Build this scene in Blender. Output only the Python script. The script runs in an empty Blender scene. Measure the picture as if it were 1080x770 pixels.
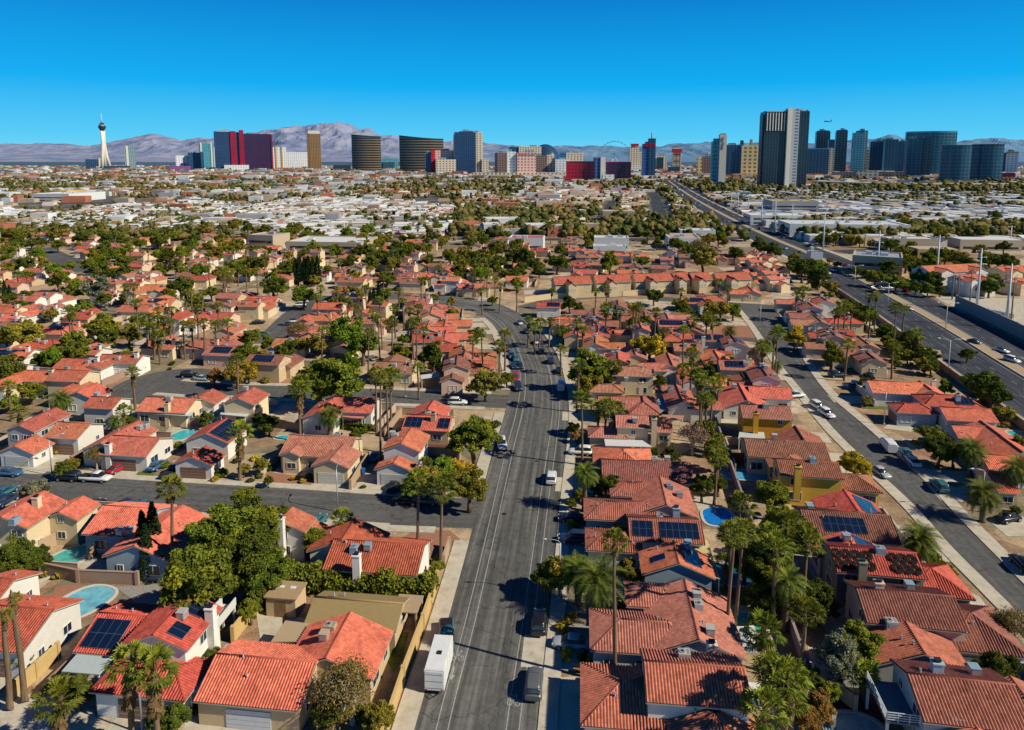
import bpy, math, random
from mathutils import Vector, Matrix, noise
import numpy as np
R = random.Random(7)
PI = math.pi
C = bpy.context.scene.collection
# ------------------------------------------------------------------ camera frame
FOC, PITCH, HCAM, PPY = 720.0, math.radians(7.4), 58.0, 261.1
def G(px, py, z=0.0):
    """Where the view ray through a point of the photograph meets the level z."""
    x = (px-540)/FOC; y = -(py-PPY)/FOC
    dy = math.cos(PITCH)+y*math.sin(PITCH); dz = -math.sin(PITCH)+y*math.cos(PITCH)
    t = (z-HCAM)/dz
    return (x*t, dy*t)
def PX(x, y, z=0.0):
    z -= HCAM
    c, s = math.cos(PITCH), math.sin(PITCH)
    d = y*c - z*s
    if d <= 0: return (-9999, -9999)
    return (540+FOC*x/d, PPY-FOC*(y*s+z*c)/d)
ORG = dict(A=(0,570),B=(270,570),C=(540,570),D=(800,570),E=(0,400),F=(270,400),G=(540,400),H=(800,400),I=(0,240),J=(270,240),K=(540,240),L=(800,240))
def ZP(r, x, y):
    o = ORG[r]; return (o[0]+x/3.857, o[1]+y/3.857)
def W(pts): return [(x, .9653*y+8.8) for x, y in pts]
def ZG(r, x, y, z=0.0): return G(*ZP(r, x, y), z)

# ------------------------------------------------------------------ materials
MATS = {}
def nodes(name, rough=0.8, spec=0.3):
    m = bpy.data.materials.new(name); m.use_nodes = True
    nt = m.node_tree; b = nt.nodes['Principled BSDF']
    b.inputs['Roughness'].default_value = rough
    b.inputs['Specular IOR Level'].default_value = spec
    MATS[name] = m
    return m, nt, b
def N(nt, t, **kw):
    n = nt.nodes.new(t)
    for k, v in kw.items():
        if k.startswith('i_'):
            n.inputs[k[2:].replace('_', ' ')].default_value = v
        else: setattr(n, k, v)
    return n
def ramp(nt, fac, stops, interp='LINEAR'):
    r = nt.nodes.new('ShaderNodeValToRGB'); r.color_ramp.interpolation = interp
    els = r.color_ramp.elements
    while len(els) < len(stops): els.new(0.5)
    for e, (p, c) in zip(els, stops): e.position = p; e.color = (*c, 1)
    nt.links.new(fac, r.inputs[0]); return r.outputs[0]
def mixc(nt, a, b, fac, mode='MIX'):
    m = nt.nodes.new('ShaderNodeMix'); m.data_type = 'RGBA'; m.blend_type = mode
    for s, v in ((6, a), (7, b)):
        if hasattr(v, 'links'): nt.links.new(v, m.inputs[s])
        else: m.inputs[s].default_value = (*v, 1)
    if hasattr(fac, 'links'): nt.links.new(fac, m.inputs[0])
    else: m.inputs[0].default_value = fac
    return m.outputs[2]
def math_(nt, op, a, b=0.0, c=None):
    m = nt.nodes.new('ShaderNodeMath'); m.operation = op
    for i, v in enumerate((a, b) if c is None else (a, b, c)):
        if hasattr(v, 'links'): nt.links.new(v, m.inputs[i])
        else: m.inputs[i].default_value = v
    return m.outputs[0]
def tnoise(nt, scale, vec=None, detail=4, rough=0.6):
    n = N(nt, 'ShaderNodeTexNoise'); n.inputs['Scale'].default_value = scale
    n.inputs['Detail'].default_value = detail; n.inputs['Roughness'].default_value = rough
    if vec is not None: nt.links.new(vec, n.inputs['Vector'])
    return n.outputs['Fac']
def bump(nt, b, h, strength=0.3, dist=0.1):
    n = N(nt, 'ShaderNodeBump'); n.inputs['Strength'].default_value = strength; n.inputs['Distance'].default_value = dist
    nt.links.new(h, n.inputs['Height']); nt.links.new(n.outputs[0], b.inputs['Normal'])
def wpos(nt): return N(nt, 'ShaderNodeNewGeometry').outputs['Position']
def opos(nt): return N(nt, 'ShaderNodeTexCoord').outputs['Object']
def uvc(nt): return N(nt, 'ShaderNodeTexCoord').outputs['UV']
def ocol(nt): return N(nt, 'ShaderNodeObjectInfo').outputs['Color']

def flat(name, col, rough=0.7, spec=0.3, metal=0.0, var=0.12, scale=1.5):
    m, nt, b = nodes(name, rough, spec)
    f = tnoise(nt, scale, wpos(nt), 5)
    lo = tuple(c*(1-var) for c in col); hi = tuple(min(1, c*(1+var)) for c in col)
    nt.links.new(ramp(nt, f, [(0.3, lo), (0.7, hi)]), b.inputs['Base Color'])
    b.inputs['Metallic'].default_value = metal
    return m
def objcol(name, rough, spec, var, scale, stain=0.0):
    m, nt, b = nodes(name, rough, spec)
    f = tnoise(nt, scale, wpos(nt), 5)
    k = ramp(nt, f, [(0.25, (1-var,)*3), (0.75, (1+var,)*3)])
    c = mixc(nt, ocol(nt), k, 1.0, 'MULTIPLY')
    if stain:
        g = tnoise(nt, 0.35, wpos(nt), 3)
        c = mixc(nt, c, (0.25, 0.18, 0.13), math_(nt, 'MULTIPLY', math_(nt, 'GREATER_THAN', g, 0.62), stain))
    nt.links.new(c, b.inputs['Base Color']); return m
objcol('stucco', 0.9, 0.15, 0.07, 2.0, 0.06)
m = objcol('carpaint', 0.25, 0.5, 0.02, 0.5)
objcol('painted', 0.6, 0.3, 0.08, 3.0)
# clay tile: colour of the object, varied per tile, weathered; bump for the tile rows
def tile_mat(name, geo):
    m, nt, b = nodes(name, 0.75, 0.2)
    uv = uvc(nt)
    sep = N(nt, 'ShaderNodeSeparateXYZ'); nt.links.new(uv, sep.inputs[0])
    cu = math_(nt, 'FLOOR', math_(nt, 'DIVIDE', sep.outputs[0], 0.32)); fv = math_(nt, 'DIVIDE', sep.outputs[1], 0.4)
    cv = math_(nt, 'FLOOR', fv)
    comb = N(nt, 'ShaderNodeCombineXYZ'); nt.links.new(cu, comb.inputs[0]); nt.links.new(cv, comb.inputs[1])
    wn = N(nt, 'ShaderNodeTexWhiteNoise', noise_dimensions='3D'); nt.links.new(comb.outputs[0], wn.inputs['Vector'])
    k = ramp(nt, wn.outputs[0], [(0, (0.8, 0.78, 0.76)), (1, (1.18, 1.2, 1.2))])
    c = mixc(nt, ocol(nt), k, 1.0, 'MULTIPLY')
    g = tnoise(nt, 0.5, wpos(nt), 6, 0.7)
    c = mixc(nt, c, ramp(nt, g, [(0.28, (0.62, 0.63, 0.66)), (0.5, (0.98, 0.98, 0.98)), (0.7, (1.14, 1.16, 1.14))]), 1.0, 'MULTIPLY')
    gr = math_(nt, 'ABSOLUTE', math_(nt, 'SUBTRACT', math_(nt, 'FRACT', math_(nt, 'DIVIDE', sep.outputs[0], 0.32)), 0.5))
    c = mixc(nt, c, ramp(nt, gr, [(0.26, (1.06, 1.06, 1.06)), (0.47, (0.60, 0.54, 0.52))]), 1.0, 'MULTIPLY')   # stripe shade painted dark into the channels between the tiles
    nt.links.new(c, b.inputs['Base Color'])
    fr = math_(nt, 'FRACT', fv)
    h = math_(nt, 'MULTIPLY', math_(nt, 'SUBTRACT', 1.0, fr), 0.05)
    if not geo:
        su = math_(nt, 'SINE', math_(nt, 'MULTIPLY', sep.outputs[0], 2*PI/0.32))
        h = math_(nt, 'ADD', h, math_(nt, 'MULTIPLY', su, 0.04))
    bump(nt, b, h, 0.8, 1.0)
    return m
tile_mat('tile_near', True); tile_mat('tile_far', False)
m, nt, b = nodes('leaf', 0.75, 0.12)
uv = uvc(nt); sep = N(nt, 'ShaderNodeSeparateXYZ'); nt.links.new(uv, sep.inputs[0])
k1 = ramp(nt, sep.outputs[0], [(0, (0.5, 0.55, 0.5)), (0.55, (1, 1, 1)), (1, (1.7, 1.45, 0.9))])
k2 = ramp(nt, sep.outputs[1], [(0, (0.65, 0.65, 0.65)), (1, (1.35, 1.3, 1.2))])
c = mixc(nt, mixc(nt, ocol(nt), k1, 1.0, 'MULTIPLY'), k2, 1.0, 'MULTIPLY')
nt.links.new(c, b.inputs['Base Color'])
tr = N(nt, 'ShaderNodeBsdfTranslucent'); nt.links.new(c, tr.inputs[0])
mx = N(nt, 'ShaderNodeMixShader'); mx.inputs[0].default_value = 0.25
nt.links.new(b.outputs[0], mx.inputs[1]); nt.links.new(tr.outputs[0], mx.inputs[2])
nt.links.new(mx.outputs[0], nt.nodes['Material Output'].inputs[0])
m, nt, b = nodes('far_leaf', 0.9, 0.05)
f = tnoise(nt, 0.35, wpos(nt), 3); f2 = tnoise(nt, 0.06, wpos(nt), 2)
c = ramp(nt, f, [(0.3, (0.014, 0.026, 0.010)), (0.52, (0.065, 0.082, 0.020)), (0.74, (0.20, 0.17, 0.05))])
c = mixc(nt, c, (0.26, 0.17, 0.06), math_(nt, 'MULTIPLY', math_(nt, 'GREATER_THAN', f2, 0.51), 0.6))
nt.links.new(c, b.inputs['Base Color'])
m, nt, b = nodes('bark', 0.95, 0.1)
f = tnoise(nt, 6, opos(nt), 5)
nt.links.new(mixc(nt, ocol(nt), ramp(nt, f, [(0.3, (0.55,)*3), (0.7, (1.3,)*3)]), 1.0, 'MULTIPLY'), b.inputs['Base Color'])
# asphalt with wheel tracks (u across in metres, v along)
def asphalt(name, base, tracks):
    m, nt, b = nodes(name, 0.9, 0.2)
    uv = uvc(nt); p = wpos(nt)
    f = tnoise(nt, 0.8, p, 6, 0.7)
    c = ramp(nt, f, [(0.25, tuple(x*0.72 for x in base)), (0.75, tuple(x*1.3 for x in base))])
    f3 = tnoise(nt, 9.0, p, 3)
    c = mixc(nt, c, ramp(nt, f3, [(0.3, (0.8,)*3), (0.7, (1.2,)*3)]), 1.0, 'MULTIPLY')
    mp = N(nt, 'ShaderNodeMapping'); mp.inputs['Scale'].default_value = (1.1, 0.02, 1); nt.links.new(uv, mp.inputs[0])
    s = tnoise(nt, 1.0, mp.outputs[0], 4, 0.65)
    c = mixc(nt, c, ramp(nt, s, [(0.34, (0.55, 0.55, 0.57)), (0.5, (1, 1, 1)), (0.66, (1.75, 1.72, 1.65))]), 0.9 if tracks else 0.35, 'MULTIPLY')
    v = N(nt, 'ShaderNodeTexVoronoi', feature='DISTANCE_TO_EDGE'); v.inputs['Scale'].default_value = 0.16
    wq = N(nt, 'ShaderNodeTexNoise'); wq.inputs['Scale'].default_value = 0.5; nt.links.new(p, wq.inputs['Vector'])
    ad = N(nt, 'ShaderNodeVectorMath', operation='MULTIPLY_ADD'); nt.links.new(wq.outputs['Color'], ad.inputs[0]); ad.inputs[1].default_value = (3, 3, 0); nt.links.new(p, ad.inputs[2])
    nt.links.new(ad.outputs[0], v.inputs['Vector'])
    crack = math_(nt, 'LESS_THAN', v.outputs['Distance'], 0.012)
    c = mixc(nt, c, (0.018, 0.018, 0.02), math_(nt, 'MULTIPLY', crack, 0.35))
    vp = N(nt, 'ShaderNodeTexVoronoi', distance='MANHATTAN'); vp.inputs['Scale'].default_value = 0.09; nt.links.new(ad.outputs[0], vp.inputs['Vector'])
    spv = N(nt, 'ShaderNodeSeparateColor'); nt.links.new(vp.outputs['Color'], spv.inputs[0])
    c = mixc(nt, c, ramp(nt, spv.outputs[0], [(0, (0.78,)*3), (0.2, (0.95,)*3), (0.8, (1.0,)*3), (1, (1.14,)*3)]), 1.0, 'MULTIPLY')
    nt.links.new(c, b.inputs['Base Color']); return m
asphalt('asphalt', (0.125, 0.122, 0.115), True)
asphalt('asphalt_street', (0.11, 0.108, 0.106), False)
asphalt('asphalt_freeway', (0.05, 0.056, 0.07), True)
m, nt, b = nodes('concrete', 0.9, 0.2)
f = tnoise(nt, 0.6, wpos(nt), 6, 0.7)
nt.links.new(ramp(nt, f, [(0.25, (0.36, 0.31, 0.24)), (0.5, (0.54, 0.48, 0.38)), (0.75, (0.64, 0.58, 0.48))]), b.inputs['Base Color'])
# bare desert ground: lots of different gravel, mottled
m, nt, b = nodes('ground', 0.95, 0.1)
p = wpos(nt)
mp = N(nt, 'ShaderNodeMapping'); mp.inputs['Rotation'].default_value = (0, 0, 0.11); nt.links.new(p, mp.inputs[0])
v = N(nt, 'ShaderNodeTexVoronoi', distance='CHEBYCHEV'); v.inputs['Scale'].default_value = 1/15; nt.links.new(mp.outputs[0], v.inputs['Vector'])
sp = N(nt, 'ShaderNodeSeparateColor'); nt.links.new(v.outputs['Color'], sp.inputs[0])
c = ramp(nt, sp.outputs[0], [(0.0, (0.32, 0.22, 0.14)), (0.2, (0.47, 0.35, 0.23)), (0.4, (0.38, 0.24, 0.15)), (0.55, (0.52, 0.43, 0.33)), (0.7, (0.24, 0.20, 0.13)), (0.85, (0.43, 0.32, 0.20)), (1.0, (0.27, 0.25, 0.10))], 'CONSTANT')
c = mixc(nt, c, ramp(nt, tnoise(nt, 0.25, p, 7, 0.75), [(0.28, (0.45, 0.42, 0.4)), (0.5, (1, 1, 1)), (0.72, (1.45, 1.4, 1.3))]), 1.0, 'MULTIPLY')
c = mixc(nt, c, ramp(nt, tnoise(nt, 3.0, p, 4), [(0.3, (0.7,)*3), (0.7, (1.25,)*3)]), 1.0, 'MULTIPLY')
# far plain mottled like small roofs and trees, distance haze painted in as blue
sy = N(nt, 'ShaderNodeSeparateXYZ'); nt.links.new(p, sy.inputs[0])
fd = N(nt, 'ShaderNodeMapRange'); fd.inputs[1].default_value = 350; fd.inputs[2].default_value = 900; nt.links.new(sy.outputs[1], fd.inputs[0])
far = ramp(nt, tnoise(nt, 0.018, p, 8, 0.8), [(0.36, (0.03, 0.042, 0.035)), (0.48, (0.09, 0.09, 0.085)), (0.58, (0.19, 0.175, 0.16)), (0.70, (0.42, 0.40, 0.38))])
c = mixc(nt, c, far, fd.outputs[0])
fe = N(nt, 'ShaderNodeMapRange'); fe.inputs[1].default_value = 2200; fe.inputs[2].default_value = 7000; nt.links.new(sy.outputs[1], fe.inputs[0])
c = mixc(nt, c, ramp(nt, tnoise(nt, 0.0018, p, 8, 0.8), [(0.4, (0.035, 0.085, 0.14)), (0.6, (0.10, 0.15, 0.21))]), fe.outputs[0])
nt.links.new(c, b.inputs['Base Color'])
flat('gravel_tan', (0.42, 0.32, 0.21), 0.95, 0.1, var=0.3, scale=4)
flat('gravel_red', (0.36, 0.17, 0.11), 0.95, 0.1, var=0.3, scale=4)
flat('gravel_grey', (0.30, 0.28, 0.26), 0.95, 0.1, var=0.3, scale=4)
flat('paver', (0.16, 0.06, 0.05), 0.9, 0.1, var=0.3, scale=4)
flat('lawn', (0.13, 0.15, 0.03), 0.95, 0.1, var=0.45, scale=2)
flat('white_line', (0.37, 0.37, 0.36), 0.8, 0.2, var=0.3, scale=5)
flat('yellow_line', (0.55, 0.36, 0.05), 0.8, 0.2, var=0.25, scale=5)
flat('metal', (0.42, 0.44, 0.46), 0.45, 0.5, 0.4)
flat('dark', (0.02, 0.02, 0.022), 0.6, 0.3)
flat('rubber', (0.02, 0.02, 0.02), 0.9, 0.2)
flat('white', (0.75, 0.75, 0.74), 0.55, 0.3, var=0.06)
flat('trim', (0.45, 0.40, 0.33), 0.8, 0.2)
flat('steel_white', (0.62, 0.64, 0.66), 0.5, 0.4)
flat('wood', (0.25, 0.15, 0.08), 0.8, 0.2, var=0.25)
m, nt, b = nodes('glass', 0.08, 0.6); b.inputs['Base Color'].default_value = (0.02, 0.035, 0.05, 1)
f = tnoise(nt, 0.4, wpos(nt), 2); nt.links.new(ramp(nt, f, [(0.4, (0.012, 0.02, 0.03)), (0.6, (0.05, 0.075, 0.1))]), b.inputs['Base Color'])
m, nt, b = nodes('water', 0.06, 0.5)
f = tnoise(nt, 0.9, wpos(nt), 3)
nt.links.new(mixc(nt, ocol(nt), ramp(nt, f, [(0.3, (0.75,)*3), (0.7, (1.2,)*3)]), 1.0, 'MULTIPLY'), b.inputs['Base Color'])
bump(nt, b, tnoise(nt, 3.0, wpos(nt), 2), 0.15, 0.2)
m, nt, b = nodes('solar', 0.15, 0.6)
uv = uvc(nt)
br = N(nt, 'ShaderNodeTexBrick'); br.offset = 0; br.inputs['Scale'].default_value = 1.0
br.inputs['Brick Width'].default_value = 1.0; br.inputs['Row Height'].default_value = 1.6; br.inputs['Mortar Size'].default_value = 0.03
br.inputs['Color1'].default_value = (0.006, 0.014, 0.04, 1); br.inputs['Color2'].default_value = (0.009, 0.022, 0.06, 1); br.inputs['Mortar'].default_value = (0.07, 0.09, 0.13, 1)
nt.links.new(uv, br.inputs['Vector']); nt.links.new(br.outputs['Color'], b.inputs['Base Color'])

# ------------------------------------------------------------------ mesh helper
class MB:
    def __init__(s): s.v=[]; s.f=[]; s.m=[]; s.uv=[]; s.sm=[]
    def face(s, pts, mat=0, uv=None, smooth=False):
        i=len(s.v); s.v.extend(tuple(p) for p in pts); s.f.append(tuple(range(i,i+len(pts)))); s.m.append(mat); s.uv.append(uv); s.sm.append(smooth)
    def box(s, c, d, rz=0.0, mat=0, taper=1.0, bottom=True):
        x,y,z=d[0]/2,d[1]/2,d[2]/2; ca,sa=math.cos(rz),math.sin(rz)
        P=[]
        for sz in (-1,1):
            k=taper if sz>0 else 1
            for sx,sy in ((-1,-1),(1,-1),(1,1),(-1,1)):
                a,b_=sx*x*k,sy*y*k; P.append((c[0]+a*ca-b_*sa,c[1]+a*sa+b_*ca,c[2]+sz*z))
        for q in ([(3,2,1,0)] if bottom else [])+[(4,5,6,7),(0,1,5,4),(1,2,6,5),(2,3,7,6),(3,0,4,7)]:
            e1=(Vector(P[q[1]])-Vector(P[q[0]])).length; e2=(Vector(P[q[2]])-Vector(P[q[1]])).length
            s.face([P[i] for i in q],mat,[(0,0),(e1,0),(e1,e2),(0,e2)])
    def tube(s, pts, rad, n=6, mat=0, smooth=True, cap=True):
        rings=[]
        for i,p in enumerate(pts):
            p=Vector(p); a=Vector(pts[max(0,i-1)]); b_=Vector(pts[min(len(pts)-1,i+1)])
            d=(b_-a); d=d.normalized() if d.length>1e-9 else Vector((0,0,1))
            u=d.orthogonal().normalized() if abs(d.z)<0.99 else Vector((1,0,0)); u=(u-d*u.dot(d)).normalized(); w=d.cross(u)
            r=rad[i] if isinstance(rad,(list,tuple)) else rad
            base=len(s.v)
            s.v.extend(tuple(p+u*r*math.cos(2*PI*k/n)+w*r*math.sin(2*PI*k/n)) for k in range(n)); rings.append(base)
        for a,b_ in zip(rings,rings[1:]):
            for k in range(n):
                s.f.append((a+k,a+(k+1)%n,b_+(k+1)%n,b_+k)); s.m.append(mat); s.uv.append(None); s.sm.append(smooth)
        if cap:
            s.f.append(tuple(rings[-1]+k for k in range(n))); s.m.append(mat); s.uv.append(None); s.sm.append(False)
            s.f.append(tuple(rings[0]+n-1-k for k in range(n))); s.m.append(mat); s.uv.append(None); s.sm.append(False)
    def prism(s, poly, z0, z1, mat=0, matside=None):
        n=len(poly); ms=mat if matside is None else matside
        s.face([(x,y,z1) for x,y in poly],mat,[(x,y) for x,y in poly]); s.face([(x,y,z0) for x,y in reversed(poly)],ms)
        for i in range(n):
            a,b_=poly[i],poly[(i+1)%n]; s.face([(a[0],a[1],z0),(b_[0],b_[1],z0),(b_[0],b_[1],z1),(a[0],a[1],z1)],ms)
    def mesh(s, name, mats):
        me=bpy.data.meshes.new(name); me.from_pydata(s.v,[],s.f)
        me.polygons.foreach_set('material_index',s.m); me.polygons.foreach_set('use_smooth',s.sm)
        if any(u is not None for u in s.uv):
            ul=me.uv_layers.new(name='UVMap'); data=[]
            for f,u in zip(s.f,s.uv):
                for k in range(len(f)): data.extend(u[k] if u is not None else (0,0))
            ul.data.foreach_set('uv',data)
        for mt in mats: me.materials.append(MATS[mt])
        me.update(); return me
    def build(s, name, mats, parent=None, color=None, loc=None):
        return link(name, s.mesh(name, mats if isinstance(mats,(list,tuple)) else [mats]), parent, color, loc)
def link(name, me, parent=None, color=None, loc=None, rz=0.0, sc=None):
    o=bpy.data.objects.new(name,me); C.objects.link(o)
    if parent is not None: o.parent=parent
    if color is not None: o.color=(*color,1)
    if loc is not None: o.location=loc
    if rz: o.rotation_euler=(0,0,rz)
    if sc is not None: o.scale=sc if isinstance(sc,(tuple,list)) else (sc,)*3
    return o
LABELS=[]          # (object, look, (x,y)) named at the end by the landmark each stands closest to
def thing(name, cat, loc=(0,0,0), rz=0.0, label=None, look=None, group=None, me=None, color=None):
    o=link(name,me,None,color,loc,rz); o['category']=cat
    if label: o['label']=label
    elif look: LABELS.append((o,look,(loc[0],loc[1])))
    if group: o['group']=group
    return o
def struct(o): o['kind']='structure'; return o
def rot2(x,y,a): return (x*math.cos(a)-y*math.sin(a), x*math.sin(a)+y*math.cos(a))
def smooth_line(pts, step=4.0):
    out=[]; P=[Vector((*p,0)) for p in pts]; P=[2*P[0]-P[1]]+P+[2*P[-1]-P[-2]]
    for i in range(1,len(P)-2):
        n=max(1,int((P[i+1]-P[i]).length/step))
        for k in range(n):
            t=k/n; a,b_,c_,d=P[i-1],P[i],P[i+1],P[i+2]
            q=0.5*((2*b_)+(c_-a)*t+(2*a-5*b_+4*c_-d)*t*t+(3*b_-a-3*c_+d)*t**3); out.append((q.x,q.y))
    out.append(tuple(pts[-1])); return out
def offset_line(pts, d):
    out=[]
    for i,p in enumerate(pts):
        a=pts[max(0,i-1)]; b_=pts[min(len(pts)-1,i+1)]; t=Vector((b_[0]-a[0],b_[1]-a[1])).normalized()
        out.append((p[0]+t.y*d,p[1]-t.x*d))
    return out
def ribbon(mb, A, B, z, mat=0, side=None):
    """Strip between two edge lines of the same number of points; with side, also a vertical face down to that level on both edges."""
    s=0.0
    for i in range(len(A)-1):
        l=math.dist(A[i],A[i+1]); w0=math.dist(A[i],B[i]); w1=math.dist(A[i+1],B[i+1])
        mb.face([(*A[i],z),(*B[i],z),(*B[i+1],z),(*A[i+1],z)],mat,[(-w0/2,s),(w0/2,s),(w1/2,s+l),(-w1/2,s+l)])
        if side is not None:
            mb.face([(*A[i],side),(*A[i],z),(*A[i+1],z),(*A[i+1],side)],mat); mb.face([(*B[i],z),(*B[i],side),(*B[i+1],side),(*B[i+1],z)],mat)
        s+=l
# ------------------------------------------------------------------ houses
ROOFC = dict(coral=(0.72,0.205,0.128), red=(0.62,0.13,0.088), brick=(0.54,0.17,0.112), brown=(0.42,0.168,0.115), dusty=(0.54,0.21,0.145), tan=(0.36,0.24,0.13), orange=(0.72,0.23,0.115), grey=(0.3,0.29,0.28))
WALLC = dict(white=(0.78,0.74,0.67), cream=(0.74,0.59,0.37), tan=(0.60,0.44,0.26), pink=(0.68,0.47,0.36), yellow=(0.80,0.50,0.08), orange=(0.76,0.36,0.04), olive=(0.33,0.30,0.21), grey=(0.42,0.41,0.40), blue=(0.35,0.45,0.52))
K0 = 0.40
def slope(mb, O, U, V, Nn, L, S, t0, t1, geo):
    O,U,V,Nn=Vector(O),Vector(U),Vector(V),Vector(Nn)
    top=lambda u: S*max(0.0,min(1.0,u/t0 if t0>0 else 1.0,(L-u)/t1 if t1>0 else 1.0))
    if geo:
        us=[]; k=0
        while True:
            for q in (0.0,0.10,0.16,0.22): 
                if k*0.32+q<L: us.append(k*0.32+q)
            k+=1
            if k*0.32>=L: break
        us.append(L)
        hgt=lambda u: 0.15*max(0.0,math.sin(PI*((u%0.32)/0.32)))
    else:
        us=sorted(set([0,L]+([t0] if 0<t0<L else [])+([L-t1] if 0<t1<L else []))); hgt=lambda u:0.0
    base=len(mb.v)
    for u in us:
        h=hgt(u); vt=top(u)
        mb.v.append(tuple(O+U*u+Nn*h)); mb.v.append(tuple(O+U*u+V*vt+Nn*h))
    for i in range(len(us)-1):
        a,b_=us[i],us[i+1]; va,vb=top(a),top(b_); q=base+2*i
        ids=[q,q+2]; uv=[(a,0),(b_,0)]
        if vb>1e-6: ids.append(q+3); uv.append((b_,vb))
        if va>1e-6: ids.append(q+1); uv.append((a,va))
        if len(ids)<3: continue
        mb.f.append(tuple(ids)); mb.m.append(0); mb.uv.append(uv); mb.sm.append(geo)
    th=0.16; dn=Vector((0,0,-th)); e0,e1=O,O+U*L
    mb.face([e0+dn,e1+dn,e1,e0],1)
    if t0==0: mb.face([e0,e0+V*S,e0+V*S+dn,e0+dn],1)
    if t1==0: mb.face([e1+dn,e1+V*S+dn,e1+V*S,e1],1)
    und=[e0+dn,e0+V*S+U*t0+dn,e1+V*S-U*t1+dn,e1+dn] if t0+t1<L-1e-6 else [e0+dn,e0+U*t0+V*S+dn,e1+dn]
    mb.face(und,1)
def roof_mesh(w, geo):
    mb=MB(); c=Vector((w['cx'],w['cy'],0)); L,W,ze,zr=w['L'],w['W'],w['ze'],w['zr']
    e=Vector((1,0,0)) if w['ax']=='x' else Vector((0,1,0)); hip=w['t']=='h'
    S=math.hypot(W/2,zr-ze); t=min(W/2,L/2-0.02) if hip else 0.0
    nb=Vector((0,1,0)) if w['ax']=='x' else Vector((1,0,0))
    def sl(n,half,length,tt):
        Vv=(-n*half+Vector((0,0,zr-ze))).normalized(); Uu=(-n).cross(Vector((0,0,1))); Nn=Uu.cross(Vv)
        O=c+n*half-Uu*length/2+Vector((0,0,ze)); slope(mb,O,Uu,Vv,Nn,length,math.hypot(half,zr-ze),tt,tt,geo)
    for s in (-1,1): sl(nb*s,W/2,L,t)
    if hip:
        for s in (-1,1):
            n=e*s; half=t; Vv=(-n*half+Vector((0,0,zr-ze))).normalized(); Uu=(-n).cross(Vector((0,0,1))); Nn=Uu.cross(Vv)
            O=c+n*L/2-Uu*W/2+Vector((0,0,ze)); slope(mb,O,Uu,Vv,Nn,W,math.hypot(half,zr-ze),W/2,W/2,geo)
    up=Vector((0,0,zr+0.05)); a,b_=c-e*(L/2-t)+up,c+e*(L/2-t)+up
    mb.tube([a,b_],0.13,6,0)
    if hip:
        for s in (-1,1):
            for q in (-1,1):
                mb.tube([c+e*s*(L/2-t)+up,c+e*s*L/2+nb*q*W/2+Vector((0,0,ze+0.05))],0.11,5,0)
    return mb
def wall_mesh(w):
    mb=MB(); L,W,ze,zr=w['L'],w['W'],w['ze'],w['zr']; hl,hw=L/2-0.3,W/2-0.45
    k=(zr-ze)/(W/2); zs=ze+k*0.45-0.2; zp=zr-0.2
    def P(a,b_,z): return (w['cx']+a,w['cy']+b_,z) if w['ax']=='x' else (w['cx']-b_,w['cy']+a,z)
    if w['t']=='h':
        hl=L/2-0.45
        for q in (((-hl,-hw),(hl,-hw)),((hl,-hw),(hl,hw)),((hl,hw),(-hl,hw)),((-hl,hw),(-hl,-hw))):
            mb.face([P(*q[0],0),P(*q[1],0),P(*q[1],zs),P(*q[0],zs)])
    else:
        mb.face([P(-hl,-hw,0),P(hl,-hw,0),P(hl,-hw,zs),P(-hl,-hw,zs)]); mb.face([P(hl,hw,0),P(-hl,hw,0),P(-hl,hw,zs),P(hl,hw,zs)])
        mb.face([P(hl,-hw,0),P(hl,hw,0),P(hl,hw,zs),P(hl,0,zp),P(hl,-hw,zs)]); mb.face([P(-hl,hw,0),P(-hl,-hw,0),P(-hl,-hw,zs),P(-hl,0,zp),P(-hl,hw,zs)])
    w['hl'],w['hw'],w['zs']=hl,hw,zs
    return mb
def inside(w,x,y,pad=0.0):
    dx,dy=x-w['cx'],y-w['cy']
    if w['ax']=='y': dx,dy=dy,dx
    return abs(dx)<w['L']/2-0.35+pad and abs(dy)<w['W']/2-0.45+pad
def roofz(ws,x,y):
    z=0
    for w in ws:
        dx,dy=x-w['cx'],y-w['cy']
        if w['ax']=='y': dx,dy=dy,dx
        if abs(dx)<=w['L']/2 and abs(dy)<=w['W']/2:
            zz=w['zr']-(w['zr']-w['ze'])/(w['W']/2)*abs(dy)
            if w['t']=='h': zz=min(zz,w['ze']+(w['zr']-w['ze'])*(w['L']/2-abs(dx))/(w['W']/2))
            z=max(z,zz)
    return z
SH={}
def shared(key, fn):
    if key not in SH: SH[key]=fn()
    return SH[key]
def frame_me(w,h):
    def f():
        mb=MB(); t=0.09
        for c,d in (((0,0,h/2-t/2),(w,0.08,t)),((0,0,-h/2+t/2),(w,0.08,t)),((-w/2+t/2,0,0),(t,0.08,h-2*t)),((w/2-t/2,0,0),(t,0.08,h-2*t)),((0,0,0),(t*0.7,0.07,h-2*t))): mb.box(c,d)
        return mb.mesh('window',['white'])
    return shared(('fr',w,h),f)
def pane_me(w,h):
    def f():
        mb=MB(); mb.box((0,0,0),(w-0.16,0.04,h-0.16)); return mb.mesh('pane',['glass'])
    return shared(('pn',w,h),f)
def cooler_me():
    mb=MB(); mb.box((0,0,0.75),(1.15,1.15,0.9)); mb.box((0,0,1.25),(1.25,1.25,0.1),0,0)
    for s in (-1,1):
        mb.box((s*0.585,0,0.75),(0.03,0.9,0.65),0,1); mb.box((0,s*0.585,0.75),(0.9,0.03,0.65),0,1)
        for q in (-1,1): mb.box((s*0.5,q*0.5,0.0),(0.07,0.07,0.62),0,1)
    return mb.mesh('evaporative_cooler',['painted','metal'])
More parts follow.
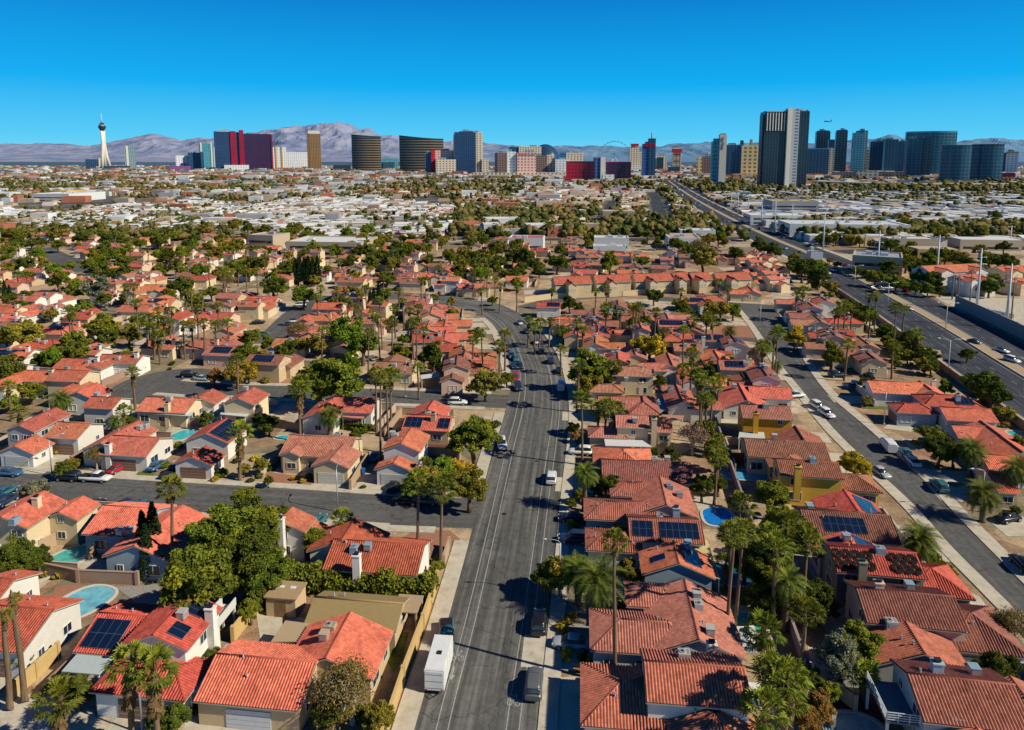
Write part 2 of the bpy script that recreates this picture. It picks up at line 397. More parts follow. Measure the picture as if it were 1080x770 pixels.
def acunit_me():
    mb=MB(); mb.box((0,0,0.55),(1.5,1.2,0.95)); 
    mb.tube([(-0.25,0,1.03),(-0.25,0,1.1)],0.42,12,1,False); mb.tube([(-0.25,0,1.1),(-0.25,0,1.115)],0.2,10,2,False)
    mb.box((0.5,0,1.04),(0.25,0.8,0.03),0,1)
    for s in (-1,1): mb.box((0,s*0.612,0.5),(1.1,0.02,0.6),0,1)
    mb.box((0,0,0.0),(1.7,1.3,0.14),0,1)
    return mb.mesh('air_conditioner',['painted','metal','dark'])
def chimney_me():
    mb=MB(); mb.box((0,0,-2.6),(1.0,0.8,5.6)); mb.box((0,0,0.27),(1.15,0.95,0.14)); return mb.mesh('chimney',['stucco'])
def chimcap_me():
    mb=MB(); mb.box((0,0,0.45),(0.45,0.4,0.25),0,0); mb.box((0,0,0.6),(0.65,0.6,0.06),0,0); return mb.mesh('chimney_cap',['dark'])
def vent_me():
    mb=MB(); mb.tube([(0,0,-0.2),(0,0,0.45)],0.09,6); mb.tube([(0,0,0.45),(0,0,0.55)],0.13,6); return mb.mesh('vent_pipe',['metal'])
GARW={}
HOUSES=[]
def house(name, label, look, wall, roof, ang, ws, fr='f', ac=(), ch=(), so=(), detail=2, cool='w', driveway=True, group=None, cat='house', seed=None):
    """ws in world: dict(x,y,L,W,zr,ax,t). detail 2 near, 1 middle, 0 far."""
    rr=random.Random(seed if seed is not None else len(HOUSES)*13+5)
    x0=sum(w['x'] for w in ws)/len(ws); y0=sum(w['y'] for w in ws)/len(ws)
    rt=thing(name,cat,(x0,y0,0),-ang,label,look,group)
    wc=WALLC[wall] if isinstance(wall,str) else wall; rc=ROOFC[roof] if isinstance(roof,str) else roof
    j=lambda c,a:tuple(min(1,q*(1+a)) for q in c)
    wc=j(wc,rr.uniform(-0.12,0.1)); rc=tuple(min(1,q*(1+rr.uniform(-0.10,0.10))) for q in j(rc,rr.uniform(-0.24,0.10)))
    for w in ws:
        w['cx'],w['cy']=rot2(w['x']-x0,w['y']-y0,ang); w['ze']=w['zr']-w.get('k',K0)*w['W']/2
    D=math.hypot(x0,y0)
    roofs=[]
    for w in ws:
        w['root']=rt
        wo=wall_mesh(w).build('wall','stucco',rt,wc)
        flatroof=isinstance(roof,str) and roof in('tan','grey') and detail==2
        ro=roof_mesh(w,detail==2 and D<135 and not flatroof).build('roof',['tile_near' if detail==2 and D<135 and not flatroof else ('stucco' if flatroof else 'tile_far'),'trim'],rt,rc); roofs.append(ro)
    # windows and garage door
    def onwall(w,side,t):
        """point on a wall of a wing: side 0,1 along the ridge, 2,3 gable ends; t along it; returns x,y,angle"""
        hl,hw=w['hl'],w['hw']
        a,b_,an={0:(t,-hw,0),1:(-t,hw,PI),2:(hl,t,PI/2),3:(-hl,-t,-PI/2)}[side]
        if w['ax']=='y': a,b_=-b_,a; an+=PI/2
        return w['cx']+a,w['cy']+b_,an
    def outn(an): return math.sin(an),-math.cos(an)
    if detail>=1:
        dirs={'f':(0,-1),'b':(0,1),'l':(-1,0),'r':(1,0)}[fr]
        best=max(ws,key=lambda w:w['cx']*dirs[0]+w['cy']*dirs[1]+(w['L'] if (w['ax']=='x')==(dirs[0]!=0) else w['W'])/2)
        gw=None
        for side in range(4):
            x,y,an=onwall(best,side,0); n=outn(an)
            if n[0]*dirs[0]+n[1]*dirs[1]>0.9: gw=(best,side,x,y,an)
        gspan=(best['W']-1.3 if gw[1]>1 else best['L']-1.3); gwid=min(4.8,gspan)
        def gar():
            mb=MB(); mb.box((0,0,1.08),(4.8,0.08,2.16)); 
            for i in range(1,4): mb.box((0,-0.045,i*0.54),(4.7,0.02,0.03),0,1)
            return mb.mesh('garage_door',['painted','trim'])
        if D<260:
            gd=link('garage_door',shared('gar',gar),rt,rr.choice([(0.62,0.6,0.56),(0.5,0.42,0.33),(0.6,0.6,0.62),(0.22,0.12,0.08)]),(gw[2]+outn(gw[4])[0]*0.03,gw[3]+outn(gw[4])[1]*0.03,0.02),gw[4],(gwid/4.8,1,1))
        if driveway and D<300:
            n=outn(gw[4]); x,y,an=gw[2],gw[3],gw[4]
            wx,wy=rot2(x+n[0]*4.2,y+n[1]*4.2,-ang); GARW[rt.name]=(x0+wx,y0+wy,-ang+an,gwid+0.6,8.2)
        cnt=0
        for w in ws:
            for side in range(4):
                x,y,an=onwall(w,side,0); n=outn(an)
                if n[1]>0.7: continue
                span=(w['hl'] if side<2 else w['hw'])*2
                if (w is gw[0] and side==gw[1]): 
                    if w['ze']>4.2:
                        for t in (-span*0.22,span*0.22):
                            X,Y,A=onwall(w,side,t); fo=link('window',frame_me(1.4,1.2),rt,None,(X+n[0]*0.04,Y+n[1]*0.04,3.9),A)
                            if D<170: link('pane',pane_me(1.4,1.2),fo)
                    continue
                nn=max(1,int(span/3.4))
                for i in range(nn):
                    t=-span/2+(i+0.5)*span/nn+rr.uniform(-0.3,0.3)
                    X,Y,A=onwall(w,side,t)
                    for z in ([1.6] if w['zs']<3.9 else [1.6,4.1]):
                        if z+0.7>w['zs']+ (1.0 if side>1 else 0): continue
                        if any(o is not w and inside(o,X+n[0]*0.5,Y+n[1]*0.5,0.6) and o['zr']-0.8>z for o in ws): continue
                        if rr.random()<0.25: continue
                        W_,H_=rr.choice([(1.4,1.2),(1.8,1.2),(1.0,1.0),(2.2,1.5)])
                        fo=link('window',frame_me(W_,H_),rt,None,(X+n[0]*0.04,Y+n[1]*0.04,z),A); cnt+=1
                        if D<170: link('pane',pane_me(W_,H_),fo)
    def on_roof(wx,wy):
        lx,ly=rot2(wx-x0,wy-y0,ang); return lx,ly,roofz(ws,lx,ly)
    def own(lx,ly):
        b=max(range(len(ws)),key=lambda i:(roofz([ws[i]],lx,ly))); return roofs[b]
    CC=dict(w=(0.44,0.43,0.40),b=(0.24,0.35,0.42),t=(0.5,0.38,0.25),g=(0.24,0.25,0.25))[cool]
    for i,(wx,wy) in enumerate(ac):
        lx,ly,z=on_roof(wx,wy)
        if z==0: z=4.0
        link('evaporative_cooler' if (i+len(HOUSES))%2 else 'air_conditioner',shared('cool',cooler_me) if (i+len(HOUSES))%2 else shared('acu',acunit_me),own(lx,ly),CC,(lx,ly,z-0.1),rr.choice([0,PI/2]),(.82,.82,.85))
    for wx,wy in ch:
        lx,ly,z=on_roof(wx,wy); top=max(z+0.7,min(z+1.4,max(w['zr'] for w in ws)+0.5))
        if z==0: top=max(w['zr'] for w in ws)+0.4
        co=link('chimney',shared('chim',chimney_me),rt,wc,(lx,ly,top)); link('chimney_cap',shared('chimcap',chimcap_me),co)
    if detail==2:
        for i in range(2):
            w=rr.choice(ws); k=ws.index(w); a=rr.uniform(-0.35,0.35)*w['L']; b_=rr.uniform(-0.3,0.3)*w['W']
            lx,ly=(w['cx']+a,w['cy']+b_) if w['ax']=='x' else (w['cx']+b_,w['cy']+a)
            link('vent_pipe',shared('ventp',vent_me),roofs[k],None,(lx,ly,roofz([w],lx,ly)))
    for (k,side,u0,u1,v0,v1) in so:
        w=ws[k]; n=Vector({'f':(0,-1,0),'b':(0,1,0),'l':(-1,0,0),'r':(1,0,0)}[side]); half=w['W']/2
        Vv=(-n*half+Vector((0,0,w['zr']-w['ze']))).normalized(); Uu=(-n).cross(Vector((0,0,1))); Nn=Uu.cross(Vv); S=math.hypot(half,w['zr']-w['ze'])
        O=Vector((w['cx'],w['cy'],w['ze']))+n*half-Uu*w['L']/2+Nn*0.25
        if side in 'r': u0,u1=u0,u1
        if side in 'l': u0,u1=1-u1,1-u0
        L=w['L']; a=O+Uu*u0*L+Vv*v0*S; b_=O+Uu*u1*L+Vv*v0*S; c=O+Uu*u1*L+Vv*v1*S; d=O+Uu*u0*L+Vv*v1*S; wd,hd=(u1-u0)*L,(v1-v0)*S
        su,sv=max(1,round(wd/1.0)),max(1,round(hd/1.6))*1.6
        mb=MB(); dn=-Nn*0.07
        mb.face([a,b_,c,d],0,[(0,0),(su,0),(su,sv),(0,sv)]); 
        for p,q in ((a,b_),(b_,c),(c,d),(d,a)): mb.face([p+dn,q+dn,q,p],1)
        mb.build('solar_panel',['solar','metal'],roofs[k])
    HOUSES.append((rt,x0,y0,max(math.hypot(w['cx'],w['cy'])+max(w['L'],w['W'])/2 for w in ws)*0.62,ws,ang))
    return rt,roofs
def hz(reg, label, wall, roof, ang, wings, fr='f', ac=(), ch=(), so=(), cool='w', name='house', **kw):
    """A house whose ridge lines were measured on an enlarged view of the photograph."""
    ws=[]
    u=Vector((math.sin(ang),math.cos(ang))); v=Vector((math.cos(ang),-math.sin(ang)))
    for q in wings:
        x1,y1,x2,y2,zr,W,t=q[:7]
        p,r=Vector(ZG(reg,x1,y1,zr)),Vector(ZG(reg,x2,y2,zr)); d=r-p; m=(p+r)/2
        ax='x' if abs(d.dot(v))>abs(d.dot(u)) else 'y'; L=max(abs(d.dot(v)),abs(d.dot(u)))
        if t=='h': L+=W*0.55
        ws.append(dict(x=m.x,y=m.y,L=max(L,3.0),W=W,zr=zr,ax=ax,t=t,k=q[7] if len(q)>7 else K0))
    zz=max(w['zr'] for w in ws)-0.8
    return house(name,label,None,wall,roof,ang,ws,fr,[ZG(reg,*a,zz+0.3) for a in ac],[ZG(reg,*a,zz+0.6) for a in ch],so,2,cool,**kw)
def hgen(x,y,ang,fr,seed,look=None,detail=1,wall=None,roof=None,two=None,scale=1.0,solar=0.15):
    rr=random.Random(seed)
    wall=wall or rr.choice(['white','cream','cream','tan','pink','white']); roof=roof or rr.choice(['coral','coral','red','orange','coral','dusty','brick','brown','dusty','brown','orange'])
    d={'f':(0,-1),'b':(0,1),'l':(-1,0),'r':(1,0)}[fr]; s=scale
    two=rr.random()<0.3 if two is None else two
    axm='x' if d[0]==0 else 'y'; axo='y' if axm=='x' else 'x'
    lat=(1,0) if d[0]==0 else (0,1); q=rr.choice([-1,1])
    ws=[]
    def add(dx,dy,L,W,zr,ax,t='g'):
        wx,wy=rot2(dx,dy,-ang); ws.append(dict(x=x+wx,y=y+wy,L=L*s,W=W*s,zr=zr,ax=ax,t=t))
    L0=rr.uniform(11,14); W0=rr.uniform(7.5,9); zr=rr.uniform(4.6,5.2)
    t0='h' if rr.random()<0.2 else 'g'
    if two:
        add(0,0,rr.uniform(8.5,10.5),7.5,rr.uniform(6.4,7),rr.choice([axm,axm,axo]))
        add(d[0]*4.5+lat[0]*q*3,d[1]*4.5+lat[1]*q*3,8.5,6.5,4.4,axo)
        if rr.random()<0.6: add(-lat[0]*q*4.5-d[0],-lat[1]*q*4.5-d[1],6.5,6.5,4.5,axm)
    else:
        add(0,0,L0,W0,zr,axm,t0)
        add(d[0]*4.8+lat[0]*q*(L0/2-3.2),d[1]*4.8+lat[1]*q*(L0/2-3.2),8.5,rr.uniform(6,7),zr-0.35,axo,t0)
        if rr.random()<0.3: add(-d[0]*3.5-lat[0]*q*2.5,-d[1]*3.5-lat[1]*q*2.5,6,6.5,zr-0.3,axo)
    w=ws[0]; e=rot2(*( (1,0) if w['ax']=='x' else (0,1)),-ang); n=(-e[1],e[0])
    acs=[(w['x']+e[0]*a+n[0]*b_,w['y']+e[1]*a+n[1]*b_) for a,b_ in [(rr.uniform(-3,3),rr.choice([-1,1])*rr.uniform(0.8,2)) for _ in range(rr.choice([1,1,2]))]]
    chs=[(w['x']+e[0]*w['L']*0.38,w['y']+e[1]*w['L']*0.38-1.0)] if rr.random()<0.5 else []
    so=[(0,rr.choice('fr') if w['ax']=='x' and False else ('f' if w['ax']=='x' else 'r'),0.2,0.75,0.25,0.85)] if rr.random()<solar else []
    roofname={'coral':'coral','red':'red','orange':'orange','dusty':'pink','brick':'brick-red','brown':'brown'}.get(roof,roof)
    lk=look or ((('two-storey ' if two else 'low ')+wall+' house with '+roofname+' roof'+(', solar panels' if so else '')))
    return house('house',None,lk,wall,roof,ang,ws,fr,acs,chs,so,detail,rr.choice('wwbg'),seed=seed)

# ------------------------------------------------------------------ vegetation
def leafquad(mb,c,s,rr,tone,up=0.0,asp=0.6):
    d=Vector((rr.gauss(0,1),rr.gauss(0,1),rr.gauss(0,1)+up)).normalized(); u=d.orthogonal().normalized(); 
    u=(Matrix.Rotation(rr.uniform(0,2*PI),3,d)@u); w=d.cross(u)
    k=rr.random()
    mb.face([c-u*s-w*s*asp,c+u*s-w*s*asp,c+u*s+w*s*asp,c-u*s+w*s*asp],0,[(tone,k)]*4)
def broad_me(seed,nclump=58,nleaf=150,shape=(1,1,0.85),clump=0.21,leaf=0.047):
    rr=random.Random(seed); mb=MB(); tips=[]
    for i in range(nclump):
        for _ in range(30):
            d=Vector((rr.gauss(0,1),rr.gauss(0,1),rr.gauss(0,1))).normalized()
            if d.z>-0.55: break
        r=rr.uniform(0.45,0.95)*(0.75+0.5*noise.noise(d*1.6+Vector((seed,0,0))))
        c=Vector((d.x*r*shape[0],d.y*r*shape[1],d.z*r*shape[2])); tips.append(c)
        cr=clump*rr.uniform(0.7,1.25); tone=min(1,max(0,rr.gauss(0.5,0.22)))
        for k in range(nleaf):
            q=Vector((rr.gauss(0,1),rr.gauss(0,1),rr.gauss(0,1))).normalized()*cr*rr.random()**0.4
            q.z*=0.75
            leafquad(mb,c+q,leaf*rr.uniform(0.6,1.3),rr,tone,0.7)
    return mb.mesh('crown',['leaf']), tips
def trunk_me(tips,seed,zc):
    """Trunk from the ground up to the crown (unit crown radius, crown centre at height zc) with limbs to some of its clumps."""
    rr=random.Random(seed); mb=MB(); f=Vector((rr.uniform(-.1,.1),rr.uniform(-.1,.1),zc*0.55))
    mb.tube([(0,0,-0.05),(f.x*0.4,f.y*0.4,f.z*0.5),f],[0.11,0.085,0.075],7)
    for t in rr.sample(tips,min(8,len(tips))):
        e=t+Vector((0,0,zc)); m=(f+e)/2+Vector((rr.uniform(-.1,.1),rr.uniform(-.1,.1),0.08)); mb.tube([f,m,e],[0.06,0.04,0.015],5)
    return mb.mesh('trunk',['bark'])
def fan_crown_me(seed,n=32,full=1.0):
    rr=random.Random(seed); mb=MB()
    for i in range(n):
        az=i*2.39996+rr.uniform(-.2,.2); el=math.radians(80-105*((i+0.5)/n)*full+rr.uniform(-8,8))
        d=Vector((math.cos(az)*math.cos(el),math.sin(az)*math.cos(el),math.sin(el))); pl=rr.uniform(0.9,1.3)
        side=Vector((-math.sin(az),math.cos(az),0)); nrm=side.cross(d)*-1
        e=d*pl; e.z-=0.05
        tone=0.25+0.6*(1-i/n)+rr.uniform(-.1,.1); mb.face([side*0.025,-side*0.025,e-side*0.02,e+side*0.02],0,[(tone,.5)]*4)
        nb=9
        for b_ in range(nb):
            a=math.radians(-100+200*(b_+0.5)/nb); L=rr.uniform(0.68,0.9)*(1-0.25*abs(a)/1.75)
            f=(d*math.cos(a)+side*math.sin(a)); w=f.cross(nrm).normalized()*0.085
            mid=e+f*L*0.55; tip=e+f*L+Vector((0,0,-0.22*L*rr.uniform(.6,1.4)))
            k=rr.random(); mb.face([e,mid-w+nrm*0.03,tip,mid+w-nrm*0.03],0,[(tone,k)]*4)
    return mb.mesh('crown',['leaf'])
def skirt_me(seed,n=60,L=1.0):
    rr=random.Random(seed); mb=MB()
    for i in range(n):
        az=rr.uniform(0,2*PI); z=-rr.random()*L*1.3; r=0.35; d=Vector((math.cos(az),math.sin(az),0)); s=Vector((-d.y,d.x,0))*rr.uniform(.12,.25)
        a=d*0.12+Vector((0,0,z+0.1)); b_=d*rr.uniform(.4,.62)+Vector((0,0,z-0.75)); mb.face([a,b_-s,b_+s],0,[(0.5,rr.random())]*3)
    return mb.mesh('dead_frond_skirt',['leaf'])
def palm_trunk_me():
    mb=MB(); pts=[];rad=[]
    for i in range(13): pts.append((0.12*math.sin(i*0.5)*i/12,0.1*math.cos(i*0.45)*i/12-0.0,i/12.0)); rad.append(0.30-0.12*(i/12)+(0.08 if i==0 else 0)+(0.015 if i%2 else 0))
    mb.tube(pts,rad,8); return mb.mesh('trunk',['bark'])
def date_crown_me(seed,n=64,L=3.0):
    rr=random.Random(seed); mb=MB()
    for i in range(n):
        az=i*2.39996+rr.uniform(-.15,.15); el=math.radians(82-112*((i+0.5)/n)**0.9+rr.uniform(-6,6)); Lf=L*rr.uniform(0.85,1.1)
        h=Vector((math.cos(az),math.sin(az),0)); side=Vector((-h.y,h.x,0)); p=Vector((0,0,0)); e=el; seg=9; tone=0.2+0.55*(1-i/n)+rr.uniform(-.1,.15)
        for k in range(seg):
            d=h*math.cos(e)+Vector((0,0,math.sin(e))); q=p+d*Lf/seg; up=side.cross(d)*-1
            mb.face([p-side*0.03,p+side*0.03,q+side*0.025,q-side*0.025],0,[(tone,.7)]*4)
            if k>0:
                for t in (0.0,0.5):
                    m=p.lerp(q,t); ll=0.62*math.sin(PI*min(0.96,(k+t+1.2)/(seg+0.6)))+0.12
                    for s in (-1,1):
                        f=(side*s*0.8+d*0.55+up*0.35).normalized(); w=d*0.055; tip=m+f*ll+Vector((0,0,-0.08))
                        mb.face([m-w,m+w,tip+w*0.3,tip-w*0.3],0,[(tone,rr.random())]*4)
            p=q; e-=math.radians(9.5)
    return mb.mesh('crown',['leaf'])
def column_me(seed,n=1300,rb=0.5):
    rr=random.Random(seed); mb=MB()
    for i in range(n):
        t=rr.random(); r=0.13*min(1,t*9+0.3)*(1-t)**0.6*rr.uniform(0.6,1.05)*1.35; a=rr.uniform(0,2*PI)
        leafquad(mb,Vector((r*math.cos(a),r*math.sin(a),0.04+0.96*t)),0.022*rr.uniform(.7,1.3),rr,min(1,max(0,rr.gauss(.4,.2))),0.5)
    return mb.mesh('crown',['leaf'])
def bare_me(seed):
    rr=random.Random(seed); tw=MB(); lf=MB()
    def grow(p,d,L,r,lev):
        q=p+d*L; m=(p+q)/2+Vector((rr.uniform(-1,1),rr.uniform(-1,1),rr.uniform(-1,1)))*L*0.08
        tw.tube([p,m,q],[r,r*0.85,r*0.65],4 if lev>1 else 6,cap=False)
        if lev>=3:
            for _ in range(9 if lev==5 else 2): leafquad(lf,q+Vector((rr.gauss(0,1),rr.gauss(0,1),rr.gauss(0,1)))*0.09,0.019*rr.uniform(.6,1.3),rr,rr.random(),0.3)
        if lev==5: return
        for k in range(4 if lev<2 else 3):
            n=(d+Vector((rr.gauss(0,1),rr.gauss(0,1),rr.gauss(0,0.7)))*0.55).normalized()
            if n.z<0.02 and lev<4: n.z=0.1
            grow(q,n,L*rr.uniform(0.62,0.82),max(.006,r*0.62),lev+1)
    grow(Vector((0,0,0)),Vector((0.05,0,1)),0.42,0.07,0)
    return tw.mesh('trunk',['bark']),lf.mesh('crown',['leaf'])
BROAD=[broad_me(s) for s in range(1,6)]+[broad_me(s,46,140,(1,1,1.15)) for s in range(6,8)]
FINE=[broad_me(s,100,210,(1,1,0.9),0.17,0.029) for s in range(11,14)]
SHRUB=[broad_me(s,16,60,(1,1,0.7),0.38,0.11)[0] for s in range(21,24)]
TRK={}
FAN=[fan_crown_me(s,32+s*2,f) for s,f in ((1,1),(2,1.05),(3,0.9))]; SKIRT=[skirt_me(1,50,0.7),skirt_me(2,130,2.2)]; PTR=palm_trunk_me()
DATE=[date_crown_me(1),date_crown_me(2,56)]
COL=[column_me(1),column_me(2)]
BARE=[bare_me(3),bare_me(4)]
LEAFC=dict(g=(0.21,0.24,0.03),d=(0.125,0.16,0.026),o=(0.33,0.28,0.05),y=(0.60,0.44,0.04),l=(0.20,0.30,0.03),e=(0.24,0.27,0.19),n=(0.38,0.22,0.07),p=(0.20,0.235,0.035),q=(0.13,0.17,0.032))
LEAFN=dict(g='leafy green',d='dense dark green',o='olive-brown',y='yellow-leaved',l='bright green',e='grey-green',n='rusty brown')
NT=[0]
TREES=[]
def jit(c,rr,a=0.18): 
    k=1+rr.uniform(-a,a); return tuple(min(1,q*k*(1+rr.uniform(-.07,.07))) for q in c)
def tree(x,y,h,r,kind='g',fine=False,look=None,label=None,group=None):
    q=r; r*=.74 if y<150 else .86 if y<250 else .97; h=h*r/q*(.85 if y>125 else 1.0)
    """Broad tree: crown of radius r centred at height h."""
    NT[0]+=1; rr=random.Random(NT[0]*7+1); bank=FINE if fine else BROAD; k=rr.randrange(len(bank)); me,tips=bank[k]; h=max(h,r*0.8)
    rt=thing({'d':'dark_tree','o':'olive_toned_tree','e':'olive_toned_tree'}.get(kind,'broadleaf_tree'),'tree',(x,y,0),rr.uniform(0,6.28),label,look or ((('tall ' if h+r>9 else 'small ' if r<2.6 else ''))+LEAFN[kind]+' tree'),group)  # names follow leaf tone, not species; all share the same crowns
    zc=round(max(0.8,min(2.2,h/r))*4)/4
    key=(fine,k,zc)
    if key not in TRK: TRK[key]=trunk_me(tips,k,zc)
    link('trunk',TRK[key],rt,(0.16,0.11,0.07),None,0,(r,r,h/zc))
    link('crown',me,rt,jit(LEAFC[kind],rr),(0,0,h),0,(r*rr.uniform(.92,1.08),r*rr.uniform(.92,1.08),r*rr.uniform(0.85,1.05)))
    TREES.append((x,y,r)); return rt
def shrub(x,y,r,kind='g',label=None,look=None):
    NT[0]+=1; rr=random.Random(NT[0]*7+1)
    o=thing('shrub','shrub',(x,y,r*0.45),rr.uniform(0,6.28),label,look or (LEAFN[kind]+' garden shrub'),None,SHRUB[NT[0]%3],jit(LEAFC[kind],rr)); o.scale=(r,r,r*rr.uniform(.7,1)); return o
def fanpalm(x,y,h,s=1.0,skirt=0,label=None,look=None):
    NT[0]+=1; rr=random.Random(NT[0]*7+1)
    s*=.78 if y<135 else .9
    rt=thing('fan_palm','palm tree',(x,y,0),rr.uniform(0,6.28),label,look or (('tall ' if h>11.5 else 'short ' if h<7 else '')+'fan palm'+(' with shaggy trunk' if skirt else '')))
    th=1.1 if skirt else 0.95 if h<12 else 0.8; rt.rotation_euler=(rr.uniform(-.05,.05),rr.uniform(-.05,.05),rt.rotation_euler[2])
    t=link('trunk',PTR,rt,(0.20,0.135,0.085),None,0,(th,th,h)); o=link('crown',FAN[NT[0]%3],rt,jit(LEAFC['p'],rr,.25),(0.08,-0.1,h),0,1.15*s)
    if rr.random()<0.8: link('dead_frond_skirt',SKIRT[skirt],rt,(0.20,0.13,0.06),(0.08,-0.1,h-0.1),0,s*1.1)
    TREES.append((x,y,1.5)); return rt
def datepalm(x,y,h,s=1.0,label=None,look=None):
    NT[0]+=1; rr=random.Random(NT[0]*7+1)
    rt=thing('date_palm','palm tree',(x,y,0),rr.uniform(0,6.28),label,look or 'feathery date palm')
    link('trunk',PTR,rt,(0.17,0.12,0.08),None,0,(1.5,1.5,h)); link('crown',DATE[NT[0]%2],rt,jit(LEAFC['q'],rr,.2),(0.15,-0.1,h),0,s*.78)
    TREES.append((x,y,2)); return rt
def cypress(x,y,h,label=None,look=None):
    NT[0]+=1; rr=random.Random(NT[0]); rt=thing('cypress','tree',(x,y,0),rr.uniform(0,6),label,look or 'dark narrow cypress')
    mb=shared('cytr',lambda:(lambda b:(b.tube([(0,0,0),(0,0,0.25)],0.02,6),b.mesh('trunk',['bark']))[1])(MB())); link('trunk',mb,rt,(0.16,0.11,0.07),None,0,h)
    link('crown',COL[NT[0]%2],rt,jit((0.03,0.06,0.02),rr),None,0,(h*0.9,h*0.9,h)); TREES.append((x,y,1.2)); return rt
def bare(x,y,r,look=None,label=None,lc=(0.26,0.20,0.07)):
    NT[0]+=1; rr=random.Random(NT[0]); rt=thing('bare_tree','tree',(x,y,0),rr.uniform(0,6),label,look or 'thin half-bare tree with pale twigs'); t,l=BARE[NT[0]%2]
    link('trunk',t,rt,(0.52,0.44,0.35),None,0,r); link('crown',l,rt,lc,None,0,r); TREES.append((x,y,r*0.8)); return rt
def hedge(pts,h,w,label,kind='g',dens=85):
    rr=random.Random(len(pts)*31+int(h*10)); mb=MB()
    for a,b_ in zip(pts,pts[1:]):
        L=math.dist(a,b_); d=Vector((b_[0]-a[0],b_[1]-a[1],0))/L; n=Vector((d.y,-d.x,0))
        for i in range(int(L*dens*(h*0.7+w))):
            t=rr.uniform(0,L); bul=1+0.25*noise.noise(Vector((t*0.6,a[0],0))); th=rr.uniform(0,PI)
            q=Vector((a[0],a[1],0))+d*t+n*(math.cos(th)*w/2*bul*rr.uniform(.7,1.05)); q.z=max(0.15,(0.25+0.75*math.sin(th))*h*bul*rr.uniform(.55,1.0) if rr.random()<0.55 else h*bul*math.sin(th)**0.4*rr.uniform(.8,1))
            leafquad(mb,q,0.19*rr.uniform(.6,1.4),rr,0.5+0.5*noise.noise(Vector((t*0.9,q.z,3))),0.6)
    o=thing('hedge','hedge',(0,0,0),0,label,None,None,mb.mesh('hedge',['leaf']),LEAFC[kind]); return o

# ------------------------------------------------------------------ vehicles
def loft(mb,st,mat=0,n=10,p=0.55):
    """st: (x, half width, z bottom, z top); rounded-box sections."""
    rings=[]
    for x,hw,zb,zt in st:
        b0=len(mb.v)
        for k in range(n):
            a=2*PI*(k+0.5)/n; ca,sa=math.cos(a),math.sin(a)
            cx=math.copysign(abs(ca)**p,ca); sz=math.copysign(abs(sa)**p,sa)
            mb.v.append((x,hw*cx,(zb+zt)/2+(zt-zb)/2*sz))
        rings.append(b0)
    for a,b_ in zip(rings,rings[1:]):
        for k in range(n):
            mb.f.append((a+k,b_+k,b_+(k+1)%n,a+(k+1)%n)); mb.m.append(mat); mb.uv.append(None); mb.sm.append(True)
    mb.f.append(tuple(rings[0]+k for k in range(n))); mb.f.append(tuple(rings[-1]+n-1-k for k in range(n)))
    mb.m+= [mat]*2; mb.uv+=[None]*2; mb.sm+=[False]*2
def car_parts(kind):
    b=MB(); g=MB(); r=MB()
    if kind=='sedan':
        loft(b,[(-2.3,.7,.45,.75),(-2.2,.85,.3,.9),(-1.4,.9,.25,.98),(0,.92,.25,.95),(1.2,.9,.25,.9),(2.0,.85,.28,.8),(2.3,.68,.4,.65)])
        loft(g,[(-1.75,.6,.85,.92),(-1.0,.72,.85,1.38),(0.3,.74,.85,1.42),(1.15,.68,.8,.93)]); loft(r,[(-1.05,.6,1.36,1.42),(-.5,.64,1.38,1.47),(0.1,.64,1.38,1.47),(0.4,.6,1.36,1.42)])
        wl=1.4
    elif kind=='suv':
        loft(b,[(-2.3,.8,.5,1.0),(-2.25,.92,.35,1.1),(-1.0,.96,.3,1.1),(0.9,.96,.3,1.08),(1.9,.92,.33,1.0),(2.35,.78,.45,.8)])
        loft(g,[(-2.15,.74,1.0,1.3),(-1.9,.8,1.0,1.68),(0.2,.8,1.0,1.7),(1.05,.75,1.0,1.1)]); loft(r,[(-2.0,.7,1.64,1.7),(-1.2,.74,1.66,1.8),(0,.74,1.66,1.8),(0.35,.7,1.62,1.7)])
        wl=1.4
    elif kind=='pickup':
        loft(b,[(-2.8,.9,.5,1.05),(-2.7,.95,.4,1.08),(-0.4,.95,.35,1.08),(1.2,.95,.35,1.1),(2.3,.92,.38,1.05),(2.7,.8,.5,.9)])
        b.box((-1.65,0,1.095),(2.1,1.5,0.03),0,1)
        loft(g,[(-.6,.72,1.0,1.65),(-.3,.78,1.0,1.75),(0.7,.78,1.0,1.76),(1.45,.72,1.0,1.12)]); loft(r,[(-.55,.68,1.7,1.76),(0,.72,1.72,1.84),(0.5,.72,1.72,1.84),(0.85,.68,1.7,1.76)]); wl=1.75
    else:
        loft(b,[(-2.6,.9,.4,2.1),(-2.5,.98,.35,2.2),(0.8,.98,.35,2.2),(1.5,.96,.35,1.9),(2.1,.95,.38,1.2),(2.5,.85,.45,1.0)],0,12,0.45)
        loft(g,[(0.95,.9,1.3,2.08),(1.35,.97,1.3,1.96),(1.7,.95,1.25,1.62),(2.0,.86,1.15,1.25)]); loft(r,[(-2.3,.8,2.15,2.22),(-1.5,.84,2.15,2.26),(0.2,.84,2.15,2.26),(0.7,.8,2.13,2.2)]); wl=1.6
    w=MB(); w.tube([(0,-.12,0),(0,.12,0)],.36,14,0,False); 
    rim=MB(); rim.tube([(0,-.135,0),(0,.135,0)],.21,10,0,False)
    hl=MB(); hl.box((0,0,0),(.12,.3,.14)); 
    return b.mesh('body',['carpaint','dark']),g.mesh('window',['glass']),r.mesh('roof',['carpaint']),w.mesh('wheel',['rubber']),rim.mesh('rim',['metal']),hl.mesh('headlight',['white']),wl
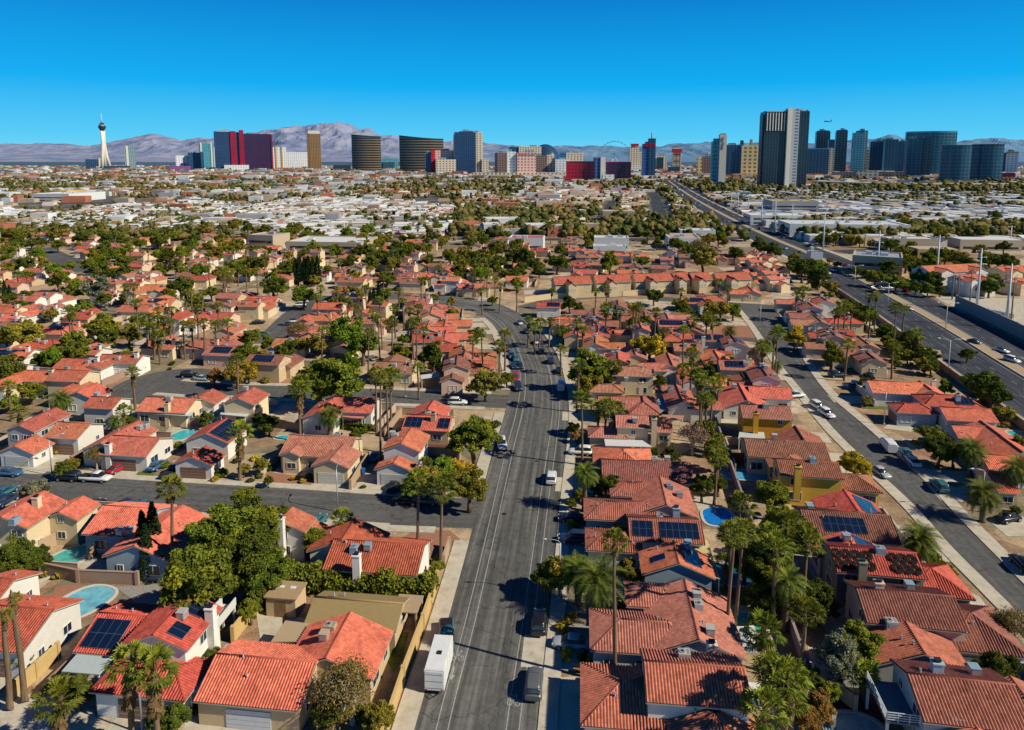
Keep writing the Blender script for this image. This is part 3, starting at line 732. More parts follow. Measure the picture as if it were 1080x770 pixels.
CARC=dict(white=(.72,.72,.72),silver=(.42,.43,.45),black=(.015,.016,.02),grey=(.12,.125,.13),red=(.42,.02,.03),blue=(.04,.13,.26),teal=(.04,.16,.20),tan=(.42,.34,.24),navy=(.02,.04,.09))
def car(x,y,hd,kind='sedan',col='white',z=0.03,look=None,label=None,small=False):
    """hd: heading as an angle in the ground plane."""
    P=shared(('car',kind),lambda:car_parts(kind))
    word={'sedan':'car','suv':'sport utility car','pickup':'pickup truck','van':'van'}[kind]
    rt=thing({'sedan':'car','suv':'car','pickup':'pickup_truck','van':'van'}[kind],'car' if kind in('sedan','suv') else word,(x,y,z),hd,label,look or f'{col} {word}')
    c=CARC[col]
    link('body',P[0],rt,c); link('window',P[1],rt)
    if small: return rt
    link('roof',P[2],rt,c)
    for sx in (-1,1):
        for sy in (-1,1):
            wo=link('wheel',P[3],rt,None,(sx*P[6],sy*0.82,0.36)); link('rim',P[4],wo)
    front={'sedan':(2.18,.62),'suv':(2.22,.8),'pickup':(2.62,.85),'van':(2.4,.85)}[kind]
    for s in (-1,1): link('headlight',P[5],rt,None,(front[0]-0.02,s*0.58,front[1]))
    return rt
# ------------------------------------------------------------------ the ground and the roads
mb=MB()
S=40000
xs=[-S,-3000,-800,-300,300,800,3000,S]; ys=[-300,0,300,800,2500,8000,S]
for i in range(len(xs)-1):
    for k in range(len(ys)-1): mb.face([(xs[i],ys[k],0),(xs[i+1],ys[k],0),(xs[i+1],ys[k+1],0),(xs[i],ys[k+1],0)])
struct(mb.build('ground','ground'))
ROADS=[]
def edges(Ls,Rs,n=60,raw=False):
    if not raw: Ls,Rs=W(Ls),W(Rs)
    def rs(p):
        p=smooth_line(p,2.0); d=[0]
        for a,b_ in zip(p,p[1:]): d.append(d[-1]+math.dist(a,b_))
        out=[]
        for i in range(n+1):
            t=d[-1]*i/n; k=max(j for j in range(len(d)) if d[j]<=t+1e-9); k=min(k,len(p)-2)
            f=(t-d[k])/max(1e-9,d[k+1]-d[k]); out.append((p[k][0]+(p[k+1][0]-p[k][0])*f,p[k][1]+(p[k+1][1]-p[k][1])*f))
        return out
    return rs(Ls),rs(Rs)
def road(name,A,B,mat,z=0.03,keep=True):
    mb=MB(); ribbon(mb,A,B,z); struct(mb.build(name,mat))
    if keep:
        for a,b_ in zip(A,B): ROADS.append(((a[0]+b_[0])/2,(a[1]+b_[1])/2,math.dist(a,b_)/2))
def strip(name,P,d0,d1,z,mat,side=None):
    mb=MB(); ribbon(mb,offset_line(P,d0),offset_line(P,d1),z,0,side); return struct(mb.build(name,mat))
def lerp2(A,B,f): return [(a[0]+(b_[0]-a[0])*f,a[1]+(b_[1]-a[1])*f) for a,b_ in zip(A,B)]
ML,MR=edges([(-11.6,30),(-10,56.4),(-8.3,72),(-6.3,95),(-4,124),(-1.9,144.6),(-.3,168),(-1.2,190),(-5.5,228),(-13,252),(-25,268),(-48,280),(-75,286)],
            [(0,30),(2.6,56),(3.9,67),(6,85),(8.6,108),(11.2,129),(13.4,151),(14.0,172),(13.2,198),(9.4,228),(3,252),(-10,276),(-38,292),(-72,299)],130)
road('main_road',ML,MR,'asphalt')
for f in (0.178,0.272,0.745,0.85):
    mb=MB(); w=0.0042; nn=int(len(ML)*0.86); ribbon(mb,lerp2(ML,MR,f-w)[:nn],lerp2(ML,MR,f+w)[:nn],0.036); struct(mb.build('road_line','white_line'))
# bicycle symbol and arrow in the left cycle lane
def glyph(px,py,kind):
    x,y=G(px,py); mb=MB(); a=0.09
    def P(u,v): q=rot2(u,v,-a); return (x+q[0],y+q[1],0.038)
    def ln(p,q,w=0.07):
        d=Vector((q[0]-p[0],q[1]-p[1])).normalized(); n=(-d[1]*w,d[0]*w); mb.face([P(p[0]+n[0],p[1]+n[1]),P(p[0]-n[0],p[1]-n[1]),P(q[0]-n[0],q[1]-n[1]),P(q[0]+n[0],q[1]+n[1])])
    if kind=='bike':
        for cx in (-.42,.42):
            c=[(cx+.27*math.cos(2*PI*k/10),.45*math.sin(2*PI*k/10)) for k in range(10)]
            for k in range(10): ln(c[k],c[(k+1)%10],.05)
        ln((-.42,0),(-.1,.75)); ln((-.1,.75),(.32,.7)); ln((.42,0),(.25,1.1)); ln((.1,0),(-.15,1.0)); ln((-.42,0),(.1,0)); ln((.1,0),(.32,.75)); ln((.1,1.15),(.4,1.1)); ln((-.3,1.0),(0,1.0))
    else:
        ln((0,1.0),(0,-.4),.09); mb.face([P(-.35,-.35),P(.35,-.35),P(0,-1.1)])
    struct(mb.build('road_marking','white_line'))
glyph(*ZP('B',820,478),'bike'); glyph(*ZP('B',800,540),'arrow'); glyph(*ZP('B',1048,660),'bike')
for f,q in ((.5,20),(.62,38),(.4,52),(.55,70),(.33,30)):
    x_,y_=lerp2(ML,MR,f)[q]; mb=MB(); mb.tube([(x_,y_,.03),(x_,y_,.042)],.38,14,0,False); struct(mb.build('manhole_cover_road_lid','dark'))
# side streets
def street(name,P,w,mat='asphalt_street',z=0.026):
    P=smooth_line(P,3.0); road(name,offset_line(P,-w/2),offset_line(P,w/2),mat,z); return P
def walkpair(P,w,sw=1.8):
    for s in (-1,1):
        strip('pavement',P,s*(w/2+sw) if s<0 else w/2,-w/2 if s<0 else w/2+sw,0.13,'concrete',0.0)
X1=street('side_street',W([(-125,121),(-98,114),(-76,109),(-57,106.5),(-40,104.5),(-22,102),(-5,100.8)]),9.5,z=0.029)
walkpair(X1[:-2],9.5)
X2=street('side_street',W([(-88,166),(-72,163),(-49,161),(-21,157.5),(0,154.8)]),9.0,z=0.029)
walkpair(X2[:-2],9.0)
def disc(name,x,y,r,z,mat,walk=True):
    n=28; mb=MB(); mb.face([(x+r*math.cos(2*PI*k/n),y+r*math.sin(2*PI*k/n),z) for k in range(n)],0,[(r*math.cos(2*PI*k/n),r*math.sin(2*PI*k/n)) for k in range(n)])
    struct(mb.build(name,mat)); ROADS.append((x,y,r))
disc('cul_de_sac',*G(180,406),14,0.034,'asphalt_street')
RL,RR=edges([G(*p) for p in ((772,322),(790,345),(812,380),(835,410),(869,453),(912,496),(951,534),(989,578),(1028,618),(1073,664),(1130,722))],[G(*p) for p in ((822,325),(838,345),(856,380),(881,414),(927,453),(980,500),(1028,549),(1080,600),(1140,660),(1220,745))],80,True)
road('right_street',RL,RR,'asphalt_street',0.028)
mb=MB(); ribbon(mb,offset_line(RL,-2.2),RL,0.13,0,0.0); struct(mb.build('pavement','concrete')); mb=MB(); ribbon(mb,RR,offset_line(RR,2.2),0.13,0,0.0); struct(mb.build('pavement','concrete'))
X3=street('back_street',W([(58,283),(75,276),(92,268),(112,262),(135,262)]),9,z=0.024)
disc('cul_de_sac',*G(795,352),11,0.036,'asphalt_street')
X4=street('left_street',[G(285,362),G(300,345),G(318,328),G(345,312)],11,z=0.024)
X5=street('left_street',[G(42,262),G(62,272),G(92,286)],14,z=0.022)
X6=street('short_street',W([(5,262),(16,276),(26,284),(48,290)]),9,z=0.0235)
# pavements of the main road (gaps at the side streets)
def cut(P,y0,y1): return [p for p in P if y0<=p[1]<=y1]
for y0,y1 in ((30,98.6),(114,152.6),(164.5,246)):
    a=[(p,q) for p,q in zip(offset_line(ML,-2.3),ML) if y0<=q[1]<=y1]
    mb=MB(); ribbon(mb,[p for p,q in a],[q for p,q in a],0.13,0,0.0); struct(mb.build('pavement','concrete'))
a=[(q,p) for p,q in zip(offset_line(MR,2.0),MR) if 30<=q[1]<=246]
mb=MB(); ribbon(mb,[p for p,q in a],[q for p,q in a],0.13,0,0.0); struct(mb.build('pavement','concrete'))
# the divided road on the right
FWC=smooth_line(W([(128,118),(140,179),(151.5,231),(162,288),(180,393),(197,552),(232,800),(290,1160),(420,1900)]),8)
FL=offset_line(FWC,-17.5); FR=offset_line(FWC,14.5)
road('divided_road',FL,FR,'asphalt_freeway',0.02)
strip('road_median',FWC,-1.6,1.6,0.2,'gravel_tan',0.0)
strip('road_median_kerb',FWC,-1.95,-1.6,0.24,'concrete',0.0); strip('road_median_kerb',FWC,1.6,1.95,0.24,'concrete',0.0)
def dashes(P,d,w,on,off,mat,z):
    mb=MB(); A,B=offset_line(P,d-w),offset_line(P,d+w); s=0
    def at(L,t):
        k=0
        while k<len(L)-2 and t>math.dist(L[k],L[k+1]): t-=math.dist(L[k],L[k+1]); k+=1
        f=min(1,t/max(1e-6,math.dist(L[k],L[k+1]))); return (L[k][0]+(L[k+1][0]-L[k][0])*f,L[k][1]+(L[k+1][1]-L[k][1])*f)
    while s<700:
        a,b_,c,d_=at(A,s),at(B,s),at(B,s+on),at(A,s+on); mb.face([(*a,z),(*b_,z),(*c,z),(*d_,z)]); s+=on+off
    struct(mb.build('road_line',mat))
for d in (-13.8,-10.2,-6.6,5.2,8.6): dashes(FWC,d,.06,3,9,'white_line',.026)
for d in (-17,-3,3.0,13.2): strip('road_line',FWC,d-0.06,d+0.06,0.026,'white_line')
strip('pavement',FWC,-20.2,-17.5,0.13,'concrete',0.0)
strip('pavement',[p for p in FWC if p[1]>280],14.5,17,0.13,'concrete',0.0)
# far roads
street('far_road',W([(205,430),(250,440),(330,450),(500,440)]),18,'asphalt_freeway',0.016)
street('far_road',W([(-40,505),(60,500),(197,512)]),13,'asphalt_freeway',0.015)
street('far_road',[G(697,231),G(692,212),G(688,203)],14,'asphalt_freeway',0.012)
street('far_road',[G(625,240),G(640,222),G(646,212)],10,'asphalt_freeway',0.012)
street('far_road',W([(225,330),(300,335),(420,330)]),11,'asphalt_freeway',0.013)
# yards: gravel, paving and lawn patches where the photograph shows them
_pz=[0.010]
def patch(reg,pts,name,mat):
    _pz[0]+=0.0011; mb=MB(); P=[ZG(reg,*p) for p in pts]
    if sum(P[i][0]*P[(i+1)%len(P)][1]-P[(i+1)%len(P)][0]*P[i][1] for i in range(len(P)))<0: P=P[::-1]
    mb.face([(*p,_pz[0]) for p in P]); struct(mb.build(name,mat))
patch('F',[(650,612),(790,615),(830,650),(800,700),(620,760),(600,640)],'gravel_yard','gravel_red')
patch('F',[(0,395),(70,380),(240,400),(215,445),(0,430)],'gravel_yard','gravel_red')
patch('E',[(700,330),(1080,300),(1080,428),(740,420)],'gravel_yard','gravel_tan')
patch('E',[(545,395),(565,362),(635,372),(615,402)],'lawn','lawn'); patch('E',[(60,350),(160,320),(270,300),(300,330),(210,375),(80,372)],'lawn','lawn')
patch('B',[(520,470),(560,365),(620,375),(600,470),(560,540)],'lawn','lawn')
patch('H',[(420,120),(460,92),(560,95),(540,125)],'lawn','lawn')
patch('C',[(160,260),(330,245),(420,300),(330,340),(170,320)],'gravel_yard','gravel_tan'); patch('C',[(185,480),(370,470),(520,500),(500,530),(340,530),(180,525)],'gravel_yard','gravel_tan')
patch('C',[(150,330),(330,345),(340,440),(160,470)],'gravel_yard','gravel_grey')
patch('C',[(100,650),(175,560),(360,545),(360,800),(180,800)],'concrete_drive','concrete')
patch('G',[(215,500),(330,470),(420,450),(420,500),(320,540),(215,535)],'gravel_yard','gravel_tan'); patch('G',[(730,470),(830,480),(850,560),(770,560)],'patio','concrete')
patch('C',[(890,260),(1070,265),(1080,440),(900,420)],'patio','concrete')
patch('D',[(300,620),(520,630),(500,770),(310,770)],'paved_patio','paver'); patch('D',[(200,430),(280,445),(330,510),(210,510)],'patio','concrete')
patch('D',[(790,180),(900,230),(1010,380),(960,400),(830,260)],'concrete_drive','concrete')
patch('A',[(180,105),(330,50),(480,100),(400,150)],'patio','concrete'); patch('A',[(225,190),(330,180),(480,200),(480,270),(330,330),(200,260)],'patio','gravel_red')
patch('A',[(0,640),(190,620),(380,690),(420,800),(0,800)],'concrete_drive','concrete'); patch('A',[(790,690),(1000,700),(1075,690),(1075,800),(720,800)],'concrete_drive','concrete')
patch('A',[(470,190),(640,180),(700,260),(560,260)],'gravel_yard','gravel_grey'); patch('B',[(0,300),(60,285),(240,330),(200,420),(20,420)],'patio','concrete')
patch('E',[(660,230),(690,195),(810,200),(720,290)],'patio','concrete'); patch('E',[(430,400),(500,330),(590,345),(540,405)],'concrete_drive','concrete')
patch('F',[(220,450),(250,390),(410,395),(390,455)],'concrete_drive','concrete'); patch('F',[(390,460),(440,380),(620,410),(600,480)],'concrete_drive','concrete')
patch('F',[(640,230),(830,240),(820,330),(640,310)],'paved_yard','paver')
patch('H',[(505,200),(560,160),(650,190),(620,215)],'concrete_drive','concrete'); patch('H',[(650,290),(760,300),(840,330),(700,320)],'gravel_yard','gravel_red'); patch('H',[(930,570),(1000,560),(1100,560),(1100,640),(1010,640)],'concrete_drive','concrete')
patch('L',[(700,280),(1080,290),(1080,430),(900,370)],'utility_yard','concrete')
patch('L',[(560,480),(740,500),(760,590),(640,600)],'gravel_yard','gravel_tan')
patch('K',[(760,400),(960,400),(990,450),(800,440)],'gravel_yard','gravel_red')
# ------------------------------------------------------------------ houses measured in the photograph
AR,AS,AL=0.10,0.155,0.115
hz('C','two-storey house with long red tiled roof beside the dark parked car','white','brick',AR,[(533,497,948,515,6.9,7.4,'g'),(372,568,560,578,4.6,8.5,'h'),(797,645,850,790,5.0,8.5,'h')],'l',[(700,470)],[],(),'w')
hz('C','wide red-roofed house with rooftop coolers between the big date palm and palms','white','dusty',AR,[(697,158,765,405,5.6,10.5,'g'),(385,312,690,345,4.8,7.2,'h'),(505,190,650,197,4.8,5,'h')],'l',[(750,240),(757,278),(805,380)],[(812,450)])
hz('C','house with small solar panels on both roof slopes above the date palm','blue','coral',AR,[(652,2,685,95,5.6,9.5,'g')],'l',[(715,30)],[],[(0,'l',.3,.55,.35,.7),(0,'r',.15,.9,.35,.8)],'b')
hz('G','house whose front roof slope carries two wide solar arrays','white','brown',AR,[(470,567,768,573,5.2,7.5,'g'),(345,622,480,626,4.2,6,'h')],'l',[(715,665)],[],[(0,'f',.06,.33,.18,.85),(0,'f',.42,.94,.18,.85)],'b')
hz('G','cross-gabled red roofed house with coolers left of the blue pool','blue','brick',AR,[(602,397,628,512,5.4,9.6,'g'),(340,500,580,503,4.6,6.6,'h'),(435,422,600,425,4.6,5.5,'h')],'l',[(640,445),(680,470),(600,550)],[(668,545)],(),'g')
hz('G','low house with long brown tiled roof parallel to the main road houses','tan','brown',AR,[(362,332,725,338,5.0,8.6,'g')],'l',[(632,322),(580,322)])
hz('G','coral hip-roofed house beside the car in the driveway','cream','coral',AR,[(450,262,456,318,4.9,11,'h')],'l')
hz('G','two-storey cream house with brown roof and tall side chimney','cream','dusty',AR,[(420,143,555,148,6.6,6.8,'g'),(340,192,440,196,4.2,5.6,'h'),(585,172,650,176,4.2,5.5,'g')],'l',[(500,170)],[(578,178)])
hz('G','brown roofed house behind tarps and a cluttered patio','tan','dusty',AR,[(350,68,520,74,5,7.5,'g'),(522,58,545,105,4.8,7,'h')],'l')
hz('K','two-storey cream house with brown roof by the dark broad tree','cream','dusty',AR,[(400,562,575,568,6.6,7,'g'),(335,635,430,640,4.2,5.5,'h'),(580,640,650,645,4.2,5,'g')],'l',[(465,592)],[(525,645)])
hz('G','orange-walled two-storey house with chimney','orange','brown',AS,[(928,103,1130,110,6.4,7.5,'g')],'r',[(1030,120)],[(992,155)],(),'g')
hz('G','coral cross-gabled house behind the orange-walled house','white','coral',AS,[(918,14,958,85,4.9,10.5,'g'),(960,28,1130,34,5,7.6,'g')],'r',[(905,35)])
hz('G','house with a long ribbed brown roof beside the red garden wall','cream','brown',AS,[(945,247,1270,254,5.2,8.6,'g')],'r')
hz('H','coral-roofed house behind the long brown roof and yellow tree','pink','brick',AS,[(150,189,183,246,4.9,9.6,'g')],'r',[(65,235)])
hz('H','bright yellow two-storey house with cooler and chimney','yellow','brown',AS,[(72,330,322,336,6.6,6.8,'g'),(325,388,432,392,4.4,6.6,'h'),(112,292,135,330,4.6,7.5,'h')],'r',[(218,345)],[(160,375)],(),'b')
hz('H','red ribbed roof house with tilted solar panels right of the yellow house','grey','red',AS,[(345,449,402,535,5.1,9.6,'g')],'r',[(210,520),(262,528)],[],[(0,'r',.1,.85,.2,.8)],'b')
hz('H','long brown roofed house with one stepped dark solar array','cream','brown',AS,[(172,540,528,546,5,9.4,'g')],'r',[],[],[(0,'f',.22,.68,.25,.8)])
hz('H','house with solar on both slopes above the pool-heater roof','grey','red',AS,[(347,618,393,688,5,9.4,'g')],'r',[(355,665)],[],[(0,'l',.2,.75,.3,.8),(0,'r',.1,.9,.25,.85)],'b')
hRING=hz('D','olive two-storey house with black coiled pool heaters on its roof','olive','red',AS,[(292,36,635,42,6.4,7.2,'g'),(645,114,755,116,4.4,7.6,'h')],'r',[(492,60)],[(423,100)],(),'b')
hz('D','long red roofed house with small chimney below the pool-heater house','pink','brown',AS,[(398,203,790,222,6.2,8.2,'g'),(795,293,930,302,4.4,9,'h')],'r',[(612,192)],[(488,200)],(),'b')
hz('D','house with one dark ribbed and one bright coral roof slope','grey','brick',AS,[(598,330,676,463,5.1,10.2,'g')],'r',[(540,345)],[],(),'w')
hz('D','two-storey house with white railed balcony deck and long red roof','blue','brick',AS,[(604,547,1040,585,6.4,8.4,'g'),(1010,555,1100,640,4.7,8.5,'g')],'r',[(875,535)],[(725,530)],(),'b')
hz('D','red roofed house at the corner below the balcony house','cream','coral',AS,[(872,728,905,800,4.8,8.5,'g')],'r',[(800,742)],[],(),'b')
hz('H','coral roofed white house right of the street behind the round broad trees','white','coral',AS,[(740,116,940,120,4.8,7.5,'g')],'l')
hz('H','coral house with two crossing roofs behind the green street trees','blue','coral',AS,[(905,168,985,232,4.8,8.6,'g'),(790,192,930,188,4.6,6.8,'g')],'l')
hz('H','broad red roofed house behind the leaning date palm','white','coral',AS,[(985,230,1075,298,5,9.4,'g'),(905,308,1080,312,4.7,6.5,'g')],'l')
hz('H','low red ribbed roof between the two big date palms','tan','red',AS,[(930,378,1010,376,4.6,8.6,'g')],'l')
hz('H','dark red hipped roof house beside the small lawn','blue','red',AS,[(575,97,680,99,4.4,6,'h'),(690,62,850,66,5.0,7.4,'h')],'l',[],[(810,80)],[(1,'f',.55,.85,.2,.8)])
hz('H','coral roofed house with a white chimney above the small lawn','white','coral',AS,[(445,8,665,12,5,8.2,'g'),(640,5,720,45,4.8,8,'g')],'l',[],[(712,10)])
hz('A','white house with arched wall and red roof beside the palm trunks','white','red',AL,[(-70,270,228,277,5.4,9.4,'g')],'f')
hz('A','red roofed white house behind the arched house, left of the round pool','white','red',AL,[(-60,152,62,160,5,8.5,'g')],'f')
hA2=hz('A','two-storey white house with three solar arrays and white balcony','white','red',AL,[(785,214,614,386,6.8,7.8,'g'),(395,298,600,308,4.9,8.6,'g'),(480,512,770,502,4.2,6,'h')],'f',[(742,318)],[(856,285)],[(1,'f',.1,.78,.12,.85),(0,'r',.12,.38,.3,.75),(0,'r',.6,.95,.3,.8)])
hz('B','red and coral roofed house between the yellow walls and bare tree','tan','coral',AL,[(395,294,270,480,5.0,10.4,'g'),(-170,468,250,492,4.8,9,'g')],'f',[(303,362),(278,400)],[],(),'t')
hz('B','long tan house with flat pale roof below the tall hedge','tan','tan',AL,[(235,232,600,256,3.9,6.5,'g')],'f',driveway=False)
hz('E','two-storey cream house with chimney across the side street','cream','coral',AL,[(192,455,-10,560,6.6,8,'g'),(312,474,264,543,5.4,6,'g')],'b',[(60,575)],[(150,505)],(),'b')
hz('E','coral cross-gabled house with two coolers behind the dark cypresses','blue','coral',AL,[(418,514,640,528,5.2,9.6,'g'),(720,510,570,680,5.2,10,'g')],'b',[(490,614),(525,594)])
hz('E','two-storey coral roofed house above the green lawn','grey','coral',AL,[(230,114,75,186,6.6,6.6,'g')],'f')
hz('E','coral house with a white gable wall beside the lawn house','white','coral',AL,[(234,174,372,180,5.2,8,'g')],'f')
hz('E','low garage house with coral front gable behind the blue car','white','coral',AL,[(130,224,78,272,4.4,7.6,'g')],'f')
hz('E','wide coral house with red car in its driveway','white','coral',AL,[(563,167,408,258,5,8.6,'g'),(458,230,655,238,5,9,'g')],'f',[(568,200),(592,188)],[(440,270)])
hz('E','coral roofed house with white patio cover near the cul-de-sac','cream','coral',AL,[(595,72,800,80,5,8.6,'g')],'b',[(690,88)],[(680,105)])
hz('E','two-storey white house with small coral roof and cooler','white','coral',AL,[(372,70,497,76,6,6.6,'g')],'b',[(395,70)])
hz('E','broad coral roofed house below the cul-de-sac circle','white','coral',AL,[(398,14,310,52,5.5,8.6,'g')],'b')
hz('E','two-storey cream house with white patio roof behind the fat palm','cream','coral',AL,[(1055,32,945,76,6.4,7.6,'g')],'b',[(1000,45)])
hz('E','coral house covered by dark solar panels behind the fat palm','white','red',AL,[(945,158,812,218,5.4,9.4,'g'),(838,270,782,316,4.4,7.8,'g')],'f',[],[],[(0,'r',.05,.95,.08,.9)])
hz('E','little coral gable house near the red bush by the circle','white','coral',AL,[(860,38,815,74,4.6,7.6,'g')],'b')
hz('F','coral house with brown garage door and gravel front yard','cream','dusty',AL,[(132,229,408,239,5.2,9.6,'g'),(352,264,304,330,4.7,7.2,'g'),(163,264,142,296,4.4,4,'g')],'f',[(330,215)])
hz('F','coral roofed house with pink awning behind the low date palm','white','coral',AL,[(322,67,490,83,5.4,8.6,'g'),(332,66,240,136,5,7.6,'g')],'b')
hz('F','coral house with chimney and two dark solar arrays by the corner','tan','coral',AL,[(722,84,700,122,5,8,'g'),(612,142,800,152,4.8,8,'g')],'b',[(700,140)],[(722,158)],[(1,'f',.05,.4,.15,.8),(1,'f',.75,.98,.15,.8)])
hz('F','two-storey white house with coral front gable near the corner trees','white','coral',AL,[(636,197,584,262,6.6,7.4,'g'),(575,312,562,342,4.4,7.2,'g')],'f',[(555,215),(565,225)])
hz('F','coral and brick roofed corner house with grey chimney above the hedge','white','red',AL,[(408,564,345,656,5.2,10.4,'g'),(310,658,690,670,5,8.8,'g')],'b',[(400,690),(455,690)],[(410,740)],(),'b')
hz('F','two-storey house with blue cooler hidden partly by the great pine','white','coral',AL,[(148,519,96,578,6.2,7.6,'g'),(205,565,190,600,4.6,6,'g')],'b',[(95,575)],[(100,590)],(),'b')
# heater coils on the olive house
rt,roofs=hRING
w=[w for w in HOUSES[-1][4]] and next(h for h in HOUSES if h[0] is rt)[4][0]
th=math.atan2(w['zr']-w['ze'],w['W']/2)
def coil():
    mb=MB()
    for rr_ in (0.25,0.42,0.58,0.72):
        p=[(rr_*math.cos(2*PI*k/18),rr_*math.sin(2*PI*k/18),0.0) for k in range(19)]; mb.tube(p,0.06,5,cap=False)
    return mb.mesh('pool_heater_coil',['rubber'])
for cx0 in (-0.44,-0.33,-0.22,-0.1,0.2,0.3,0.4):
    for fy in (0.28,0.68):
        o=link('pool_heater_coil',shared('coil',coil),roofs[0],None,(w['cx']+cx0*w['L'],w['cy']-w['W']/2*(1-fy),w['ze']+(w['zr']-w['ze'])*fy+0.27)); o.rotation_euler=(th,0,0)
# ------------------------------------------------------------------ the other houses, one by one where the photograph shows a roof
GEN=dict(
I=[(345,75),(60,95),(110,122),(55,130),(770,105),(720,122),(830,125),(40,65),(460,212),(590,205),(560,228),(650,238),(655,290),(560,318),(640,318),(810,200),(940,290),(980,262),(1050,292),(930,322),(1025,320),(890,350),(720,370),(190,287),(130,300),(30,325),(195,325),(270,388),(30,352),(190,460),(60,495),(340,540),(520,530),(830,462),(900,495),(150,590),(945,420),(300,610),(60,245),(150,165),(1050,170),(990,130),(1050,105),(930,100),(400,92),(290,90),(560,100)],
J=[(70,75),(135,100),(200,78),(290,78),(75,125),(30,130),(245,104),(510,105),(555,78),(520,138),(475,112),(420,165),(365,190),(470,190),(330,165),(310,230),(385,238),(30,285),(625,185),(685,185),(640,215),(595,200),(760,190),(795,217),(850,240),(915,170),(820,160),(960,225),(650,322),(735,320),(715,358),(770,385),(700,398),(770,440),(700,460),(845,495),(845,530),(790,590),(570,555),(450,385),(300,330),(240,355),(120,410),(40,550),(965,80),(900,80),(850,80),(640,78),(380,110)],
K=[(265,85),(115,85),(215,140),(275,142),(335,142),(300,175),(470,172),(600,168),(520,108),(650,105),(455,105),(870,112),(745,285),(810,268),(1010,295),(460,310),(430,330),(180,365),(330,385),(350,412),(215,420),(340,455),(430,545),(505,598),(630,360),(650,432),(900,482),(835,522),(935,528),(905,572),(1020,612),(930,660),(1030,660),(540,350),(270,390),(720,395)],
L=[(20,290),(110,290),(275,302),(130,340),(90,368),(250,358),(310,420),(230,452),(440,512),(425,458),(590,640),(20,600),(50,655),(160,330)])
SPECIAL={('K',630,360):1}
n=0
for reg,pts in GEN.items():
    for (zx,zy) in pts:
        rr=random.Random(n*17+3); n+=1
        px,py=ZP(reg,zx,zy); x,y=G(px,py,4.6)
        ang=AL+rr.uniform(-.06,.06); fr=rr.choice('fbfb')
        if px>595 and py>325: ang=AR+.03; fr=rr.choice('lr')
        if px>800 and py>310: ang=AS; fr='l'
        if 420<px<505 and 315<py<400: ang=-0.05; fr='r'
        if py<300: ang=0.11+rr.uniform(-.1,.25)
        sc=1.0 if py>300 else 0.92
        # keep clear of roads and of what stands already
        if any(math.hypot(x-h[1],y-h[2])<6.0 for h in HOUSES): continue
        for it in range(12):
            hit=[(q[0],q[1],q[2]+6.0-math.hypot(x-q[0],y-q[1])) for q in ROADS if math.hypot(x-q[0],y-q[1])<q[2]+6.0]
            if not hit: break
            q=max(hit,key=lambda t:t[2]); d=Vector((x-q[0],y-q[1])); d=d.normalized() if d.length>0.01 else Vector((1,0)); x+=d.x*(q[2]+.2); y+=d.y*(q[2]+.2)
        hgen(x,y,ang,fr,n*31+7,detail=1,scale=sc*rr.uniform(.85,1.05),roof=('brown' if rr.random()<.4 else None) if px>595 and py>330 else None)
hz('K','white house with a broad dark solar array on a coral roof','white','coral',AR,[(595,378,735,372,5.2,7.5,'g')],'l',[],[],[(0,'f',.05,.85,.2,.85)])
hz('K','white two-storey house with dark solar panels and a white chimney','white','brown',AR,[(735,432,865,436,6.2,6.5,'g')],'l',[],[(778,455)],[(0,'f',.05,.55,.2,.85),(0,'f',.65,.95,.2,.85)])
hz('K','white low house with dark solar roof beside the main road bend','white','red',AR,[(100,305,200,303,5.4,6.5,'g')],'f',[],[],[(0,'f',.45,.95,.2,.85)])
# terraced houses behind the long cream wall
for i,(a,b_) in enumerate([((165,200),(318,198)),((328,192),(480,193)),((488,188),(645,186)),((650,183),(715,182)),((718,183),(806,184)),((812,182),(968,184))]):
    o=hz('K',['first','second','third','fourth','fifth','sixth'][i]+' townhouse from the main road in the coral-roofed row behind the wall','cream','coral',-0.16,[(*a,*b_,7.9,9,'g',.56),((a[0]+b_[0])/2-4,a[1]+4,(a[0]+b_[0])/2-14,a[1]+26,7.0,4.2,'g',.6)],'f',name='townhouse',cat='townhouse',seed=4,driveway=False,group='terraced townhouses behind the long cream wall')
for i,(zx,zy) in enumerate([(955,105),(985,135),(1010,158),(1040,178),(1065,200),(1045,120),(1000,100)]):
    x,y=ZG('K',zx,zy,6); hgen(x,y,-0.3,'l',900+i,look='stepped townhouse with coral roof',detail=1,wall='cream',roof='coral',two=True,scale=.85)
for i,(zx,zy) in enumerate([(20,135),(40,170),(90,165),(85,195),(40,112)]):
    x,y=ZG('L',zx,zy,6); hgen(x,y,-0.3,'l',930+i,look='tall townhouse with coral roof by the bend',detail=1,wall='cream',roof='coral',two=True,scale=.85)
def apartment(reg,zx,zy,label,wall,roof,ang,L,W,zr):
    x,y=ZG(reg,zx,zy,zr-1); u=rot2(0,1,-ang); v=rot2(1,0,-ang)
    ws=[dict(x=x,y=y,L=L,W=W,zr=zr,ax='x',t='g')]
    for s in (-1,1): ws.append(dict(x=x+v[0]*s*L*.3-u[0]*W*.3,y=y+v[1]*s*L*.3-u[1]*W*.3,L=W*.95,W=W*.6,zr=zr-.5,ax='y',t='g'))
    return house('apartment_house',label,None,wall,roof,ang,ws,'f',(),(),(),1,driveway=False,cat='apartment house')
apartment('L',775,160,'long coral roofed apartment block among trees beyond the divided road','white','orange',-.2,30,12,10)
apartment('L',855,200,'white gabled apartment block behind the steel pylons','white','coral',-.2,13,10,8.5)
apartment('L',1030,165,'orange roofed apartment block beside the tall pylons','cream','orange',-.2,18,11,8)
apartment('L',1060,215,'small orange roofed block behind the wooden poles','cream','orange',-.2,13,9,6.5)
rr=random.Random(99); nh=sum(1 for h in HOUSES if h[0].name.startswith('house')); tries=0
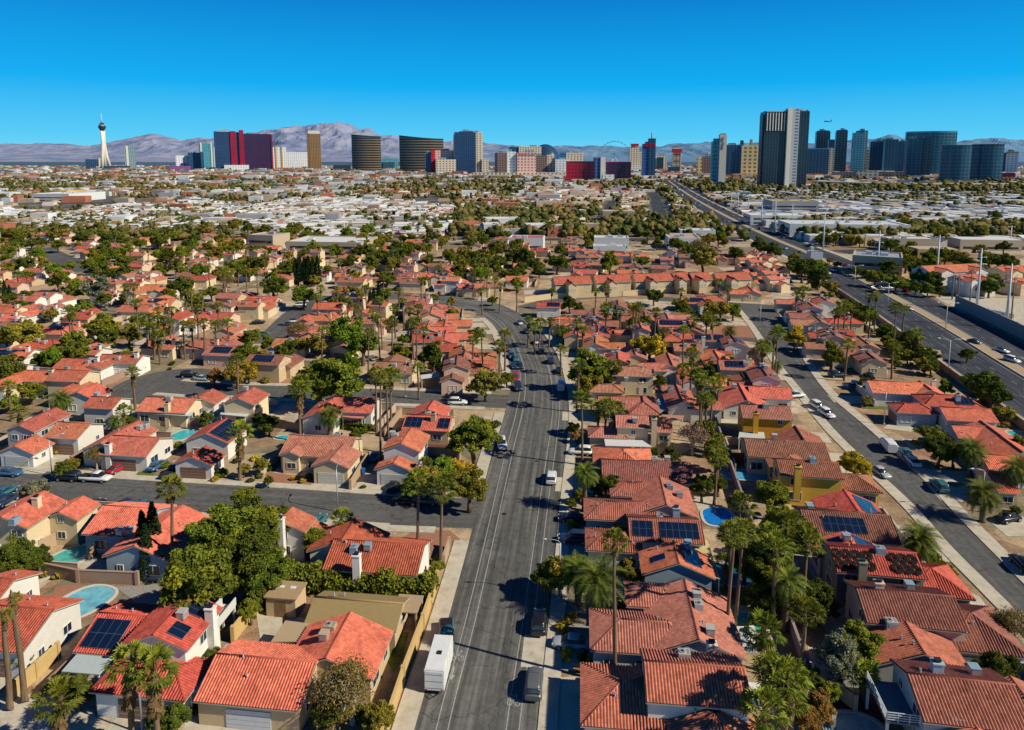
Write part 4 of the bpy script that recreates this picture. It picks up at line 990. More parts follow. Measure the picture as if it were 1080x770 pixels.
while nh<304 and tries<7000:
    tries+=1; px=rr.uniform(-30,840); py=rr.uniform(246,292) if rr.random()<.65 else rr.uniform(292,400)
    if tries<700: px,py=rr.uniform(590,905),rr.uniform(318,430)
    x,y=G(px,py,4); 
    if px>560 and 285<py<330: continue
    if px>620 and py<265: continue
    if any(math.hypot(x-q[0],y-q[1])<q[2]+9 for q in ROADS) or any(math.hypot(x-h[1],y-h[2])<(11.5 if tries<700 else 13.5) for h in HOUSES): continue
    hgen(x,y,.11+rr.uniform(-.1,.2) if px<600 else AR,rr.choice('fb') if px<600 else rr.choice('lr'),5000+tries,detail=1,scale=rr.uniform(.75,.95)); nh+=1
print('houses',nh,'tries',tries)
# driveways from the garages
dz=[0.04]
for nm,(x,y,a,w_,l) in GARW.items():
    dz[0]+=0.0006; mb=MB(); P=[rot2(*q,a) for q in ((-w_/2,-l/2),(w_/2,-l/2),(w_/2,l/2),(-w_/2,l/2))]; 
    if any(math.hypot(x-q[0],y-q[1])<q[2]+1 for q in ROADS): continue
    mb.face([(x+p[0],y+p[1],dz[0]) for p in P]); struct(mb.build('driveway','concrete'))
# ------------------------------------------------------------------ extra structures at the houses
def patio_cover(reg,pts,z,col,label):
    mb=MB(); P=[ZG(reg,*p,z) for p in pts]
    if sum(P[i][0]*P[(i+1)%4][1]-P[(i+1)%4][0]*P[i][1] for i in range(4))<0: P=P[::-1]
    c=(sum(p[0] for p in P)/4,sum(p[1] for p in P)/4)
    rt=thing('patio_cover','patio cover',(c[0],c[1],0),0,label); P=[(p[0]-c[0],p[1]-c[1]) for p in P]
    mb.prism(P,z-.12,z); mb.build('cover_sheet','painted',rt,col)
    for p in P:
        b_=MB(); b_.box((p[0]*.92,p[1]*.92,z/2-.06),(.14,.14,z-.13)); b_.build('post','white',rt)
patio_cover('A',[(318,455),(468,466),(405,545),(250,532)],3.0,(.45,.52,.52),'pale grey flat patio cover beside the solar-roofed house')
patio_cover('A',[(920,420),(1010,440),(870,610),(765,615)],3.0,(.36,.44,.48),'blue-grey patio cover along the red roofed house')
patio_cover('C',[(905,350),(985,345),(1020,450),(925,455)],3.0,(.72,.70,.62),'white patio cover behind the wide red roofed house')
patio_cover('C',[(735,0),(795,0),(848,158),(770,135)],3.0,(.62,.50,.24),'pale yellow patio cover beside the house with small solar panels')
patio_cover('C',[(775,262),(868,292),(885,345),(790,318)],3.9,(.36,.36,.35),'grey flat roof panel behind the coolers, nearer the big date palm row')
patio_cover('C',[(820,395),(915,418),(935,468),(850,440)],3.7,(.36,.36,.35),'grey flat roof panel beside the white patio cover')
patio_cover('E',[(575,120),(790,128),(775,150),(560,135)],2.9,(.6,.62,.62),'white patio cover under the coral roof by the circle')
patio_cover('E',[(905,120),(1030,128),(1000,152),(895,142)],2.8,(.6,.62,.62),'white patio roof of the two-storey cream house')
patio_cover('G',[(925,213),(1025,215),(1030,240),(920,242)],2.9,(.55,.58,.52),'pale patio cover beside the orange-walled house')
patio_cover('G',[(375,243),(530,248),(570,275),(380,270)],2.8,(.66,.66,.66),'white patio cover below the two-storey cream house')
patio_cover('C',[(950,575),(1020,580),(1025,670),(945,675)],2.9,(.7,.7,.68),'white patio cover by the long red roof')
patio_cover('F',[(355,135),(450,140),(435,160),(350,155)],2.8,(.55,.22,.17),'pink awning of the coral house behind the date palm')
patio_cover('J',[(670,600),(745,590),(745,605),(672,615)],2.9,(.6,.62,.6),'white carport roof beside the brick house by the road')
patio_cover('B',[(120,325),(235,340),(190,410),(60,412)],2.7,(.46,.34,.21),'tan flat patio roof between the shed and the red roofed house')
# tarps behind the brown roofed house
patio_cover('G',[(545,120),(600,75),(650,100),(600,140)],2.6,(.14,.3,.42),'blue tarp stretched over the cluttered patio')
patio_cover('G',[(560,140),(700,148),(690,165),(575,162)],2.4,(.5,.24,.16),'brown awning beside the blue tarp')
def shed(reg,zx,zy,L,W,h,ang,label):
    x,y=ZG(reg,zx,zy,0); rt=thing('garden_shed','shed',(x,y,0),-ang,label)
    mb=MB(); mb.box((0,0,h/2),(L,W,h)); mb.build('wall','stucco',rt,WALLC['tan']); mb=MB(); mb.box((0,0,h+.09),(L+.4,W+.4,.16)); ro=mb.build('roof','stucco',rt,(.40,.28,.16))
    for s in (-1,1):
        mb=MB(); mb.box((s*L*.2,W*.15,h+.2),(.7,.5,.08)); mb.build('skylight','white',ro)
    mb=MB(); mb.box((0,-W/2-.03,h*.42),(1.4,.05,h*.8)); mb.build('door','wood',rt)
shed('B',125,280,3.9,3.2,2.6,AL,'small tan garden shed with two skylights beside the long tan house')
rt=thing('pergola','pergola',(*ZG('B',620,335),0),-AL,'small tan pergola at the end of the long tan house')
mb=MB(); mb.box((0,0,2.6),(3.2,3.4,.14)); mb.build('roof','stucco',rt,(.42,.31,.19))
for sx in(-1,1):
    for sy in(-1,1): mb=MB(); mb.box((sx*1.4,sy*1.5,1.27),(.2,.2,2.5)); mb.build('post','stucco',rt,WALLC['tan'])
# balconies
def balcony(reg,zx,zy,z,L,W,ang,label,col=(.66,.64,.6),floor='white',solid=False):
    x,y=ZG(reg,zx,zy,z); rt=thing('balcony','balcony',(x,y,0),-ang,label)
    mb=MB(); mb.box((0,0,z-.1),(L,W,.2)); mb.build('deck','painted',rt,floor if isinstance(floor,tuple) else col)
    for a,b_,l,an in ((0,-W/2,L,0),(-L/2,0,W,PI/2),(L/2,0,W,PI/2)):
        if solid:
            mb=MB(); mb.box((a,b_,z+.5),(l+.1,.12,1.0),an); mb.build('parapet','painted',rt,col); continue
        mb=MB(); d=(l,.07,.07)
        for q in (.25,.5,.75,1.0): mb.box((a,b_,z+q),d,an)
        nn=int(l/1.2)+1
        for i in range(nn+1):
            t=-l/2+l*i/nn; c=rot2(t,0,an); mb.box((a+c[0],b_+c[1],z+.5),(.07,.07,1.0))
        mb.build('railing','painted',rt,col)
    for sx in(-1,1):
        for sy in(-1,1): mb=MB(); mb.box((sx*(L/2-.15),sy*(W/2-.15),z/2-.1),(.25,.25,z-.2)); mb.build('post','painted',rt,col)
balcony('D',590,660,3.3,5.2,5.5,AS,'white railed balcony deck on posts beside the balcony house',(.6,.66,.68),(.12,.16,.2))
balcony('A',890,310,3.2,1.8,4.6,AL,'white balcony behind the two-storey solar house',solid=True)
# pools
def pool(reg,zx,zy,rx,ry,ang,label,col=(.05,.42,.47),sq=0.7,z=0.12,cop=(.55,.5,.44)):
    x,y=ZG(reg,zx,zy); rt=thing('swimming_pool','pool',(x,y,0),-ang,label)
    def sup(a,k): c,s=math.cos(a),math.sin(a); b_=1+.10*math.sin(2*a+1); return (math.copysign(abs(c)**sq,c)*rx*k*b_,math.copysign(abs(s)**sq,s)*ry*k*b_)
    n=36; o=[sup(2*PI*i/n,1.0) for i in range(n)]; i_=[(p[0]*(1-.4/rx),p[1]*(1-.4/ry)) for p in o]
    mb=MB()
    for k in range(n):
        q=(k+1)%n; mb.face([(*o[k],z),(*o[q],z),(*i_[q],z),(*i_[k],z)]); mb.face([(*o[k],0),(*o[q],0),(*o[q],z),(*o[k],z)]); mb.face([(*i_[q],z-.08),(*i_[k],z-.08),(*i_[k],z),(*i_[q],z)])
    mb.build('coping','painted',rt,cop); mb=MB(); mb.face([(*p,z-.06) for p in i_]); mb.build('water','water',rt,col)
pool('A',240,90,2.6,5.2,AL+.35,'narrow turquoise pool behind the tan wall',(.06,.45,.42),.55)
pool('A',335,252,3.1,4.2,AL+.3,'large pale blue round-ended pool behind the solar house',(.18,.50,.62),.8,cop=(.6,.57,.52))
pool('C',960,330,2.4,2.2,AR,'turquoise pool beside the white patio cover',(.04,.5,.5))
pool('G',838,560,2.6,3.5,AR,'bright blue covered pool right of the solar-roofed house',(.01,.20,.62),.7)
pool('G',940,390,4.6,2.6,AS,'blue pool below the red garden wall',(.08,.40,.60))
pool('E',740,228,2.4,3.4,AL+.2,'turquoise pool beside the blue water tank',(.06,.50,.55))
pool('D',380,765,3.2,2.6,AS,'round pale spa on dark paving near the balcony',(.30,.45,.50),1.0)
pool('D',150,700,2.2,4.5,AS,'dark teal pool in the shade of the fan palms',(.02,.18,.22))
pool('C',910,140,4.2,3.2,AR,'dark blue pool in shade behind the twin palms',(.02,.09,.16))
pool('H',1060,222,2.4,2,AS,'small turquoise pool behind the crossing roofs',(.05,.45,.42))
pool('F',110,238,1.8,1.5,AL,'little turquoise pool beside the coral garage house',(.05,.5,.5))
pool('I',690,505,3.2,2.4,AL,'pale blue pool by the cul-de-sac houses',(.15,.5,.65))
rt=thing('water_tank','water tank',(*ZG('E',850,180),0),-AL,'blue water tank box beside the garden wall'); mb=MB(); mb.box((0,0,1.3),(2.2,1.6,1.6)); mb.build('tank','painted',rt,(.16,.42,.55)); mb=MB(); mb.box((0,0,2.15),(2.3,1.7,.1)); mb.build('lid','painted',rt,(.2,.48,.6))
for sx in(-1,1): mb=MB(); mb.box((sx*.9,0,.25),(.12,1.5,.5)); mb.build('leg','metal',rt)
# sun loungers by the pool
for i,(zx,zy) in enumerate([(868,362),(884,356)]):
    x,y=ZG('G',zx,zy); rt=thing('sun_lounger','sun lounger',(x,y,0),.9,['white sun lounger farther from the pool by the red wall','white sun lounger closer to the pool by the red wall'][i],None,'sun loungers')
    mb=MB(); mb.box((0,0,.32),(.6,1.3,.08)); mb.build('seat','white',rt); mb=MB(); mb.face([(-.3,.65,.36),(.3,.65,.36),(.3,1.2,.75),(-.3,1.2,.75)]); mb.build('backrest','white',rt)
    for sx in(-1,1):
        for sy in(-.6,.6): mb=MB(); mb.box((sx*.27,sy,.14),(.05,.05,.28)); mb.build('leg','white',rt)
# ------------------------------------------------------------------ walls
def gwall(pts,h,col,label,t=.22,world=False,reg=None,cap=True,name='garden_wall',posts=True):
    P=pts if world else [ZG(reg,*p) for p in pts]; c=P[0]; rt=thing(name,'wall',(c[0],c[1],0),0,label)
    mb=MB(); cp=MB()
    for a,b_ in zip(P,P[1:]):
        L=math.dist(a,b_); an=math.atan2(b_[1]-a[1],b_[0]-a[0]); m=((a[0]+b_[0])/2-c[0],(a[1]+b_[1])/2-c[1])
        mb.box((*m,h/2),(L+t*.9,t,h),an); cp.box((*m,h+.04),(L+t,t+.1,.08),an)
    mb.build('wall','stucco',rt,col); cp.build('coping','stucco',rt,tuple(min(1,q*1.1) for q in col))
    if posts:
        for p in P:
            q=MB(); q.box((p[0]-c[0],p[1]-c[1],(h+.2)/2),(.45,.45,h+.2)); q.build('pillar','stucco',rt,col)
YW=(.58,.40,.17); TW=(.44,.32,.22); PW=(.36,.24,.18)
WP=offset_line(ML,-2.7)
gwall([p for p in WP if 50<p[1]<88][::4],2.0,YW,'long yellow wall along the left pavement of the main road',world=True)
gwall([p for p in WP if 91<p[1]<98][::2],1.7,TW,'short tan wall beside the corner gravel yard',world=True)
gwall([(1078,245),(950,415)],2.0,YW,'yellow wall running back beside the solar house',reg='A')
gwall([(45,655),(150,560),(238,480)],1.9,YW,'yellow wall between the arched house and solar house',reg='A')
gwall([(690,765),(770,650)],1.6,YW,'yellow driveway wall near the blue-grey cover',reg='A')
gwall([(0,305),(60,215)],1.9,YW,'yellow wall beside the small tan shed',reg='B')
gwall([(40,112),(320,170),(560,180)],1.8,PW,'pinkish wall between the narrow pool and the large pool',reg='A')
gwall([(50,105),(240,10)],1.8,TW,'tan wall along the narrow turquoise pool',reg='A')
gwall([(0,180),(190,215)],1.8,PW,'pink block wall behind the coral garage house',reg='F')
gwall([(385,450),(455,335)],1.7,TW,'tan wall between the two driveways by the corner house',reg='F')
gwall([(660,185),(840,192)],1.8,PW,'pink block wall by the blue water tank',reg='E')
gwall([(865,345),(1040,348)],2.2,(.42,.07,.045),'red garden wall behind the blue pool',reg='G')
bw=[(850,712),(830,655),(818,628),(800,580),(782,530),(765,480),(752,440),(742,405),(735,375)]
gwall([G(*p) for p in bw],1.8,(.30,.22,.24),'long pinkish wall between the backs of the two rows',world=True)
gwall([(300,620),(390,690)],1.7,TW,'tan wall beside the dark paved patio',reg='D'); gwall([(225,570),(340,590),(490,600),(610,600)],1.9,(.6,.58,.54),'white wall above the dark paved patio',reg='D')
gwall([(215,590),(300,760)],1.8,(.55,.45,.36),'pale wall along the orange bushes and teal pool',reg='D')
gwall([(240,560),(195,700),(180,770)],.1+1.6,TW,'tan wall at the white patio under the palms',reg='D')
wl=[ZG('K',50,305),ZG('K',170,290),ZG('K',450,280),ZG('K',690,262),ZG('K',1000,262)]
gwall(wl,2.3,(.66,.50,.30),'long cream wall below the row of townhouses',world=True)
wl2=[ZG('K',50,272),ZG('K',290,262),ZG('K',560,248),ZG('K',1000,244)]
gwall(wl2,1.6,(.62,.6,.56),'white wall at the foot of the townhouses',world=True)
rw=offset_line([p for p in FWC if 150<p[1]<285],17.0)
gwall(rw[::2],4.6,(.20,.24,.26),'tall dark sound wall on the far side of the divided road',t=.4,world=True,name='sound_wall')
lw=offset_line([p for p in FWC if 120<p[1]<330],-20.8)
gwall(lw[::3],2.0,(.38,.22,.16),'brown wall behind the houses along the divided road',world=True,name='boundary_wall')
# walls between plots, here and there
k=0
for h in HOUSES:
    if h[2]<330 and h[0].name.startswith('house'):
        rr=random.Random(k*5+1); k+=1
        if rr.random()<.45: continue
        a=h[5]; dx=rr.choice([-1,1])*rr.uniform(8.5,9.5); p=[rot2(dx,q,-a) for q in (-4,9)]; P=[(h[1]+q[0],h[2]+q[1]) for q in p]; P.append((P[1][0]-math.copysign(12,dx)*math.cos(a),P[1][1]+math.copysign(12,dx)*math.sin(a)))
        if any(math.hypot(q[0]-r[0],q[1]-r[1])<r[2]+1 for q in P for r in ROADS): continue
        if any(math.hypot(q[0]-o[1],q[1]-o[2])<o[3]*.75 for q in P for o in HOUSES): continue
        c=rr.choice([TW,PW,(.5,.4,.3),(.52,.47,.4)]); rt0=len(LABELS)
        o=thing('garden_wall','wall',(P[0][0],P[0][1],0),0,None,rr.choice(['low block garden wall with a corner','plain block wall around a back yard']))
        mb=MB(); cp=MB()
        for a_,b_ in zip(P,P[1:]):
            L=math.dist(a_,b_); an=math.atan2(b_[1]-a_[1],b_[0]-a_[0]); m=((a_[0]+b_[0])/2-P[0][0],(a_[1]+b_[1])/2-P[0][1]); mb.box((*m,.85),(L+.15,.2,1.7),an); cp.box((*m,1.73),(L+.2,.28,.06),an)
        mb.build('wall','stucco',o,c); cp.build('coping','stucco',o,c)
# ------------------------------------------------------------------ trees
def T(reg,x,y,r,kind='g',h=None,**kw):
    h=h if h is not None else r*1.2
    X,Y=ZG(reg,x,y,h); return tree(X,Y,h,r,kind,fine=Y<125,**kw)
def FP(reg,x,y,h,s=1.0,skirt=0,**kw): X,Y=ZG(reg,x,y,h); return fanpalm(X,Y,h,s,skirt,**kw)
def DP(reg,x,y,h,s=1.0,**kw): X,Y=ZG(reg,x,y,h); return datepalm(X,Y,h,s,**kw)
TR=dict(
I=[(235,60,5.5),(60,62,5,'d'),(130,58,5,'d'),(760,58,5,'d'),(845,70,5),(955,62,6),(1040,88,5),(480,98,5),(500,48,5,'d'),(240,195,6.5),(400,232,6.5,'e'),(70,400,7.5,'o'),(410,382,6.5),(310,442,5.5),(520,412,5,'o'),(735,222,6.5,'d'),(790,292,5),(960,562,5,'o'),(1000,485,4.5,'d'),(570,58,5),(280,150,4),(740,170,4),(330,32,6,'d'),(430,38,6,'d'),(650,45,6,'d'),(20,120,4),(160,50,5,'d'),(890,40,5),(700,30,5),(600,28,5,'d'),(380,110,4),(640,165,4),(490,170,4),(300,255,4),(340,310,5),(110,270,4,'d'),(50,280,4,'d'),(20,545,6,'d'),(120,640,4),(300,480,5),(440,440,4.5,'d'),(560,370,4),(690,265,4),(860,255,4),(520,270,4),(870,590,3,'n'),(1010,560,4,'y'),(90,20,5),(230,15,5,'d')],
J=[(350,400,7.2,'l'),(430,445,7,'l'),(345,590,8,'g'),(255,575,8,'g'),(240,452,5,'o'),(190,262,6,'l'),(75,222,7,'d'),(935,600,5.5,'o'),(700,130,5,'d'),(610,92,6,'d'),(720,490,5.5,'d'),(120,482,5,'d'),(530,200,5),(870,120,6,'d'),(985,130,6,'d'),(330,85,5),(420,85,6,'d'),(195,100,4.5),(40,90,4.5,'d'),(785,100,5),(1050,110,6,'d'),(600,150,4),(290,165,4),(820,190,3.5),(800,340,3.5),(720,280,3),(590,490,3.5),(1020,600,3,'g'),(170,460,4,'o'),(500,60,5),(700,50,4),(760,45,4,'o'),(1060,60,5),(960,290,2.5),(450,160,4),(240,130,4)],
K=[(182,130,6.5,'d'),(110,165,4,'d'),(400,125,7),(530,130,5,'g'),(780,112,8,'o'),(325,535,7.5,'g'),(370,560,6,'d'),(555,450,6.5,'y'),(60,110,6.5,'d'),(730,92,6,'d'),(690,68,6),(910,95,6,'d'),(810,312,4,'o'),(275,320,3.5,'d'),(235,300,4,'d'),(20,180,5,'d'),(90,140,5,'d'),(660,55,5),(590,55,5,'d'),(1060,85,6,'d'),(1000,60,6,'d'),(420,380,3,'d'),(610,215,2),(650,210,2),(460,235,2.2),(370,240,2.2),(520,230,2),(700,355,3),(780,570,4,'d'),(820,560,3),(730,305,2.5,'n'),(680,300,3),(720,560,3),(200,80,5),(310,60,4),(250,215,2)],
L=[(180,150,7.5,'d'),(245,185,6.5,'d'),(430,340,5.5,'g'),(300,492,5.2,'g'),(520,412,4.5,'d'),(620,432,4.5,'g'),(690,505,4,'d'),(150,425,5,'y'),(910,610,5.5,'d'),(950,645,5.5,'d'),(560,212,5),(530,150,6,'d'),(660,160,6,'d'),(20,75,6,'d'),(60,80,6,'d'),(700,130,5),(830,130,5,'d'),(940,230,5,'d'),(980,125,5,'d'),(600,130,6),(540,60,6,'d'),(620,70,5),(480,190,5),(640,100,5,'o'),(900,85,5,'o'),(1000,70,5,'d'),(750,110,4,'o'),(290,130,2.5,'n'),(320,145,2.5,'n'),(640,235,3.5),(690,245,3.5),(590,225,3.5),(740,250,3),(540,200,3.5),(440,180,3,'d'),(400,170,3),(700,112,6),(760,100,6),(820,112,6,'o'),(580,92,6),(850,140,6,'d'),(900,160,5),(935,120,6),(960,205,5),(1012,130,6,'d'),(660,190,5),(710,200,5,'d'),(820,150,5),(780,190,4,'d'),(850,500,3,'d'),(550,470,2.5,'n')],
E=[(905,555,7.6,'g'),(985,540,7.0,'d'),(1020,640,6.5,'d'),(930,650,6,'g'),(140,435,4.2,'e'),(840,137,3,'d'),(60,675,4.5,'d'),(1060,135,3,'d'),(290,330,2.5,'o'),(250,345,2.5,'d'),(520,150,2.5,'d'),(600,110,2,'d'),(30,80,3),(990,350,2,'o'),(1060,330,2.5,'o'),(230,100,2.5),(1000,460,3.5)],
F=[(890,185,7.4,'g'),(690,375,4.6,'o'),(760,335,5.2,'l'),(865,385,5.6,'o'),(835,345,4,'y'),(240,622,3.4,'g'),(50,152,3.5,'d'),(15,560,6,'g'),(640,410,3.5,'l'),(50,400,1.6,'d'),(400,210,2,'d')],
G=[(792,178,5.2,'g'),(405,412,3.6,'d'),(335,405,2.8,'d'),(775,405,3.6,'d'),(835,400,2.8,'d'),(440,600,2.6,'o'),(250,180,2.5),(260,215,2,'n'),(490,125,2.2,'o'),(650,285,3,'d'),(575,280,2,'d'),(830,280,4,'o'),(280,455,2,'g'),(240,490,1.6,'g')],
H=[(700,185,4,'g'),(735,250,4.6,'d'),(800,262,4,'d'),(395,320,4.2,'y'),(60,432,5,'g'),(90,540,4.4,'g'),(40,615,4,'g'),(440,75,1.8,'o'),(565,62,2,'n'),(410,340,3,'y')],
A=[(800,95,7.6,'g'),(1010,100,4.5,'g'),(1015,250,2.6,'g'),(830,495,2.4,'d'),(705,690,2.6,'d'),(310,585,2.6,'d'),(250,560,2.2,'d'),(60,50,4,'d'),(150,45,3,'d'),(650,700,2.2,'d'),(1060,60,5,'g'),(90,430,2.5,'d'),(870,450,1.8,'d')],
B=[(30,80,5,'d'),(10,180,3,'g'),(730,95,1.6,'o')],
C=[(200,90,4.2,'o'),(150,110,3.6,'g'),(500,130,2.6,'o'),(1010,60,5,'d'),(1060,180,4,'d'),(1030,240,3,'d'),(470,90,2.4,'o'),(950,40,4,'d')],
D=[(250,200,4,'d'),(340,420,4.4,'e'),(400,370,4.4,'g'),(980,490,3.6,'d'),(250,640,2.8,'n'),(290,590,2.2,'g'),(60,100,5,'g'),(10,200,4,'d'),(450,185,2.4,'d'),(540,180,2.2,'d'),(210,540,2.4,'d'),(200,700,2.4,'n'),(720,85,1.6,'g'),(30,30,5,'g')])
for reg,L_ in TR.items():
    for q in L_: T(reg,q[0],q[1],q[2],q[3] if len(q)>3 else 'g')
PAL=dict(
I=[(275,345,10,1.5),(510,240,10),(620,415,9,1.4,1),(590,410,9,1.2,1),(645,445,8,1.3,1),(600,370,10,1.2),(640,375,10,1.1),(780,400,10,1.1),(825,390,11),(930,390,9,1.2),(875,400,9,1.1),(965,162,9),(745,400,10),(540,592,9,1.0,1),(285,365,11),(690,392,9),(530,130,9),(660,380,10),(800,330,10),(815,275,11),(780,265,11),(755,270,10),(400,175,9),(70,195,8,1.3),(110,190,8,1.2),(370,30,9),(540,240,9),(1045,180,10,1.2),(850,165,10),(905,180,9),(1000,170,9),(530,90,9),(600,90,8),(1000,90,10),(640,340,9),(700,340,9),(510,520,4)],
J=[(510,300,15),(450,252,11),(400,330,9,1.2),(430,285,10),(580,262,10),(600,302,10),(500,372,12),(550,382,13),(640,390,12,1.2),(680,425,11),(452,430,12),(515,205,12),(250,282,11,1.1),(330,260,10,1.1),(690,215,13),(670,215,12),(484,600,13,1.2),(545,610,11,1.6),(175,642,10,1.5,1),(925,440,12),(940,190,10,1.2),(990,242,10),(885,180,11),(1012,440,10,1.2),(990,485,10,1.2),(565,330,10),(540,262,10),(480,350,9),(370,300,8),(620,340,10),(880,460,9),(660,570,8),(920,260,9),(970,210,9),(420,380,9),(650,380,12),(1060,250,9),(260,250,9)],
K=[(265,565,11,1.3),(270,395,10,1.1),(380,335,9,1.6),(500,330,12),(520,322,12),(580,345,12),(440,345,9),(700,422,15),(730,520,11,1.2),(762,612,10,1.4),(340,262,9),(845,225,8,1.2),(160,262,7),(700,582,9,1.2),(812,642,9,1.2),(110,392,8,1.3),(92,410,8,1.2),(840,622,9),(690,262,8),(1065,445,11,1.2),(490,345,11),(150,385,8),(65,385,8,1.2),(880,250,9),(285,420,8),(620,430,10),(770,700,8,1.2),(200,500,7),(740,380,7,1.2),(790,375,7,1.1),(820,390,6,1.2)],
L=[(175,260,11,1.4),(355,320,11,1.3),(330,345,10,1.2),(480,280,12,1.1),(560,335,13,1.4),(75,425,13,1.2),(20,490,9,1.5),(590,335,10),(150,275,10,1.2),(380,330,10),(445,285,11),(310,350,9),(640,435,7,1.2)],
E=[(680,450,13,1.35),(965,220,9,1.6,1),(80,140,6,1.3),(35,30,8),(500,130,5)],
F=[(172,48,11,1.5,1),(498,-10,17,1.1),(535,5,15,1.2),(652,430,12,1.5),(748,440,12,1.5),(345,562,5,1.1),(690,345,4)],
G=[(290,85,13,1.5),(770,10,13,1.3),(795,85,10,1.2),(380,115,7,1.3),(845,275,9,1.2),(830,330,8,1.2),(350,130,6,1.2),(940,520,12,1.3),(900,632,9,1.3),(415,125,6,1.2)],
H=[(150,590,9,1.3),(200,640,9,1.2),(60,640,8,1.2),(115,650,9,1.2)],
A=[(510,510,9.5,1.45,1),(625,535,9.5,1.5,1),(232,665,8,1.5,1),(60,240,12,.5,1),(0,300,11,.5,1)],
B=[],
C=[(430,5,17,1.0),(890,-25,14,1.2),(925,-35,13,1.2),(870,90,4),(460,285,1.6,.8)],
D=[(45,375,10,1.4),(190,305,8,1.4),(110,572,10,1.4),(30,540,9,1.3),(40,685,9,1.4),(75,45,11,1.5),(430,545,3,1.1),(110,650,8,1.2),(150,560,7,1.2),(190,5,9,1.3)])
for reg,L_ in PAL.items():
    for q in L_: FP(reg,*q)
for q in [('C',345,165,5.2,1.75),('C',270,130,4.6,1.35),('H',868,292,5.2,1.5),('H',920,470,4.6,1.6),('H',1050,365,6,1.5),('H',655,650,4.8,1.45),('G',296,385,6.5,1.15),('D',115,170,6.5,1.2),('D',660,15,4.5,1.3),('F',297,150,4.5,1.35),('E',242,82,4.2,1.35),('K',885,422,6,1.3),('K',1020,485,6,1.4),('E',475,170,3.5,.9),('L',75,560,3,.9)]:
    DP(*q)
for zx,zy,h in [(583,650,8.5),(625,630,9.5),(595,700,8)]: x,y=ZG('E',zx,zy,h*.5); cypress(x,y,h)
for i,zx in enumerate((160,178,196,214,232,250)):
    x,y=ZG('J',zx,180,6); cypress(x,y,12.5+i%2)
for zx,zy in ((480,310),(500,290),(465,320)): x,y=ZG('J',zx,zy,4); cypress(x,y,10)
for zx,zy in ((20,265),(40,285)): x,y=ZG('I',zx,zy,4); cypress(x,y,9)
x,y=ZG('K',418,375,4); cypress(x,y,9)
bare(*ZG('B',395,745,0),5.0,label='large half-bare tree with pale twigs beside the yellow wall corner'); 
x,y=ZG('B',300,650,3.2); tree(x,y,3.2,3.4,'o',True,label='olive clump half covered by the large bare tree'); x,y=ZG('B',500,690,3); tree(x,y,3,2.8,'o',True,label='olive clump right of the large bare tree by the yellow wall')
bare(*ZG('G',735,310,0),5,lc=(.36,.25,.2)); bare(*ZG('I',920,262,0),6); bare(*ZG('K',760,130,0),9); bare(*ZG('D',1010,420,0),3.5); bare(*ZG('E',395,365,0),3.2); bare(*ZG('J',180,470,0),5)
hedge([ZG('B',100,185),ZG('B',400,205),ZG('B',730,240)],3.4,3.6,'long tall green hedge between the corner house and the long tan house')
hedge([ZG('L',430,185),ZG('L',560,235),ZG('L',740,265)],3.5,4,'clipped green hedge along the far side of the divided road','d',10)
hedge([ZG('F',330,195),ZG('F',470,215)],1.6,1.6,'low green hedge between the roofs of the side-street houses')
hedge([ZG('E',360,155),ZG('E',480,165)],1.6,1.4,'row of clipped dark bushes under the two-storey white house','d')
hedge([ZG('C',165,105),ZG('C',180,165)],1.5,1.5,'low hedge by the big date palm at the pavement','o')
# shrubs in the yards
sh=[('F',(60,370),(20,400),(150,410),(190,420),(160,370),(110,360),(215,405)),('E',(850,385),(875,415),(1020,420),(1040,330),(240,300),(330,300),(320,345),(480,280),(960,340)),('C',(225,478),(285,488),(390,492),(320,512),(420,515),(205,370),(245,320),(225,345)),('A',(420,680),(60,165),(110,150),(180,150),(240,155),(420,600),(830,550),(600,640)),('B',(700,90),(745,80),(750,110)),('G',(240,600),(255,620),(310,510),(330,530)),('D',(700,75),(730,90),(770,120),(790,140),(400,520)),('H',(440,90),(640,270),(680,270),(330,350)),('L',(700,90),(500,640),(700,610),(650,600)),('K',(780,385),(800,395),(840,400),(610,410)),('I',(420,610),(460,600),(700,560),(690,580)),('J',(830,590),(560,430),(610,460))]
for s in sh:
    for i,p in enumerate(s[1:]): shrub(*ZG(s[0],*p),R.uniform(.7,1.3),R.choice('gdooy'))
NEARP=[]
def free(x,y,pad,houses=True):
    if any(math.hypot(x-q[0],y-q[1])<q[2]+pad for q in ROADS): return False
    if houses and any(math.hypot(x-h[1],y-h[2])<h[3]*.62+pad*.3 for h in HOUSES): return False
    return True
rr=random.Random(77); cnt=0
while cnt<200:       # more shrubs round the houses
    h=rr.choice(HOUSES)
    if h[2]>330: continue
    a=rr.uniform(0,6.28); d=h[3]+rr.uniform(1,4); x,y=h[1]+d*math.cos(a),h[2]+d*math.sin(a)
    if free(x,y,1.0): shrub(x,y,rr.uniform(.6,1.5),rr.choice('ggdon')); cnt+=1
cnt=0
tries=0
while cnt<345 and tries<30000:       # trees of the middle distance, between the houses
    tries+=1; px,py=rr.uniform(-20,1060),rr.uniform(243,300) if rr.random()<.68 else rr.uniform(300,430); x,y=G(px,py)
    if 572<px<810 and 262<py<322: continue
    if px>880 and 265<py<345 or not free(x,y,1.6) or any(math.hypot(x-t[0],y-t[1])<4 for t in TREES): continue
    if rr.random()<.10: fanpalm(x,y,rr.uniform(8,12),1.15)
    else: r=rr.uniform(3,6.3) if py<300 else rr.uniform(2.2,4.8); tree(x,y,r*1.2,r,rr.choice('gdlggoo'))
    cnt+=1
cnt=0
VP=[p for p in FWC if 120<p[1]<340]
